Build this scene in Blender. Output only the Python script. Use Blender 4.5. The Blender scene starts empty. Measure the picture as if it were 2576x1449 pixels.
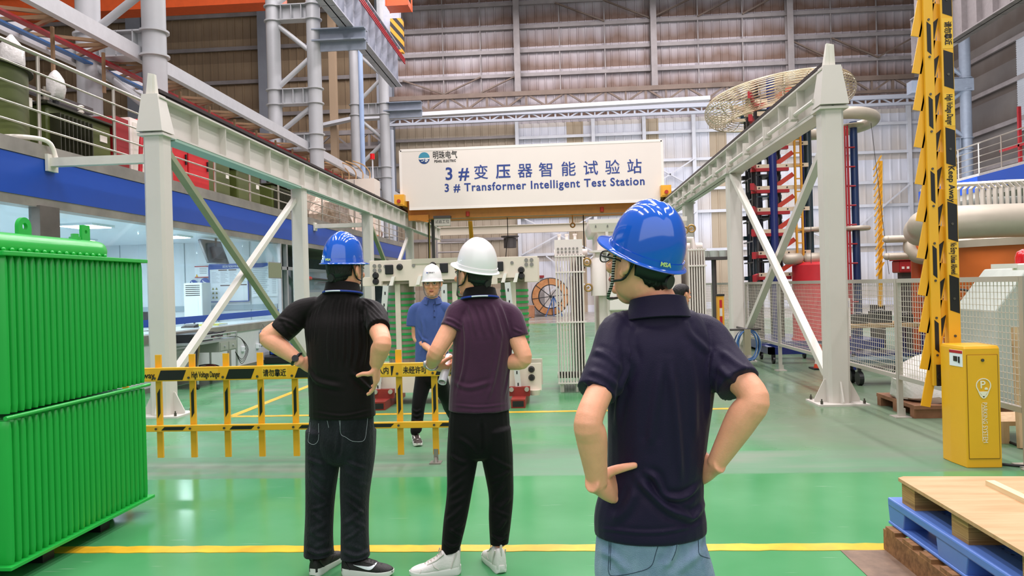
import bpy, math, random
import numpy as np
from mathutils import Vector, Matrix
SC = bpy.context.scene
COL = SC.collection
PI = math.pi

# ---------------- camera ----------------
CAM_H, FPX, YAW, PITCH, ROLL = 1.53, 1900.0, 0.066782, -0.000563, 0.027
def _axes():
    F = np.array([-math.sin(YAW) * math.cos(PITCH), math.cos(YAW) * math.cos(PITCH), math.sin(PITCH)])
    R = np.cross(F, [0, 0, 1]); R /= np.linalg.norm(R); U = np.cross(R, F)
    c, s = math.cos(ROLL), math.sin(ROLL)
    return F, c * R - s * U, s * R + c * U
AX = _axes()
cam_data = bpy.data.cameras.new('camera'); cam = bpy.data.objects.new('camera', cam_data); COL.objects.link(cam)
cam_data.sensor_width = 36.0; cam_data.lens = FPX / 2576 * 36.0; cam_data.clip_end = 300
_m = Matrix.Identity(4)
for i in range(3):
    _m[i][0], _m[i][1], _m[i][2] = AX[1][i], AX[2][i], -AX[0][i]
_m[2][3] = CAM_H
cam.matrix_world = _m
SC.camera = cam

# ---------------- daylight, skylights, added fill, exposure ----------------
SC.view_settings.view_transform = 'Standard'; SC.view_settings.look = 'None'
SC.view_settings.gamma = 1.0; SC.view_settings.exposure = 0.2; SC.view_settings.use_curve_mapping = False
world = bpy.data.worlds.new('overcast_sky'); SC.world = world; world.use_nodes = True
world.node_tree.nodes['Background'].inputs[0].default_value = (1.0, 0.945, 1.0, 1)
world.node_tree.nodes['Background'].inputs[1].default_value = 0.26
def area(name, loc, size, energy, rot=(0, 0, 0), color=(1, 1, 1)):
    d = bpy.data.lights.new(name, 'AREA'); d.shape = 'RECTANGLE'; d.size, d.size_y = size; d.energy = energy; d.color = color
    o = bpy.data.objects.new(name, d); COL.objects.link(o); o.location = loc; o.rotation_euler = rot
    return o
for sx in (-9.5, -5.0, 0.5, 6.0, 11.5):
    for k in range(5):
        area('skylight', (sx, 1.0 + k * 9.0, 17.5), (0.7, 6.5), 520, color=(1.0, 0.92, 0.95))
area('added_front_fill', (1.0, -3.8, 6.5), (16, 8), 480, (PI / 2, 0, 0), (1.0, 0.97, 1.0))  # added fill from behind the camera, brightens faces turned toward it
area('door_daylight', (13.0, 30.0, 5.5), (9, 9), 700, (PI / 2, 0, 0.0), (0.86, 0.92, 1.0))

# ---------------- pixel of the photo to a point on a plane of the hall ----------------
def _ray(px, py):
    F, R, U = AX
    return F * FPX + R * (px - 1288.0) - U * (py - 724.5)
_C = np.array([0, 0, CAM_H])
def onX(px, py, X): d = _ray(px, py); return _C + d * (X / d[0])
def onY(px, py, Y): d = _ray(px, py); return _C + d * (Y / d[1])
def onZ(px, py, Z=0.0): d = _ray(px, py); return _C + d * ((Z - CAM_H) / d[2])
# ---------------- materials ----------------
def lin(h):
    h = h.lstrip('#'); o = []
    for i in (0, 2, 4):
        c = int(h[i:i + 2], 16) / 255
        o.append(c / 12.92 if c <= .04045 else ((c + .055) / 1.055) ** 2.4)
    return o
_MATS = {}
def mat(name, hexc, rough=.5, metal=0., var=0., scale=6., bump=0., bscale=60., emit=0., coat=0., alt=None, spec=.5, detail=4, stretch=None):
    if name in _MATS: return _MATS[name]
    m = bpy.data.materials.new(name); m.use_nodes = True; nt = m.node_tree; b = nt.nodes['Principled BSDF']
    c = lin(hexc)
    b.inputs['Base Color'].default_value = (*c, 1); b.inputs['Roughness'].default_value = rough
    b.inputs['Metallic'].default_value = metal; b.inputs['Specular IOR Level'].default_value = spec
    b.inputs['Coat Weight'].default_value = coat; b.inputs['Coat Roughness'].default_value = .06
    if emit:
        b.inputs['Emission Color'].default_value = (*c, 1); b.inputs['Emission Strength'].default_value = emit
    if var or alt or bump:
        tc = nt.nodes.new('ShaderNodeTexCoord'); mp = nt.nodes.new('ShaderNodeMapping')
        nt.links.new(tc.outputs['Object'], mp.inputs[0])
        if stretch: mp.inputs['Scale'].default_value = stretch
    if var or alt:
        n = nt.nodes.new('ShaderNodeTexNoise'); n.inputs['Scale'].default_value = scale; n.inputs['Detail'].default_value = detail
        n.inputs['Roughness'].default_value = .62
        nt.links.new(mp.outputs[0], n.inputs['Vector'])
        r = nt.nodes.new('ShaderNodeValToRGB'); r.color_ramp.elements[0].position = .34; r.color_ramp.elements[1].position = .66
        c2 = lin(alt) if alt else [min(1, x * (1 + var)) for x in c]
        c1 = c if alt else [x * (1 - var) for x in c]
        r.color_ramp.elements[0].color = (*c1, 1); r.color_ramp.elements[1].color = (*c2, 1)
        nt.links.new(n.outputs[0], r.inputs[0]); nt.links.new(r.outputs[0], b.inputs['Base Color'])
    if bump:
        n2 = nt.nodes.new('ShaderNodeTexNoise'); n2.inputs['Scale'].default_value = bscale; n2.inputs['Detail'].default_value = 3
        nt.links.new(mp.outputs[0], n2.inputs['Vector'])
        bp = nt.nodes.new('ShaderNodeBump'); bp.inputs['Strength'].default_value = bump; bp.inputs['Distance'].default_value = .01
        nt.links.new(n2.outputs[0], bp.inputs['Height']); nt.links.new(bp.outputs[0], b.inputs['Normal'])
    _MATS[name] = m
    return m

# ---------------- mesh builder ----------------
def V3(p): return np.array(p, float)
def unit(v):
    v = V3(v); n = np.linalg.norm(v); return v / n if n > 1e-9 else v
def rotm(axis, ang): return np.array(Matrix.Rotation(ang, 3, Vector(axis)))
class MB:
    def __init__(s): s.v = []; s.f = []; s.m = []; s.mi = 0
    def add(s, vs, fs):
        b = len(s.v); s.v += [tuple(map(float, p)) for p in vs]; s.f += [[i + b for i in f] for f in fs]; s.m += [s.mi] * len(fs); return s
    def hexa(s, p): return s.add(p, [(0, 3, 2, 1), (4, 5, 6, 7), (0, 1, 5, 4), (1, 2, 6, 5), (2, 3, 7, 6), (3, 0, 4, 7)])
    def box(s, a, b):
        (x0, y0, z0), (x1, y1, z1) = a, b
        x0, x1 = min(x0, x1), max(x0, x1); y0, y1 = min(y0, y1), max(y0, y1); z0, z1 = min(z0, z1), max(z0, z1)
        return s.hexa([(x0, y0, z0), (x1, y0, z0), (x1, y1, z0), (x0, y1, z0), (x0, y0, z1), (x1, y0, z1), (x1, y1, z1), (x0, y1, z1)])
    def cbox(s, c, sz, R=None):
        c = V3(c); h = V3(sz) / 2; R = np.eye(3) if R is None else R
        return s.hexa([c + R @ (h * V3(k)) for k in ((-1, -1, -1), (1, -1, -1), (1, 1, -1), (-1, 1, -1), (-1, -1, 1), (1, -1, 1), (1, 1, 1), (-1, 1, 1))])
    def frame(s, p, q, up):
        t = unit(V3(q) - V3(p)); a = np.cross(t, unit(up))
        if np.linalg.norm(a) < 1e-4: a = np.cross(t, (1, 0, 0)) if abs(t[0]) < .9 else np.cross(t, (0, 1, 0))
        a = unit(a); return t, a, np.cross(a, t)
    def bar(s, p, q, w, h, up=(0, 0, 1)):
        p, q = V3(p), V3(q); t, a, u = s.frame(p, q, up); a = a * w / 2; u = u * h / 2
        return s.hexa([p - a - u, p + a - u, q + a - u, q - a - u, p - a + u, p + a + u, q + a + u, q - a + u])
    def ibeam(s, p, q, h, w, tf=.02, tw=.015, up=(0, 0, 1)):
        p, q = V3(p), V3(q); t, a, u = s.frame(p, q, up)
        for k in (-1, 1): s.bar(p + u * k * (h - tf) / 2, q + u * k * (h - tf) / 2, w, tf, up)
        return s.bar(p, q, tw, h - 2 * tf, up)
    def tube(s, pts, r, n=8, closed=False, cap=True, up=None):
        pts = [V3(p) for p in pts]; N = len(pts); r = [r] * N if np.isscalar(r) else r
        T = [unit(pts[(i + 1) % N if closed else min(i + 1, N - 1)] - pts[i - 1 if (i or closed) else 0]) for i in range(N)]
        a = np.cross(T[0], up if up is not None else ((0, 0, 1) if abs(T[0][2]) < .9 else (1, 0, 0))); a = unit(a); vs = []
        for i in range(N):
            a = unit(a - T[i] * (a @ T[i])); b = np.cross(T[i], a)
            vs += [pts[i] + r[i] * (math.cos(2 * PI * k / n) * a + math.sin(2 * PI * k / n) * b) for k in range(n)]
        fs = []
        for i in range(N if closed else N - 1):
            j = (i + 1) % N
            fs += [(i * n + k, i * n + (k + 1) % n, j * n + (k + 1) % n, j * n + k) for k in range(n)]
        if cap and not closed: fs += [tuple(range(n))[::-1], tuple((N - 1) * n + k for k in range(n))]
        return s.add(vs, fs)
    def cyl(s, p, q, r, r2=None, n=16): return s.tube([p, q], [r, r if r2 is None else r2], n)
    def lathe(s, prof, c=(0, 0, 0), n=24, R=None, arc=None):
        c = V3(c); R = np.eye(3) if R is None else R; vs = []; fs = []; m = len(prof)
        for i in range(n):
            a = 2 * PI * i / n
            vs += [c + R @ V3((p[0] * math.cos(a), p[0] * math.sin(a), p[1])) for p in prof]
        for i in range(n):
            j = (i + 1) % n
            fs += [(i * m + k, j * m + k, j * m + k + 1, i * m + k + 1) for k in range(m - 1)]
        fs += [tuple(i * m for i in range(n))[::-1], tuple(i * m + m - 1 for i in range(n))]
        return s.add(vs, fs)
    def prism(s, poly, vec):
        n = len(poly); vec = V3(vec); a = [V3(p) for p in poly]
        return s.add(a + [p + vec for p in a], [tuple(range(n))[::-1], tuple(range(n, 2 * n))] + [(i, (i + 1) % n, n + (i + 1) % n, n + i) for i in range(n)])
    def torus(s, c, R, r, n=32, m=12, M=None, sy=1.):
        c = V3(c); M = np.eye(3) if M is None else M
        pts = [c + M @ V3((R * math.cos(2 * PI * i / n), R * sy * math.sin(2 * PI * i / n), 0)) for i in range(n)]
        return s.tube(pts, r, m, True, up=M @ V3((0, 0, 1)))
    def ell(s, c, rad, R=None, n=16, m=10):
        c = V3(c); rad = V3(rad); R = np.eye(3) if R is None else R; vs = []; fs = []
        for j in range(1, m):
            t = PI * j / m
            vs += [c + R @ (rad * V3((math.sin(t) * math.cos(2 * PI * i / n), math.sin(t) * math.sin(2 * PI * i / n), math.cos(t)))) for i in range(n)]
        vs += [c + R @ (rad * V3((0, 0, 1))), c + R @ (rad * V3((0, 0, -1)))]; T = (m - 1) * n
        for j in range(m - 2): fs += [(j * n + i, (j + 1) * n + i, (j + 1) * n + (i + 1) % n, j * n + (i + 1) % n) for i in range(n)]
        fs += [(T, i, (i + 1) % n) for i in range(n)] + [((m - 2) * n + (i + 1) % n, (m - 2) * n + i, T + 1) for i in range(n)]
        return s.add(vs, fs)
    def loft(s, rings):
        n = len(rings[0]); vs = [p for r in rings for p in r]; fs = []
        for i in range(len(rings) - 1):
            fs += [(i * n + k, i * n + (k + 1) % n, (i + 1) * n + (k + 1) % n, (i + 1) * n + k) for k in range(n)]
        fs += [tuple(range(n))[::-1], tuple((len(rings) - 1) * n + k for k in range(n))]
        return s.add(vs, fs)
    def surf(s, grid, thick=0):
        """grid[i][j] of points, one sided sheet"""
        n, m = len(grid), len(grid[0]); vs = [p for r in grid for p in r]
        return s.add(vs, [(i * m + j, i * m + j + 1, (i + 1) * m + j + 1, (i + 1) * m + j) for i in range(n - 1) for j in range(m - 1)])
    def data(s, name, off):
        me = bpy.data.meshes.new(name); me.from_pydata([(x - off[0], y - off[1], z - off[2]) for x, y, z in s.v], [], s.f)
        if any(s.m): me.polygons.foreach_set('material_index', s.m)
        return me
    def build(s, name, mats, parent=None, smooth=None, bevel=0, loc=None):
        off = V3(parent['_o']) if parent is not None else (V3(loc) if loc is not None else V3((0, 0, 0)))
        me = s.data(name, off)
        for x in (mats if isinstance(mats, (list, tuple)) else [mats]): me.materials.append(x)
        if smooth: smooth_mesh(me, smooth)
        o = bpy.data.objects.new(name, me); COL.objects.link(o); o['_o'] = list(map(float, off))
        if parent is not None: o.parent = parent
        else: o.location = off
        if bevel:
            b = o.modifiers.new('bevel', 'BEVEL'); b.width = bevel; b.segments = 2; b.limit_method = 'ANGLE'; b.angle_limit = math.radians(40)
        return o
def smooth_mesh(me, ang=40):
    me.polygons.foreach_set('use_smooth', [True] * len(me.polygons))
    if ang < 180: me.set_sharp_from_angle(angle=math.radians(ang))
def tag(o, label=None, cat=None, group=None, kind=None):
    for k, v in (('label', label), ('category', cat), ('group', group), ('kind', kind)):
        if v: o[k] = v
    return o
def thing(name, label, cat, loc, group=None):
    o = bpy.data.objects.new(name, None); COL.objects.link(o); o.location = V3(loc); o['_o'] = list(map(float, loc)); o.empty_display_size = .1
    return tag(o, label, cat, group)
def struct(o): o['kind'] = 'structure'; return o
def copy_tree(o, parent=None):
    c = o.copy(); COL.objects.link(c)
    if parent is not None: c.parent = parent
    for ch in list(o.children): copy_tree(ch, c)
    return c
def eval_mesh(o):
    dg = bpy.context.evaluated_depsgraph_get(); dg.update()
    return bpy.data.meshes.new_from_object(o.evaluated_get(dg))
def text(body, size, origin, xdir, ydir, m, name, parent, bold=0., align='CENTER', depth=.002, xs=1., spacing=1., valign='CENTER'):
    cu = bpy.data.curves.new('t', 'FONT'); cu.body = body; cu.size = size; cu.align_x = align; cu.align_y = valign
    cu.offset = bold; cu.extrude = depth / 2; cu.space_character = spacing; cu.resolution_u = 3
    t = bpy.data.objects.new('t', cu); COL.objects.link(t); me = eval_mesh(t); bpy.data.objects.remove(t); bpy.data.curves.remove(cu)
    x = unit(xdir); y = unit(ydir); z = np.cross(x, y); off = V3(origin) - V3(parent['_o'])
    n = len(me.vertices); co = np.empty(n * 3); me.vertices.foreach_get('co', co); co = co.reshape(-1, 3)
    w = off + co[:, :1] * xs * x + co[:, 1:2] * y + (co[:, 2:] + depth / 2) * z
    me.vertices.foreach_set('co', w.ravel()); me.materials.clear(); me.materials.append(m); me.name = name
    o = bpy.data.objects.new(name, me); COL.objects.link(o); o.parent = parent; o['_o'] = parent['_o']
    return o
def crom(pts, k=6):
    """Catmull-Rom through rows of numbers"""
    P = [np.array(p, float) for p in pts]; P = [2 * P[0] - P[1]] + P + [2 * P[-1] - P[-2]]; out = []
    for i in range(1, len(P) - 2):
        for j in range(k):
            t = j / k; a, b, c, d = P[i - 1], P[i], P[i + 1], P[i + 2]
            out.append(.5 * (2 * b + (c - a) * t + (2 * a - 5 * b + 4 * c - d) * t * t + (3 * b - a - 3 * c + d) * t ** 3))
    out.append(P[-2]); return out
# ---------------- floor ----------------
def floor_mat():
    m = bpy.data.materials.new('green_epoxy_floor'); m.use_nodes = True; nt = m.node_tree; N = nt.nodes; L = nt.links; b = N['Principled BSDF']
    tc = N.new('ShaderNodeTexCoord'); sep = N.new('ShaderNodeSeparateXYZ'); L.new(tc.outputs['Object'], sep.inputs[0])
    def noise(scale, det=4, vec=None, st=None):
        n = N.new('ShaderNodeTexNoise'); n.inputs['Scale'].default_value = scale; n.inputs['Detail'].default_value = det
        if st:
            mp = N.new('ShaderNodeMapping'); mp.inputs['Scale'].default_value = st; L.new(tc.outputs['Object'], mp.inputs[0]); L.new(mp.outputs[0], n.inputs['Vector'])
        else: L.new(tc.outputs['Object'], n.inputs['Vector'])
        return n.outputs[0]
    def math_(op, a, c):
        n = N.new('ShaderNodeMath'); n.operation = op
        for i, x in enumerate((a, c)):
            if isinstance(x, (int, float)): n.inputs[i].default_value = x
            else: L.new(x, n.inputs[i])
        return n.outputs[0]
    def ramp(x, stops):
        r = N.new('ShaderNodeValToRGB'); e = r.color_ramp.elements
        while len(e) < len(stops): e.new(.5)
        for k, (p, c) in enumerate(stops): e[k].position = p; e[k].color = (*lin(c), 1)
        L.new(x, r.inputs[0]); return r.outputs[0]
    def mix(f, a, c):
        n = N.new('ShaderNodeMix'); n.data_type = 'RGBA'; L.new(f, n.inputs[0])
        for i, x in ((6, a), (7, c)):
            if isinstance(x, str): n.inputs[i].default_value = (*lin(x), 1)
            else: L.new(x, n.inputs[i])
        return n.outputs[2]
    def band(x, lo, hi, soft):      # 1 between lo and hi
        a = N.new('ShaderNodeMapRange'); a.inputs[1].default_value = lo - soft; a.inputs[2].default_value = lo + soft; L.new(x, a.inputs[0])
        c = N.new('ShaderNodeMapRange'); c.inputs[1].default_value = hi - soft; c.inputs[2].default_value = hi + soft; c.inputs[3].default_value = 1; c.inputs[4].default_value = 0; L.new(x, c.inputs[0])
        return math_('MULTIPLY', a.outputs[0], c.outputs[0])
    y = sep.outputs[1]; x = sep.outputs[0]
    green = ramp(noise(.8, 5), [(.3, '#3A8850'), (.7, '#559A66')])
    worn = ramp(noise(1.3, 6, st=(.35, 1.6, 1)), [(.32, '#6B7468'), (.52, '#5C8466'), (.7, '#83847A')])
    yw = math_('ADD', y, math_('MULTIPLY', math_('SUBTRACT', noise(.9, 4), .5), 1.1))
    lane = band(y, 6.12, 6.95, .03)
    old = math_('MULTIPLY', band(yw, 6.5, 60, .35), ramp(noise(.55, 4), [(.38, '#333333'), (.62, '#FFFFFF')]))
    w = math_('MAXIMUM', math_('MULTIPLY', lane, .85), math_('MULTIPLY', old, .85))
    c = mix(w, green, worn)
    right = math_('MULTIPLY', band(math_('ADD', x, math_('MULTIPLY', noise(1.1), .5)), 2.2, 60, .5), band(yw, 6.9, 60, .5))
    c = mix(math_('MULTIPLY', right, .75), c, '#6C7864')
    c = mix(band(y, 31.5, 90, .1), c, '#8F8A82')
    scr = ramp(noise(9, 2, st=(.25, 3.2, 1)), [(.70, '#000000'), (.735, '#FFFFFF')])
    c = mix(math_('MULTIPLY', scr, .16), c, '#D5DDD0')
    L.new(c, b.inputs['Base Color'])
    rr = N.new('ShaderNodeMapRange'); rr.inputs[3].default_value = .13; rr.inputs[4].default_value = .42; L.new(w, rr.inputs[0])
    L.new(math_('ADD', rr.outputs[0], math_('MULTIPLY', noise(2.5, 4), .08)), b.inputs['Roughness'])
    bp = N.new('ShaderNodeBump'); bp.inputs['Strength'].default_value = .05; bp.inputs['Distance'].default_value = .02
    L.new(noise(3.0, 3), bp.inputs['Height']); L.new(bp.outputs[0], b.inputs['Normal'])
    b.inputs['Specular IOR Level'].default_value = .28
    return m
mb = MB(); mb.box((-34, -4, -.2), (24, 46, 0)); struct(mb.build('floor', floor_mat()))
YPAINT = mat('floor_yellow_paint', '#E9B52C', .3, var=.18, scale=4)
def painted(name, poly, m=YPAINT):
    b = MB(); b.prism([(*p, .0005) for p in poly], (0, 0, .0025)); return struct(b.build(name, m))
rng = random.Random(4)
def ragged(y0, y1, x0, x1, step=.07, amp=.006):
    n = int((x1 - x0) / step); a = [(x0 + k * step, y0 + rng.uniform(-amp, amp)) for k in range(n + 1)]
    c = [(x0 + k * step, y1 + rng.uniform(-amp, amp)) for k in range(n + 1)]
    return a + c[::-1]
painted('floor_line', ragged(4.365, 4.475, -6, 1.95))
painted('floor_line', ragged(9.20, 9.30, -4.2, 2.35))
painted('floor_line', [(-4.26, 9.3), (-4.16, 9.3), (-4.16, 24), (-4.26, 24)])
painted('floor_plate', [(1.52, 4.36), (2.7, 4.36), (2.7, 2.9), (1.52, 2.9)], mat('rusted_steel_plate', '#6E5B4C', .55, .3, alt='#86705C', scale=9))

# ---------------- cladding ----------------
def clad_mat(name, c1, c2, rust_shade, z0, pitch, amt):
    """trapezoid sheet with bands of rust and painted shade above every girt"""
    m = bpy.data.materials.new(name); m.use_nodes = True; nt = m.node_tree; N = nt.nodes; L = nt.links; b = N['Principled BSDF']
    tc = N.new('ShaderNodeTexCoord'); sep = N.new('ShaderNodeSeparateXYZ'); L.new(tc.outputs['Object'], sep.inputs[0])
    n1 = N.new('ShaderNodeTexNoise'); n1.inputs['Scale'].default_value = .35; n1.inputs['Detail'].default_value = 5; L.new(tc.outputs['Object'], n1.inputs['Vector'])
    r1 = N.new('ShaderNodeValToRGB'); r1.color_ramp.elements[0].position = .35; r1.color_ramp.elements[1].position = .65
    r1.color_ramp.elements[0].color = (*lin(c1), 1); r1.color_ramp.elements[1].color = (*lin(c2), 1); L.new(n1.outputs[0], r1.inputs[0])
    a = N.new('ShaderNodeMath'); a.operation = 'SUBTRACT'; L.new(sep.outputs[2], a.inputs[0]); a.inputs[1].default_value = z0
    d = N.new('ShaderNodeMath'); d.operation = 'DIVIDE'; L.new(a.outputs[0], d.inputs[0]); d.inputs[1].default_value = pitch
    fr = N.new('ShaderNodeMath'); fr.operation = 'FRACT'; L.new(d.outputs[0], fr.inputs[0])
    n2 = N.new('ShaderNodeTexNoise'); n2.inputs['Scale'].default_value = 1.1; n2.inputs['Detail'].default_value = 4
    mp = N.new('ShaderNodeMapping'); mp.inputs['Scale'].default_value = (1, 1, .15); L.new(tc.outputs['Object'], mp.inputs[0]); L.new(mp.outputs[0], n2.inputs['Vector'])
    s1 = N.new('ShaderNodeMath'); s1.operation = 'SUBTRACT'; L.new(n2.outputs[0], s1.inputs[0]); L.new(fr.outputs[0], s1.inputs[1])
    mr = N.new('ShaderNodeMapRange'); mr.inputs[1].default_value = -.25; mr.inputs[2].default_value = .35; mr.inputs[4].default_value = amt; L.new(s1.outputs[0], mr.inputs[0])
    mx = N.new('ShaderNodeMix'); mx.data_type = 'RGBA'; L.new(mr.outputs[0], mx.inputs[0]); L.new(r1.outputs[0], mx.inputs[6]); mx.inputs[7].default_value = (*lin(rust_shade), 1)  # the band colour mixes rust with painted shade
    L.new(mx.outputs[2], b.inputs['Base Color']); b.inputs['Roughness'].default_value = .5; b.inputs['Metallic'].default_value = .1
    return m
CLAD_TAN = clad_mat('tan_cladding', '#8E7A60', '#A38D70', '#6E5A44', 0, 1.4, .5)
CLAD_UP = clad_mat('grey_cladding', '#A29B9F', '#BBB5BA', '#694C38', 10.04, 1.37, .9)  # weaker light on the upper wall is put into this darker tone
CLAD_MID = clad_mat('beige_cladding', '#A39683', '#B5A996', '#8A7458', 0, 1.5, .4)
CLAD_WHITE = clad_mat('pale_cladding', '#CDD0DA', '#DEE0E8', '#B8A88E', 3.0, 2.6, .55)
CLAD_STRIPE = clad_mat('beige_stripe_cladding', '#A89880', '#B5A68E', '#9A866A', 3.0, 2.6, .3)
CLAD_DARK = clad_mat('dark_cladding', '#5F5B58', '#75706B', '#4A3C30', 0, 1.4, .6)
def corrugated(name, x0, x1, z0, z1, Y, mats, pick, pitch=.48, rib=.07, d=.045):
    """sheet in the plane Y, ribs standing toward the hall; pick(x) gives the slot"""
    b = MB(); x = x0
    while x < x1 - 1e-6:
        xe = min(x + pitch, x1); b.mi = pick((x + xe) / 2)
        p = [(x, Y), (xe - rib * 1.6, Y), (xe - rib * 1.3, Y - d), (xe - rib * .3, Y - d), (xe, Y)]
        n = len(p); b.add([(q[0], q[1], z0) for q in p] + [(q[0], q[1], z1) for q in p] , [(k, k + 1, n + k + 1, n + k) for k in range(n - 1)])
        x = xe
    return struct(b.build(name, mats))
ZT = 11.05
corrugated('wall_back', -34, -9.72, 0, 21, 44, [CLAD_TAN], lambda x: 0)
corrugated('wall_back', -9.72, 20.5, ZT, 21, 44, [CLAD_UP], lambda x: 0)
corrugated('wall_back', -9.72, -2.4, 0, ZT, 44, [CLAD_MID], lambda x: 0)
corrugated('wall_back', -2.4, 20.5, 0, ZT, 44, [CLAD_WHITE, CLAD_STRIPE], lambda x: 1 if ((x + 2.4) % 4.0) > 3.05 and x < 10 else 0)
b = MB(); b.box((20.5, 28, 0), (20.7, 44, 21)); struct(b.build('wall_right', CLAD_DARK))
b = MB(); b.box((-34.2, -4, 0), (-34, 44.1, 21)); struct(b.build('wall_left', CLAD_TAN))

STEEL_UP = mat('grey_brown_steel', '#908A89', .55, .2, var=.14, scale=1.2)
STEEL_BR = mat('brown_steel', '#74655A', .6, .2, var=.15, scale=1.2)
STEEL_W = mat('pale_steel', '#CFD2D8', .5, .1, var=.06, scale=1.2)
STEEL_G = mat('grey_steel_paint', '#B4B6B8', .42, .1, var=.05, scale=.9)
STEEL_D = mat('dark_steel', '#4A4644', .6, .2)
def sbar(name, p, q, w, h, m, up=(0, 0, 1)):
    b = MB(); b.bar(p, q, w, h, up); return struct(b.build(name, m))
for k, z in enumerate((12.8, 13.84, 15.23, 16.62, 18.0, 19.4)):
    sbar('wall_girt', (-9.7, 43.82, z), (20.4, 43.82, z), .16, .20, STEEL_UP)
for z in (2.9, 4.4, 5.9, 7.4, 8.9, 10.3):
    sbar('wall_girt', (-9.7, 43.85, z), (-2.4, 43.85, z), .12, .16, STEEL_UP)
for z in (3.4, 5.6, 6.9, 8.6, 10.2):
    sbar('wall_girt', (-2.4, 43.85, z), (20.4, 43.85, z), .12, .16, STEEL_W)
for z in (4.2, 6.3, 8.2, 10.2, 12.2, 14.2, 16.2, 18.2):
    sbar('wall_girt', (-33, 43.84, z), (-9.7, 43.84, z), .14, .22, STEEL_UP)
for x in (-2.25, 5.55, 13.15):
    b = MB(); b.ibeam((x, 43.6, 12.4), (x, 43.6, 21), .5, .34, .03, .03, (0, 1, 0)); struct(b.build('wall_column', STEEL_UP))
for x in (-25, -17, -10):
    b = MB(); b.ibeam((x, 43.5, 0), (x, 43.5, 21), .6, .9, .04, .04, (0, 1, 0)); struct(b.build('wall_column', mat('blue_grey_steel', '#8A8F98', .5, .15, var=.08, scale=.8)))
for x in (-6.6, -4.4, 0.2, 2.8, 8.1, 10.6, 15.5, 18.0):
    sbar('sag_rod', (x, 43.8, 12.5), (x, 43.8, 20), .06, .06, STEEL_UP, (0, 1, 0))
for x in (-2.4, 2.0, 4.9, 7.7, 11.5, 15.6, 19.6):
    b = MB(); b.ibeam((x, 43.75, 0), (x, 43.75, 11.2), .22, .20, .02, .02, (0, 1, 0)); struct(b.build('wall_post', STEEL_W))
for (xa, za, xb, zb) in ((-6.6, 12.9, -9, 13.8), (-6.6, 12.9, -4.4, 13.8), (-4.4, 12.9, -2.3, 13.8), (0, 17.9, 2.8, 16.7), (2.8, 17.9, 5.5, 16.7), (5.6, 16.8, 8.1, 17.9), (8.1, 16.7, 10.6, 17.9), (10.6, 16.7, 13, 17.9),
                         (13.2, 15.1, 15.5, 13.9), (15.5, 15.1, 18, 13.9), (18, 13.9, 20.3, 15.1)):
    sbar('wall_brace', (xa, 43.7, za), (xb, 43.7, zb), .08, .1, STEEL_BR, (0, 1, 0))
for (xa, za, xb, zb) in ((-2.3, 5.6, 2, 3.4), (-2.3, 3.4, 2, 5.6), (4.9, 6.9, 7.7, 8.6), (4.9, 8.6, 7.7, 6.9), (2, 6.9, 4.9, 8.6), (2, 8.6, 4.9, 6.9), (4.9, 3.4, 7.7, 5.6), (7.7, 3.4, 4.9, 5.6),
                         (-0.9, 1.1, 1.9, 3.3), (-0.9, 3.3, 1.9, 1.1), (15.7, 3.6, 19.5, 6.7), (11.6, 5.4, 15.5, 3.5)):
    sbar('wall_brace', (xa, 43.65, za), (xb, 43.65, zb), .07, .12, STEEL_W, (0, 1, 0))
def truss(name, x0, x1, Y, z0, z1, n, m, ch=.16, wb=.1):
    b = MB(); b.bar((x0, Y, z1), (x1, Y, z1), .2, ch * 1.6); b.bar((x0, Y, z0), (x1, Y, z0), .2, ch); d = (x1 - x0) / n
    for k in range(n):
        x = x0 + k * d
        b.bar((x, Y, z0), (x, Y, z1), wb, wb, (0, 1, 0)); b.bar((x, Y, z0), (x + d / 2, Y, z1), wb, wb, (0, 1, 0)); b.bar((x + d / 2, Y, z1), (x + d, Y, z0), wb, wb, (0, 1, 0))
        b.bar((x + d / 2, Y, z0), (x + d / 2, Y, z1), wb * 1.4, wb, (0, 1, 0))
    return struct(b.build(name, m))
truss('wall_truss', -9.6, 19.5, 42.8, 11.75, 12.5, 13, STEEL_BR)
truss('wall_truss', -9.6, 19.5, 42.0, 10.85, 11.25, 20, mat('blue_white_steel', '#A9AEB8', .5, .1), .14, .07)
truss('wall_truss', -33, -9.8, 42.8, 9.8, 10.7, 11, STEEL_UP)
# white services tray in front of the trusses
b = MB(); b.bar((-11.2, 40.5, 10.95), (8.0, 40.5, 11.22), .5, .2); b.bar((-11.2, 40.5, 10.95), (-13.2, 40.5, 10.6), .5, .16); struct(b.build('services_tray', STEEL_W))

# ---------------- lattice columns of the hall ----------------
COLM = STEEL_G
def lattice_column(x1, x2, Y, plates, z0=0, z1=20.5, r=.235):
    b = MB(); b.cyl((x1, Y, z0), (x1, Y, z1), r, n=20); b.cyl((x2, Y, z0), (x2, Y, z1), r, n=20)
    for zp in plates:
        for z in (zp, zp + .5):
            for x in (x1, x2): b.cyl((x, Y, z - .02), (x, Y, z + .02), r + .06, n=20)
            b.box((x2, Y - .2, z - .015), (x1, Y + .2, z + .015))
        b.box((x2, Y - .015, zp), (x1, Y + .015, zp + .5))
        for k in range(1, 4):
            x = x2 + (x1 - x2) * k / 4; b.box((x - .01, Y - .2, zp), (x + .01, Y + .2, zp + .5))
    zs = sorted(plates)
    for a, c in zip(zs[:-1], zs[1:]):
        n = max(1, round((c - a - .5) / 1.05)); h = (c - a - .5) / n
        for k in range(n):
            za = a + .5 + k * h
            p, q = ((x1, za), (x2, za + h)) if k % 2 else ((x2, za), (x1, za + h))
            b.cyl((p[0], Y, p[1]), (q[0], Y, q[1]), .085, n=10)
    return struct(b.build('column', COLM, smooth=40))
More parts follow.
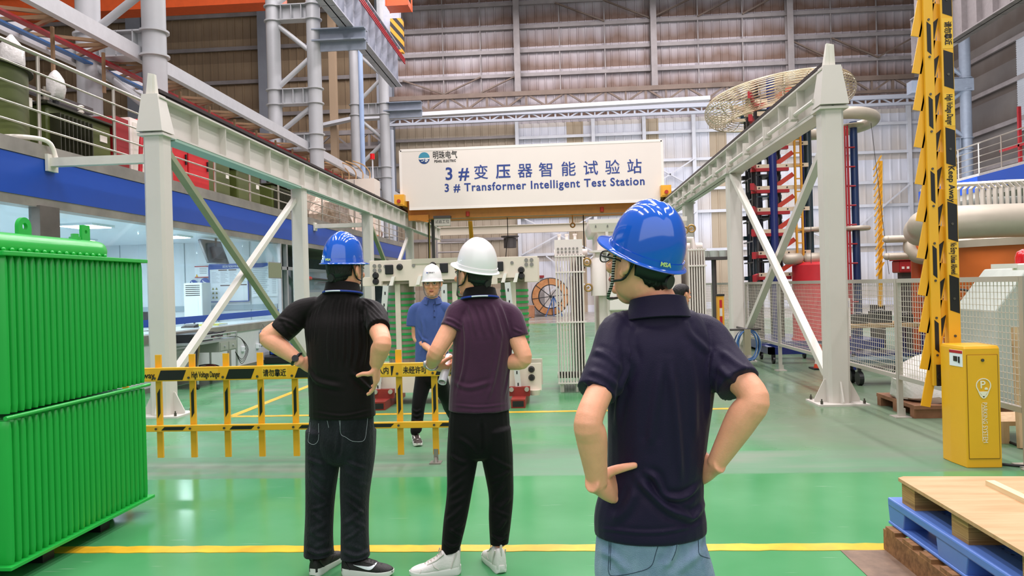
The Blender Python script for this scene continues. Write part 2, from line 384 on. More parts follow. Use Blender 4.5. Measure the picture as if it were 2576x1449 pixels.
lattice_column(-8.2, -9.6, 14.95, (3.6, 6.45, 9.9), z0=3.5)
lattice_column(-8.2, -9.6, 25.15, (3.6, 6.4, 7.95, 10.8, 14), z0=3.5)
lattice_column(-8.2, -9.6, 35.35, (3.6, 6.9, 9.9, 13), z0=3.5)
COLM = mat('shaded_blue_grey_paint', '#8C95A3', .45, .1, var=.06)  # darker copy of the column grey, shade put into the colour
lattice_column(16.9, 18.35, 35.35, (4.9, 7.2, 9.9, 13))
for Y in (14.95, 25.15, 35.35):
    b = MB(); b.box((-8.2, Y - .25, 10.0), (-6.4, Y + .25, 10.05)); b.box((-8.2, Y - .03, 9.7), (-6.4, Y + .03, 10.4)); b.box((-8.2, Y - .25, 10.38), (-6.4, Y + .25, 10.42)); struct(b.build('column_bracket', COLM))
b = MB(); b.box((15.9, 35.1, 9.8), (18.6, 35.6, 10.35)); struct(b.build('column_bracket', COLM))
# big crane runway girders
def girder(x, y0, y1, z0, z1, side, m):
    b = MB(); w = .5
    b.box((x - w / 2, y0, z0), (x + w / 2, y1, z0 + .05)); b.box((x - w / 2, y0, z1 - .05), (x + w / 2, y1, z1)); b.box((x - .02, y0, z0), (x + .02, y1, z1))
    y = y0
    while y <= y1 + .01: b.box((x - w / 2 + .03, y - .012, z0), (x + w / 2 - .03, y + .012, z1)); y += 1.0
    return struct(b.build('crane_runway_girder', m))
GIRD = mat('runway_grey_blue', '#A9ADB8', .45, .15, var=.06)
girder(-7.0, 8, 32.6, 10.42, 12.1, 1, GIRD)
girder(15.2, 20, 33.0, 10.45, 12.4, -1, mat('runway_brown_grey', '#8A8484', .5, .15, var=.08))
RED = mat('red_paint', '#B4202A', .45, var=.1)
for k, w_ in enumerate(('lowest', 'middle', 'highest')):
    b = MB(); b.bar((-6.6, 8, 11.42 + k * .09), (-6.6, 32.6, 11.42 + k * .09), .05, .035)
    tag(b.build('conductor_rail', RED, None, loc=(-6.6, 8, 11.42 + k * .09)), '%s of three thin red conductor bars along the big grey crane girder' % w_, 'conductor rail', 'red conductor bars')
HAZ = None
def hazard_mat():
    m = bpy.data.materials.new('hazard_stripes'); m.use_nodes = True; nt = m.node_tree; b = nt.nodes['Principled BSDF']
    tc = nt.nodes.new('ShaderNodeTexCoord'); mp = nt.nodes.new('ShaderNodeMapping'); mp.inputs['Rotation'].default_value = (0, math.radians(40), 0)
    w = nt.nodes.new('ShaderNodeTexWave'); w.inputs['Scale'].default_value = 1.1; w.bands_direction = 'X'
    r = nt.nodes.new('ShaderNodeValToRGB'); r.color_ramp.interpolation = 'CONSTANT'
    r.color_ramp.elements[0].color = (.012, .011, .01, 1); r.color_ramp.elements[1].color = (*lin('#D99A1E'), 1); r.color_ramp.elements[1].position = .5
    nt.links.new(tc.outputs['Object'], mp.inputs[0]); nt.links.new(mp.outputs[0], w.inputs['Vector']); nt.links.new(w.outputs[0], r.inputs[0]); nt.links.new(r.outputs[0], b.inputs['Base Color'])
    return m
HAZ = hazard_mat()
t = thing('bumper_plate', 'black and yellow striped bumper plate at the end of the left crane girder', 'bumper', (-7.0, 33.0, 12.1))
b = MB(); b.box((-7.25, 32.8, 12.0), (-6.7, 33.1, 13.5)); b.build('striped_plate', HAZ, t)
b = MB(); b.box((-7.6, 33.1, 11.9), (-6.9, 33.5, 14.5)); b.build('mount', GIRD, t)
t = thing('bumper_plate', 'black and yellow striped bumper plate high at the right crane girder', 'bumper', (15.2, 33.4, 12.4))
b = MB(); b.box((15.45, 33.1, 12.3), (15.95, 33.4, 14.2)); b.build('striped_plate', HAZ, t)
b = MB(); b.box((15.5, 33.4, 12.2), (16.2, 33.8, 14.5)); b.build('mount', STEEL_UP, t)
ORANGE = mat('crane_orange', '#D2541C', .45, var=.06)
t = thing('overhead_crane', 'orange overhead crane girder spanning the left bay near the roof', 'crane', (-20, 27, 12))
b = MB(); b.box((-33.5, 26.6, 12.05), (-9.9, 27.4, 13.4)); b.build('girder', ORANGE, t)
b = MB(); b.bar((-33.5, 26.5, 12.75), (-9.9, 26.5, 12.75), .05, .12); b.build('walkway_rail', STEEL_D, t)
p = onY(975, 22, 30); q = onY(1030, 20, 30)
t = thing('crane_cage', 'small orange maintenance cage hanging beside the big grey girder end', 'cage', (p[0], 30, p[2]))
b = MB(); b.box((p[0], 29.7, p[2]), (q[0], 30.5, p[2] + .25)); b.build('floor_tray', ORANGE, t)
b = MB()
for x in (p[0], q[0]):
    for y in (29.7, 30.5): b.bar((x, y, p[2]), (x, y, p[2] + 1.2), .05, .05)
b.bar((p[0], 29.7, p[2] + 1.2), (q[0], 29.7, p[2] + 1.2), .05, .05); b.build('cage_frame', ORANGE, t)
# roller shutter on the right wall
b = MB()
for k in range(42): b.tube([(20.44, 28.5, 7.9 + k * .1), (20.44, 35.0, 7.9 + k * .1)], .07, 6)
struct(b.build('door_1', mat('shutter_grey', '#BFC3C9', .4, .2)))
for z in (3, 4.8, 6.6, 8.4, 10.2, 12): sbar('wall_girt', (20.4, 28, z), (20.4, 44, z), .12, .2, STEEL_UP)

# ---------------- right mezzanine ----------------
b = MB(); b.box((16.0, 24, 4.5), (20.4, 34.8, 5.42)); struct(b.build('mezzanine_slab', mat('concrete_grey', '#A8A49C', .7, var=.08)))
BLUE = mat('blue_fascia', '#0B45A6', .38, var=.04, scale=.7)
b = MB(); b.box((15.93, 24, 4.72), (16.0, 34.8, 5.30)); struct(b.build('trim_1', BLUE))

# ---------------- left building with control room ----------------
XW = -6.65
b = MB(); b.box((-16, 2.5, 2.86), (XW - .02, 32.6, 3.50)); struct(b.build('mezzanine_slab', mat('concrete_grey', '#A8A49C', .7)))
b = MB(); b.box((XW - .02, 2.5, 2.84), (XW + .02, 32.6, 3.345)); struct(b.build('trim_2', BLUE))
GALV = mat('galvanised_trim', '#8F8B84', .42, .55, alt='#A9A49B', scale=1.5)
b = MB(); b.box((XW - .05, 2.5, 3.35), (XW + .03, 32.6, 3.53)); struct(b.build('trim_3', GALV))
b = MB(); b.box((XW - .2, 2.5, 2.72), (XW + .01, 32.6, 2.84)); struct(b.build('trim_4', GALV))
PANEL = mat('white_panel', '#DCE4EA', .35, var=.02)
PANELC = mat('white_ceiling_panel', '#E6EEF4', .4)
b = MB(); b.box((-11.5, 17.5, 0), (XW - .05, 17.6, 2.86)); struct(b.build('wall_control_room_end', PANEL))
b = MB(); b.box((-11.6, 2.5, 0), (-11.5, 17.6, 2.86)); struct(b.build('wall_control_room_side', PANEL))
b = MB(); b.box((-11.6, 2.4, 0), (XW, 2.5, 2.86)); struct(b.build('wall_control_room_near', PANEL))
b = MB(); b.box((-11.5, 2.5, 2.80), (XW - .2, 17.5, 2.86)); struct(b.build('ceiling', PANELC))
b = MB(); b.box((-11.5, 2.5, .0), (XW - .05, 17.5, .03)); struct(b.build('floor_control_room', mat('pale_floor', '#B9C3C6', .25)))
b = MB()
for x in (-10.6, -9.8, -9.0, -8.2, -7.4): b.box((x, 17.48, .05), (x + .012, 17.51, 2.8))
b.box((-11.4, 17.46, 1.18), (-6.75, 17.5, 1.30)); struct(b.build('trim_5', mat('panel_seam', '#9FB0BA', .4)))
LAMP = mat('ceiling_lamp', '#F4FAFF', .4, emit=9)
for k, (x, y) in enumerate(((-8.1, 6.2), (-8.1, 9.3), (-8.1, 12.4), (-8.1, 15.2), (-10.2, 6.2), (-10.2, 9.3), (-10.2, 12.4), (-10.2, 15.2))):
    t = thing('ceiling_light', 'flat glowing panel light in the control room ceiling', 'light', (x, y, 2.79), 'control room ceiling lights')
    b = MB(); b.box((x - .32, y - .32, 2.765), (x + .32, y + .32, 2.80)); b.build('frame', PANELC, t)
    b = MB(); b.box((x - .28, y - .28, 2.755), (x + .28, y + .28, 2.766)); b.build('diffuser', LAMP, t)
    area('control_room_lamp', (x, y, 2.74), (.55, .55), 26, color=(.9, .97, 1)).data.shape = 'SQUARE'
# counter wall under the glass
LOWP = mat('low_wall_white', '#D3D6D8', .4, var=.03)
b = MB(); b.box((XW - .1, 2.5, 0), (XW, 17.45, .80)); struct(b.build('wall_low', LOWP))
b = MB(); b.box((XW - .12, 2.5, .78), (XW + .03, 17.45, .92))
for y in (3.4, 6.2, 9.0, 11.8, 14.6, 17.4): b.box((XW - .06, y - .06, 0), (XW + .02, y + .06, .9))
b.box((XW - .06, 2.5, 0), (XW + .02, 17.45, .08)); struct(b.build('trim_6', GALV))
b = MB(); b.box((-7.6, 2.6, .90), (XW - .01, 17.4, .94)); struct(b.build('window_sill', mat('white_sill', '#E2E8EC', .3)))
b = MB(); b.box((XW - .1, 9.18, .9), (XW + .05, 9.56, 2.74)); struct(b.build('column', mat('brushed_column', '#7C7671', .35, .7, var=.1, scale=3)))
def glass_mat():
    m = bpy.data.materials.new('window_glass'); m.use_nodes = True; nt = m.node_tree; N = nt.nodes; L = nt.links
    N.remove(N['Principled BSDF']); o = N['Material Output']
    tr = N.new('ShaderNodeBsdfTransparent'); tr.inputs[0].default_value = (.90, .96, .97, 1)
    gl = N.new('ShaderNodeBsdfGlossy'); gl.inputs['Roughness'].default_value = .02
    lw = N.new('ShaderNodeLayerWeight'); lw.inputs[0].default_value = .5
    pw = N.new('ShaderNodeMath'); pw.operation = 'POWER'; L.new(lw.outputs['Facing'], pw.inputs[0]); pw.inputs[1].default_value = 5.0
    fr = N.new('ShaderNodeMath'); fr.operation = 'MULTIPLY_ADD'; L.new(pw.outputs[0], fr.inputs[0]); fr.inputs[1].default_value = .6; fr.inputs[2].default_value = .03
    mx = N.new('ShaderNodeMixShader'); L.new(fr.outputs[0], mx.inputs[0]); L.new(tr.outputs[0], mx.inputs[1]); L.new(gl.outputs[0], mx.inputs[2]); L.new(mx.outputs[0], o.inputs[0])
    return m
GLASS = glass_mat()
wn = 0
for y0, y1 in ((3.0, 6.1), (6.1, 9.1), (9.6, 11.5), (11.5, 13.4), (13.4, 15.4), (15.4, 17.35)):
    wn += 1
    b = MB(); b.box((XW - .012, y0 + .008, .93), (XW, y1 - .008, 2.73)); struct(b.build('window_%d' % wn, GLASS))
b = MB(); b.box((XW + .001, 9.62, 1.05), (XW + .004, 17.3, 1.17)); b.box((XW + .001, 2.6, 1.05), (XW + .004, 9.15, 1.17)); tag(b.build('glass_film_strip', BLUE), 'long blue film strip stuck along the control room glass', 'strip')
# door frame beside the last pane
ALU = mat('aluminium', '#B9BDC0', .3, .75, var=.05)
b = MB()
for y in (17.45, 17.85, 18.9): b.box((XW - .07, y, 0), (XW + .02, y + .08, 2.72))
b.box((XW - .07, 17.45, 2.1), (XW + .02, 18.95, 2.18)); struct(b.build('door_2', ALU))
b = MB(); b.box((XW - .03, 17.93, .05), (XW - .02, 18.9, 2.1)); struct(b.build('window_7', GLASS))
b = MB(); b.box((XW - 3.2, 17.6, 0), (XW - 3.1, 32.6, 2.86)); struct(b.build('wall_recess', mat('recess_blue_grey', '#5E6A76', .6, var=.1)))
b = MB(); b.box((XW - 3.2, 32.5, 0), (XW, 32.6, 2.86)); struct(b.build('wall_recess_end', mat('recess_blue_grey', '#5E6A76')))
# ---------------- runway frames of the sign crane ----------------
CREAM = mat('cream_grey_paint', '#CECAC1', .4, var=.03, scale=1.2)
CREAM_D = mat('sage_underside_bounce', '#8FAFA0', .45)  # green light bounced off the floor is painted into this underside colour
OLIVE = mat('olive_grey_paint', '#8A8F72', .5, var=.06, scale=2)
RAILM = mat('rail_steel', '#2E2522', .45, .4)
BOLT = mat('bolt_steel', '#5C5850', .4, .7)
def runway(X, label, ys, s, braces):
    """s = +1: the hall lies on the +X side"""
    t = thing('crane_runway', label, 'crane runway', (X, ys[0], 0))
    y0, y1 = ys[0] - .12, 31.5; zt = 4.10; h = .48
    b = MB(); b.box((X - .125, y0, zt - .025), (X + .125, y1, zt)); b.box((X - .01, y0, zt - h), (X + .01, y1, zt)); b.box((X - .125, y0, zt - h), (X + .125, y1, zt - h + .025)); beam = b.build('runway_beam', CREAM, t)
    k = 0; y = ys[0] + .9
    while y < y1:
        b = MB(); b.box((X - .11, y - .008, zt - h + .02), (X + .11, y + .008, zt - .02)); b.build('web_stiffener', CREAM, beam); y += .88
    b = MB(); b.box((X - .055, ys[0] + .02, zt), (X + .055, y1, zt + .02)); b.box((X - .012, ys[0] + .02, zt + .02), (X + .012, y1, zt + .09)); b.box((X - .035, ys[0] + .02, zt + .08), (X + .035, y1, zt + .125)); b.build('rail', RAILM, t)
    for yy in ys:
        b = MB(); r = .13; c = .035
        oct_ = [(-r + c, -r), (r - c, -r), (r, -r + c), (r, r - c), (r - c, r), (-r + c, r), (-r, r - c), (-r, -r + c)]
        b.prism([(X + x, yy + y_, .02) for x, y_ in oct_], (0, 0, zt - h - .02)); post = b.build('post', CREAM, t)
        b = MB(); b.box((X - .30, yy - .25, 0), (X + .30, yy + .25, .022))
        for a in (-1, 1):
            b.prism([(X + a * .125, yy - .01, .02), (X + a * .27, yy - .01, .02), (X + a * .27, yy - .01, .06), (X + a * .15, yy - .01, .30), (X + a * .125, yy - .01, .30)], (0, .02, 0))
            b.prism([(X - .01, yy + a * .125, .02), (X - .01, yy + a * .22, .02), (X - .01, yy + a * .22, .05), (X - .01, yy + a * .14, .28), (X - .01, yy + a * .125, .28)], (.02, 0, 0))
        b.build('base_plate', CREAM, post)
        for a in (-1, 1):
            for c_ in (-1, 1):
                b = MB(); b.cyl((X + a * .25, yy + c_ * .2, .02), (X + a * .25, yy + c_ * .2, .06), .016, n=6); b.cyl((X + a * .25, yy + c_ * .2, .06), (X + a * .25, yy + c_ * .2, .085), .008, n=6); b.build('anchor_bolt', BOLT, post)
        b = MB(); b.box((X - .17, yy - .17, zt - h - .03), (X + .17, yy + .17, zt - h)); b.build('cap_plate', CREAM, post)
    # tapered shoe and end stop on the near post
    yy = ys[0]; b = MB(); z0, z1 = zt - h + .02, zt + .02
    lo = [(X - .17, yy - .19, z0), (X + .17, yy - .19, z0), (X + .17, yy + .13, z0), (X - .17, yy + .13, z0)]; hi = [(X - .11, yy - .15, z1), (X + .10, yy - .15, z1), (X + .10, yy + .05, z1), (X - .11, yy + .05, z1)]
    b.hexa(lo + hi); b.build('tapered_cap', CREAM, t)
    b = MB(); b.hexa([(X - .08, yy - .1, zt + .02), (X + .05, yy - .1, zt + .02), (X + .05, yy - .02, zt + .02), (X - .08, yy + .0, zt + .02), (X - .045, yy - .1, zt + .30), (X + .04, yy - .1, zt + .28), (X + .04, yy - .05, zt + .28), (X - .045, yy - .05, zt + .30)])
    b.box((X - .02, yy - .11, zt + .0), (X + .02, yy - .10, zt + .27)); b.build('end_stop', mat('off_white_paint', '#DAD7CB', .45), t)
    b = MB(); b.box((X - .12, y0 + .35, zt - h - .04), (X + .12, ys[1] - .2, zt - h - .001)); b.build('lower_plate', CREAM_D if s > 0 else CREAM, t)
    for (ya, za, yb, zb, m, dx) in braces:
        b = MB(); b.bar((X + dx, ya, za), (X + dx, yb, zb), .085, .10, (1, 0, 0)); b.build('brace', m, t)
    return t
LEG_Y = (9.43, 14.68, 19.95, 25.5)
BRW = mat('white_brace_paint', '#D2CFC4', .45, var=.03)
tl = runway(-5.17, 'pale grey crane runway on posts along the blue fronted mezzanine', LEG_Y, 1,
            [(9.56, 3.40, 14.55, .30, OLIVE, .06), (14.55, 3.36, 9.56, .35, BRW, -.06), (20.1, 3.3, 22.7, 1.7, OLIVE, .05), (25.4, 3.3, 22.7, 1.7, BRW, -.05)])
for yy in (9.43, 19.95):
    b = MB(); b.bar((-5.3, yy, 3.32), (-6.60, yy, 3.32), .11, .11); b.box((-6.62, yy - .1, 3.2), (-6.58, yy + .1, 3.42)); b.build('wall_strut', BRW, tl)
tr = runway(3.33, 'pale grey crane runway on posts beside the wire mesh fence', tuple(y + .1 for y in LEG_Y), -1,
            [(9.68, 3.36, 14.65, .35, CREAM, .06), (14.65, 3.60, 9.68, .35, BRW, -.06)])
b = MB(); b.tube([(3.17, 9.6, 3.74), (3.17, 31, 3.74)], .03, 8); con = b.build('cable_conduit', BRW, tr)
for k in range(14):
    b = MB(); y = 10.4 + k * 1.3; b.box((3.12, y - .05, 3.68), (3.22, y + .05, 3.81)); b.box((3.10, y - .015, 3.66), (3.20, y + .015, 3.86)); b.build('conduit_clip', CREAM, con)

# ---------------- travelling crane ----------------
GOLD = mat('girder_orange', '#B5721F', .45, var=.08)
YEL = mat('crane_yellow', '#EDAE33', .4)
t = thing('bridge_crane', 'orange bridge crane riding on the two pale runways under the station sign', 'crane', (-.92, 24.9, 4.22))
b = MB(); b.box((-5.0, 24.55, 3.86), (3.15, 25.05, 4.62)); b.build('girder', GOLD, t)
b = MB(); b.box((-5.0, 25.75, 3.90), (3.15, 26.2, 4.62)); b.build('girder', GOLD, t)
for X in (-5.17, 3.33):
    b = MB(); b.box((X - .16, 24.0, 4.26), (X + .16, 27.2, 4.62)); b.box((X - .13, 23.98, 4.30), (X + .13, 24.0, 4.58)); e = b.build('end_carriage', YEL, t)
    for y in (24.3, 26.9):
        b = MB(); b.cyl((X - .05, y, 4.36), (X + .05, y, 4.36), .14, n=18); b.build('wheel', RAILM, e)
    b = MB(); b.cyl((X, 23.97, 4.40), (X, 23.93, 4.40), .06, n=14); b.build('buffer', mat('buffer_red', '#B5321E', .5), e)
b = MB(); b.box((-4.95, 24.38, 3.80), (-4.3, 24.54, 3.98)); b.bar((-4.85, 24.4, 3.9), (-4.3, 24.4, 3.75), .05, .06); b.build('drive_bracket', GOLD, t)
b = MB(); b.box((-4.10, 24.30, 3.60), (-3.58, 24.45, 3.86)); bx = b.build('control_box', mat('grey_box', '#B9B3A6', .5), t)
b = MB(); b.box((-4.12, 24.26, 3.84), (-3.56, 24.5, 3.92)); b.build('box_hood', mat('dark_hood', '#3A3530', .5), bx)
text('试验工位', .12, (-3.84, 24.298, 3.72), (1, 0, 0), (0, 0, 1), mat('sign_black', '#161616', .5), 'lettering', bx)
for px in (1178, 1515):
    p = onY(px, 565, 24.6); b = MB(); b.cyl((p[0], 24.52, 3.9), (p[0], 24.52, 4.05), .06, n=10); b.build('limit_switch', mat('buffer_red', '#B5321E', .5), t)
p = onY(1275, 555, 24.9); q = onY(1272, 655, 24.9)
b = MB(); b.tube([(p[0], 25.2, 3.9), (p[0], 25.2, 3.2), (p[0] - .04, 25.2, q[2] + .6), (p[0] - .1, 25.2, q[2])], .015, 6); b.build('hanging_cable', RAILM, t)
p = onY(1440, 535, 25); b = MB(); b.cyl((p[0], 25.2, 3.9), (p[0], 25.2, 3.62), .02, n=6); b.torus((p[0], 25.2, 3.55), .07, .025, 14, 6, rotm((1, 0, 0), PI / 2)); b.build('hook', GOLD, t)
p = onY(1453, 540, 24.9)
b = MB(); b.tube([(p[0] + .2, 25.4, 3.9), (p[0] + .2, 25.4, 2.1)], .02, 6); b.build('wire_rope', RAILM, t)
# yellow slings hanging behind
p = onY(1178, 590, 26)
t = thing('lifting_sling', 'yellow lifting sling hanging under the orange girder', 'sling', (p[0], 26.3, 3.9))
for k in range(3):
    b = MB(); b.tube([(p[0] + .04 * k, 26.3 + .03 * k, 3.9), (p[0] + .05 * k + .03, 26.3, 3.2), (p[0] + .1 * k, 26.3, 2.35)], .03, 6); b.build('strand', mat('sling_yellow', '#D9A62B', .7), t)
# vertical tube pole near the runway's far end
p = onY(1090, 600, 25.0)
t = thing('power_pole', 'dark vertical pole with cables hanging from the crane end', 'pole', (p[0], 25.0, 0))
b = MB(); b.box((p[0] - .05, 24.95, 1.0), (p[0] + .05, 25.05, 4.2)); b.build('mast', STEEL_D, t)
for k, m in enumerate((mat('cable_yellow', '#9C8A3A', .6), mat('cable_black', '#1C1B1A', .5))):
    b = MB(); b.tube([(p[0] - .10 - .04 * k, 24.93, 4.1), (p[0] - .12 - .03 * k, 24.9, 2.4), (p[0] - .07, 24.92, 1.2)], .02, 6); b.build('cable', m, t)

# ---------------- sign board ----------------
SIGNW = mat('sign_cream', '#E6DDD3', .35, var=.015, scale=.7)
NAVY = mat('sign_navy', '#1F3C86', .5)
BLACK = mat('sign_black', '#161616', .5)
t = thing('station_sign', 'long cream sign board with blue station lettering hung on the orange crane', 'sign', (-.95, 24.3, 4.17))
b = MB(); b.prism([(-5.15, 24.28, 6.08), (-5.15, 24.28, 4.43), (-4.90, 24.28, 4.43), (-4.90, 24.28, 4.17), (3.17, 24.28, 4.17), (3.27, 24.28, 4.5), (3.27, 24.28, 6.08)][::-1], (0, .06, 0)); b.build('panel', SIGNW, t)
b = MB()
for a, c in (((-5.15, 6.08), (3.27, 6.08)), ((-5.15, 4.43), (-5.15, 6.08)), ((3.27, 4.5), (3.27, 6.08)), ((-4.9, 4.17), (3.17, 4.17))): b.bar((a[0], 24.29, a[1]), (c[0], 24.29, c[1]), .08, .035, (0, 1, 0))
b.build('frame', mat('sign_frame', '#EFE8E0', .4), t)
X1, Z1 = (1, 0, 0), (0, 0, 1)
def sx(px, py): return onY(px, py, 24.28)
for ch, px, w in (('3', 1130, .38), ('#', 1167, .38), ('变', 1210, .5), ('压', 1266, .5), ('器', 1321, .5), ('智', 1374, .5), ('能', 1430, .5), ('试', 1486, .5), ('验', 1541, .5), ('站', 1596, .5)):
    p = sx(px, 440 - .04 * (px - 1130) + 4); text(ch, .49 if w > .4 else .56, (p[0], 24.275, 5.25), X1, Z1, NAVY, 'lettering', t, bold=.004 if ch in '变器智能试验站' else .010)
p = sx(1368, 470)
text('3 # Transformer Intelligent Test Station', .36, (p[0], 24.275, 4.80), X1, Z1, NAVY, 'lettering', t, bold=.008, xs=.955, spacing=1.13)
p = sx(1117, 391)
text('明珠电气', .27, (p[0] + .03, 24.275, p[2] + .0), X1, Z1, BLACK, 'company_name', t, bold=.0025, xs=.75)
text('PEARL ELECTRIC', .105, (p[0] + .03, 24.275, p[2] - .185), X1, Z1, BLACK, 'company_name', t, bold=.004, spacing=1.15, xs=.8)
p = sx(1067, 397)
LOGOB = mat('logo_teal', '#3E8FA8', .4); LOGOD = mat('logo_blue', '#123E7C', .4)
b = MB(); r = .18; c = V3((p[0], 24.274, p[2]))
up_ = [c + V3((r * math.cos(a), 0, r * math.sin(a))) for a in np.linspace(PI, 0, 22)]; b.prism([q + V3((0, 0, .0)) for q in up_], (0, .004, 0)); b.build('logo_upper_half', LOGOB, t)
b = MB(); lo_ = [c + V3((r * math.cos(a), 0, r * math.sin(a) - .02)) for a in np.linspace(PI + .12, 2 * PI - .12, 22)]; b.prism(lo_, (0, .004, 0)); b.build('logo_lower_half', LOGOD, t)
WHITE = mat('logo_white', '#F2F2F0', .4)
b = MB()
for pts in ([(-.15, -.05), (-.02, -.045), (.0, -.08), (-.05, -.115), (-.10, -.11)], [(.16, -.045), (.05, -.05), (.03, -.075), (.12, -.08)], [(.13, -.1), (.04, -.105), (.02, -.13), (.09, -.14)]):
    b.tube([c + V3((x, -.003, z)) for x, z in pts], .012, 6)
b.build('logo_wave', WHITE, t)
# ---------------- transformer core in the middle ----------------
COREC = mat('core_cream', '#E9DCCB', .4, var=.02)
LAM = mat('core_laminations', '#9C8F80', .45, .3, var=.12, scale=30, stretch=(6, 6, .2))
STRAP = mat('green_strap', '#1FA04A', .5, var=.05)
BLK = mat('matt_black', '#17171A', .45)
REDP = mat('skid_red', '#8C2B22', .5, var=.12)
GREYK = mat('grey_knob', '#8E8A84', .4, .3)
t = thing('transformer_core', 'cream framed three legged transformer core wrapped in green straps', 'transformer core', (-1.45, 10.3, 0))
Yc = 10.0
b = MB(); b.prism([(-2.58, Yc, 1.94), (-.32, Yc, 1.94), (-.32, Yc, 1.60), (-.50, Yc, 1.60), (-.50, Yc, 1.66), (-.86, Yc, 1.66), (-.86, Yc, 1.58), (-1.25, Yc, 1.58), (-1.25, Yc, 1.66), (-1.64, Yc, 1.66), (-1.64, Yc, 1.58), (-2.05, Yc, 1.58), (-2.05, Yc, 1.66), (-2.42, Yc, 1.66), (-2.42, Yc, 1.60), (-2.72, Yc, 1.60), (-2.72, Yc, 1.72), (-2.58, Yc, 1.72)], (0, .035, 0)); up = b.build('upper_clamp', COREC, t, bevel=.004)
b = MB(); b.box((-2.58, Yc + .6, 1.6), (-.32, Yc + .635, 1.94)); b.build('upper_clamp', COREC, t)
b = MB(); b.box((-2.0, Yc - .012, 1.88), (-1.0, Yc, 1.95)); b.build('clamp_ledge', mat('core_grey_cream', '#C9C1AE', .4), up)
for x, z in ((-2.51, 1.87), (-2.44, 1.87), (-2.51, 1.81), (-2.44, 1.81), (-.47, 1.89), (-.40, 1.89), (-.47, 1.83), (-.40, 1.83)):
    b = MB(); b.cyl((x, Yc, z), (x, Yc - .015, z), .025, n=14); k = b.build('bolt_disc', GREYK, up, smooth=40)
for x, z in ((-2.50, 1.74), (-2.50, 1.66), (-2.17, 1.845), (-1.72, 1.86), (-.97, 1.87), (-.54, 1.76), (-.54, 1.68)):
    b = MB(); b.cyl((x, Yc, z), (x, Yc - .05, z), .046, .03, 16); b.build('black_bushing', BLK, up, smooth=40)
for x in (-2.31, -1.57, -.83):
    b = MB(); b.box((x - .055, Yc - .03, 1.75), (x + .055, Yc, 1.88)); b.build('black_pad', BLK, up, bevel=.01)
for x in (-2.365, -.66, -1.98): 
    b = MB(); b.cyl((x, Yc, 1.86), (x, Yc - .012, 1.86), .022, n=14); b.build('plug', GREYK, up, smooth=40)
for x in (-2.28, -1.92, -1.30, -1.14, -.78, -.62):
    b = MB(); b.hexa([(x - .03, Yc - .06, 1.60), (x + .02, Yc - .06, 1.60), (x + .02, Yc, 1.60), (x - .03, Yc, 1.60), (x + .01, Yc - .05, 1.72), (x + .05, Yc - .05, 1.72), (x + .05, Yc, 1.72), (x + .01, Yc, 1.72)]); b.build('slanted_bracket', mat('bracket_white', '#EFEBE0', .4), up)
for xc in (-2.23, -1.45, -.66):
    b = MB(); b.cyl((xc, Yc + .32, .34), (xc, Yc + .32, 1.78), .185, n=28); lg = b.build('core_leg', LAM, t, smooth=40)
    for k in range(12):
        z = .62 + k * .079
        b = MB(); b.lathe([(.187, z - .015), (.194, z - .015), (.194, z + .015), (.187, z + .015)], (xc, Yc + .32, 0), 28); b.build('green_band', STRAP, lg, smooth=30)
    b = MB(); b.box((xc - .035, Yc + .10, .35), (xc + .035, Yc + .135, 1.70)); b.build('cream_tie_plate', COREC, lg)
for z0, z1 in ((1.62, 1.92), (.20, .48)):
    b = MB(); b.box((-2.42, Yc + .06, z0), (-.47, Yc + .58, z1)); b.build('yoke', LAM, t)
b = MB(); b.box((-2.60, Yc, .16), (-.31, Yc + .035, .52)); b.box((-2.60, Yc + .6, .16), (-.31, Yc + .635, .52)); lo = b.build('lower_clamp', COREC, t)
for x, z in ((-.44, .44), (-.44, .33), (-1.96, .24), (-2.5, .40), (-2.5, .30)):
    b = MB(); b.cyl((x, Yc, z), (x, Yc - .05, z), .045, .03, 16); b.build('black_bushing', BLK, lo, smooth=40)
for x in (-2.52, -.40):
    b = MB(); b.lathe([(.0, 0), (.06, 0), (.075, .07), (0, .07)], (x, Yc + .0, .10), 16); b.build('cream_foot', COREC, lo, smooth=40)
for x, dx in ((-2.40, -.10), (-1.56, 0), (-.72, .12)):
    b = MB(); b.bar((x + .06 * (dx < 0), Yc - .10, 1.60), (x + dx, Yc - .10, .08), .075, .035, (0, 1, 0)); rod = b.build('slotted_white_bar', mat('galv_white', '#DADCD8', .4, .2), t)
    for k in range(9):
        z = 1.50 - k * .155; x_ = x + .06 * (dx < 0) * (z - .08) / 1.5 + dx * (1.6 - z) / 1.52
        b = MB(); b.box((x_ - .008, Yc - .121, z - .02), (x_ + .008, Yc - .117, z + .02)); b.build('slot', BLK, rod)
for x in (-2.40, -1.45, -.60):
    b = MB(); b.box((x - .09, Yc - .45, .0), (x + .09, Yc + .8, .11)); sk = b.build('red_skid', REDP, t)
    b = MB(); b.box((x - .07, Yc - .455, .02), (x + .07, Yc - .45, .09)); b.build('open_end', BLK, sk)
    b = MB(); b.bar((x - .14, Yc - .12, .17), (x + .14, Yc - .12, .17), .08, .12); sk2 = b.build('red_cross_tie', REDP, t)
    for dx in (-.1, .1):
        b = MB(); b.cyl((x + dx, Yc - .14, .2), (x + dx, Yc - .19, .2), .03, n=10); b.build('bolt_head', mat('nickel', '#C8C4BC', .3, .6), sk2)

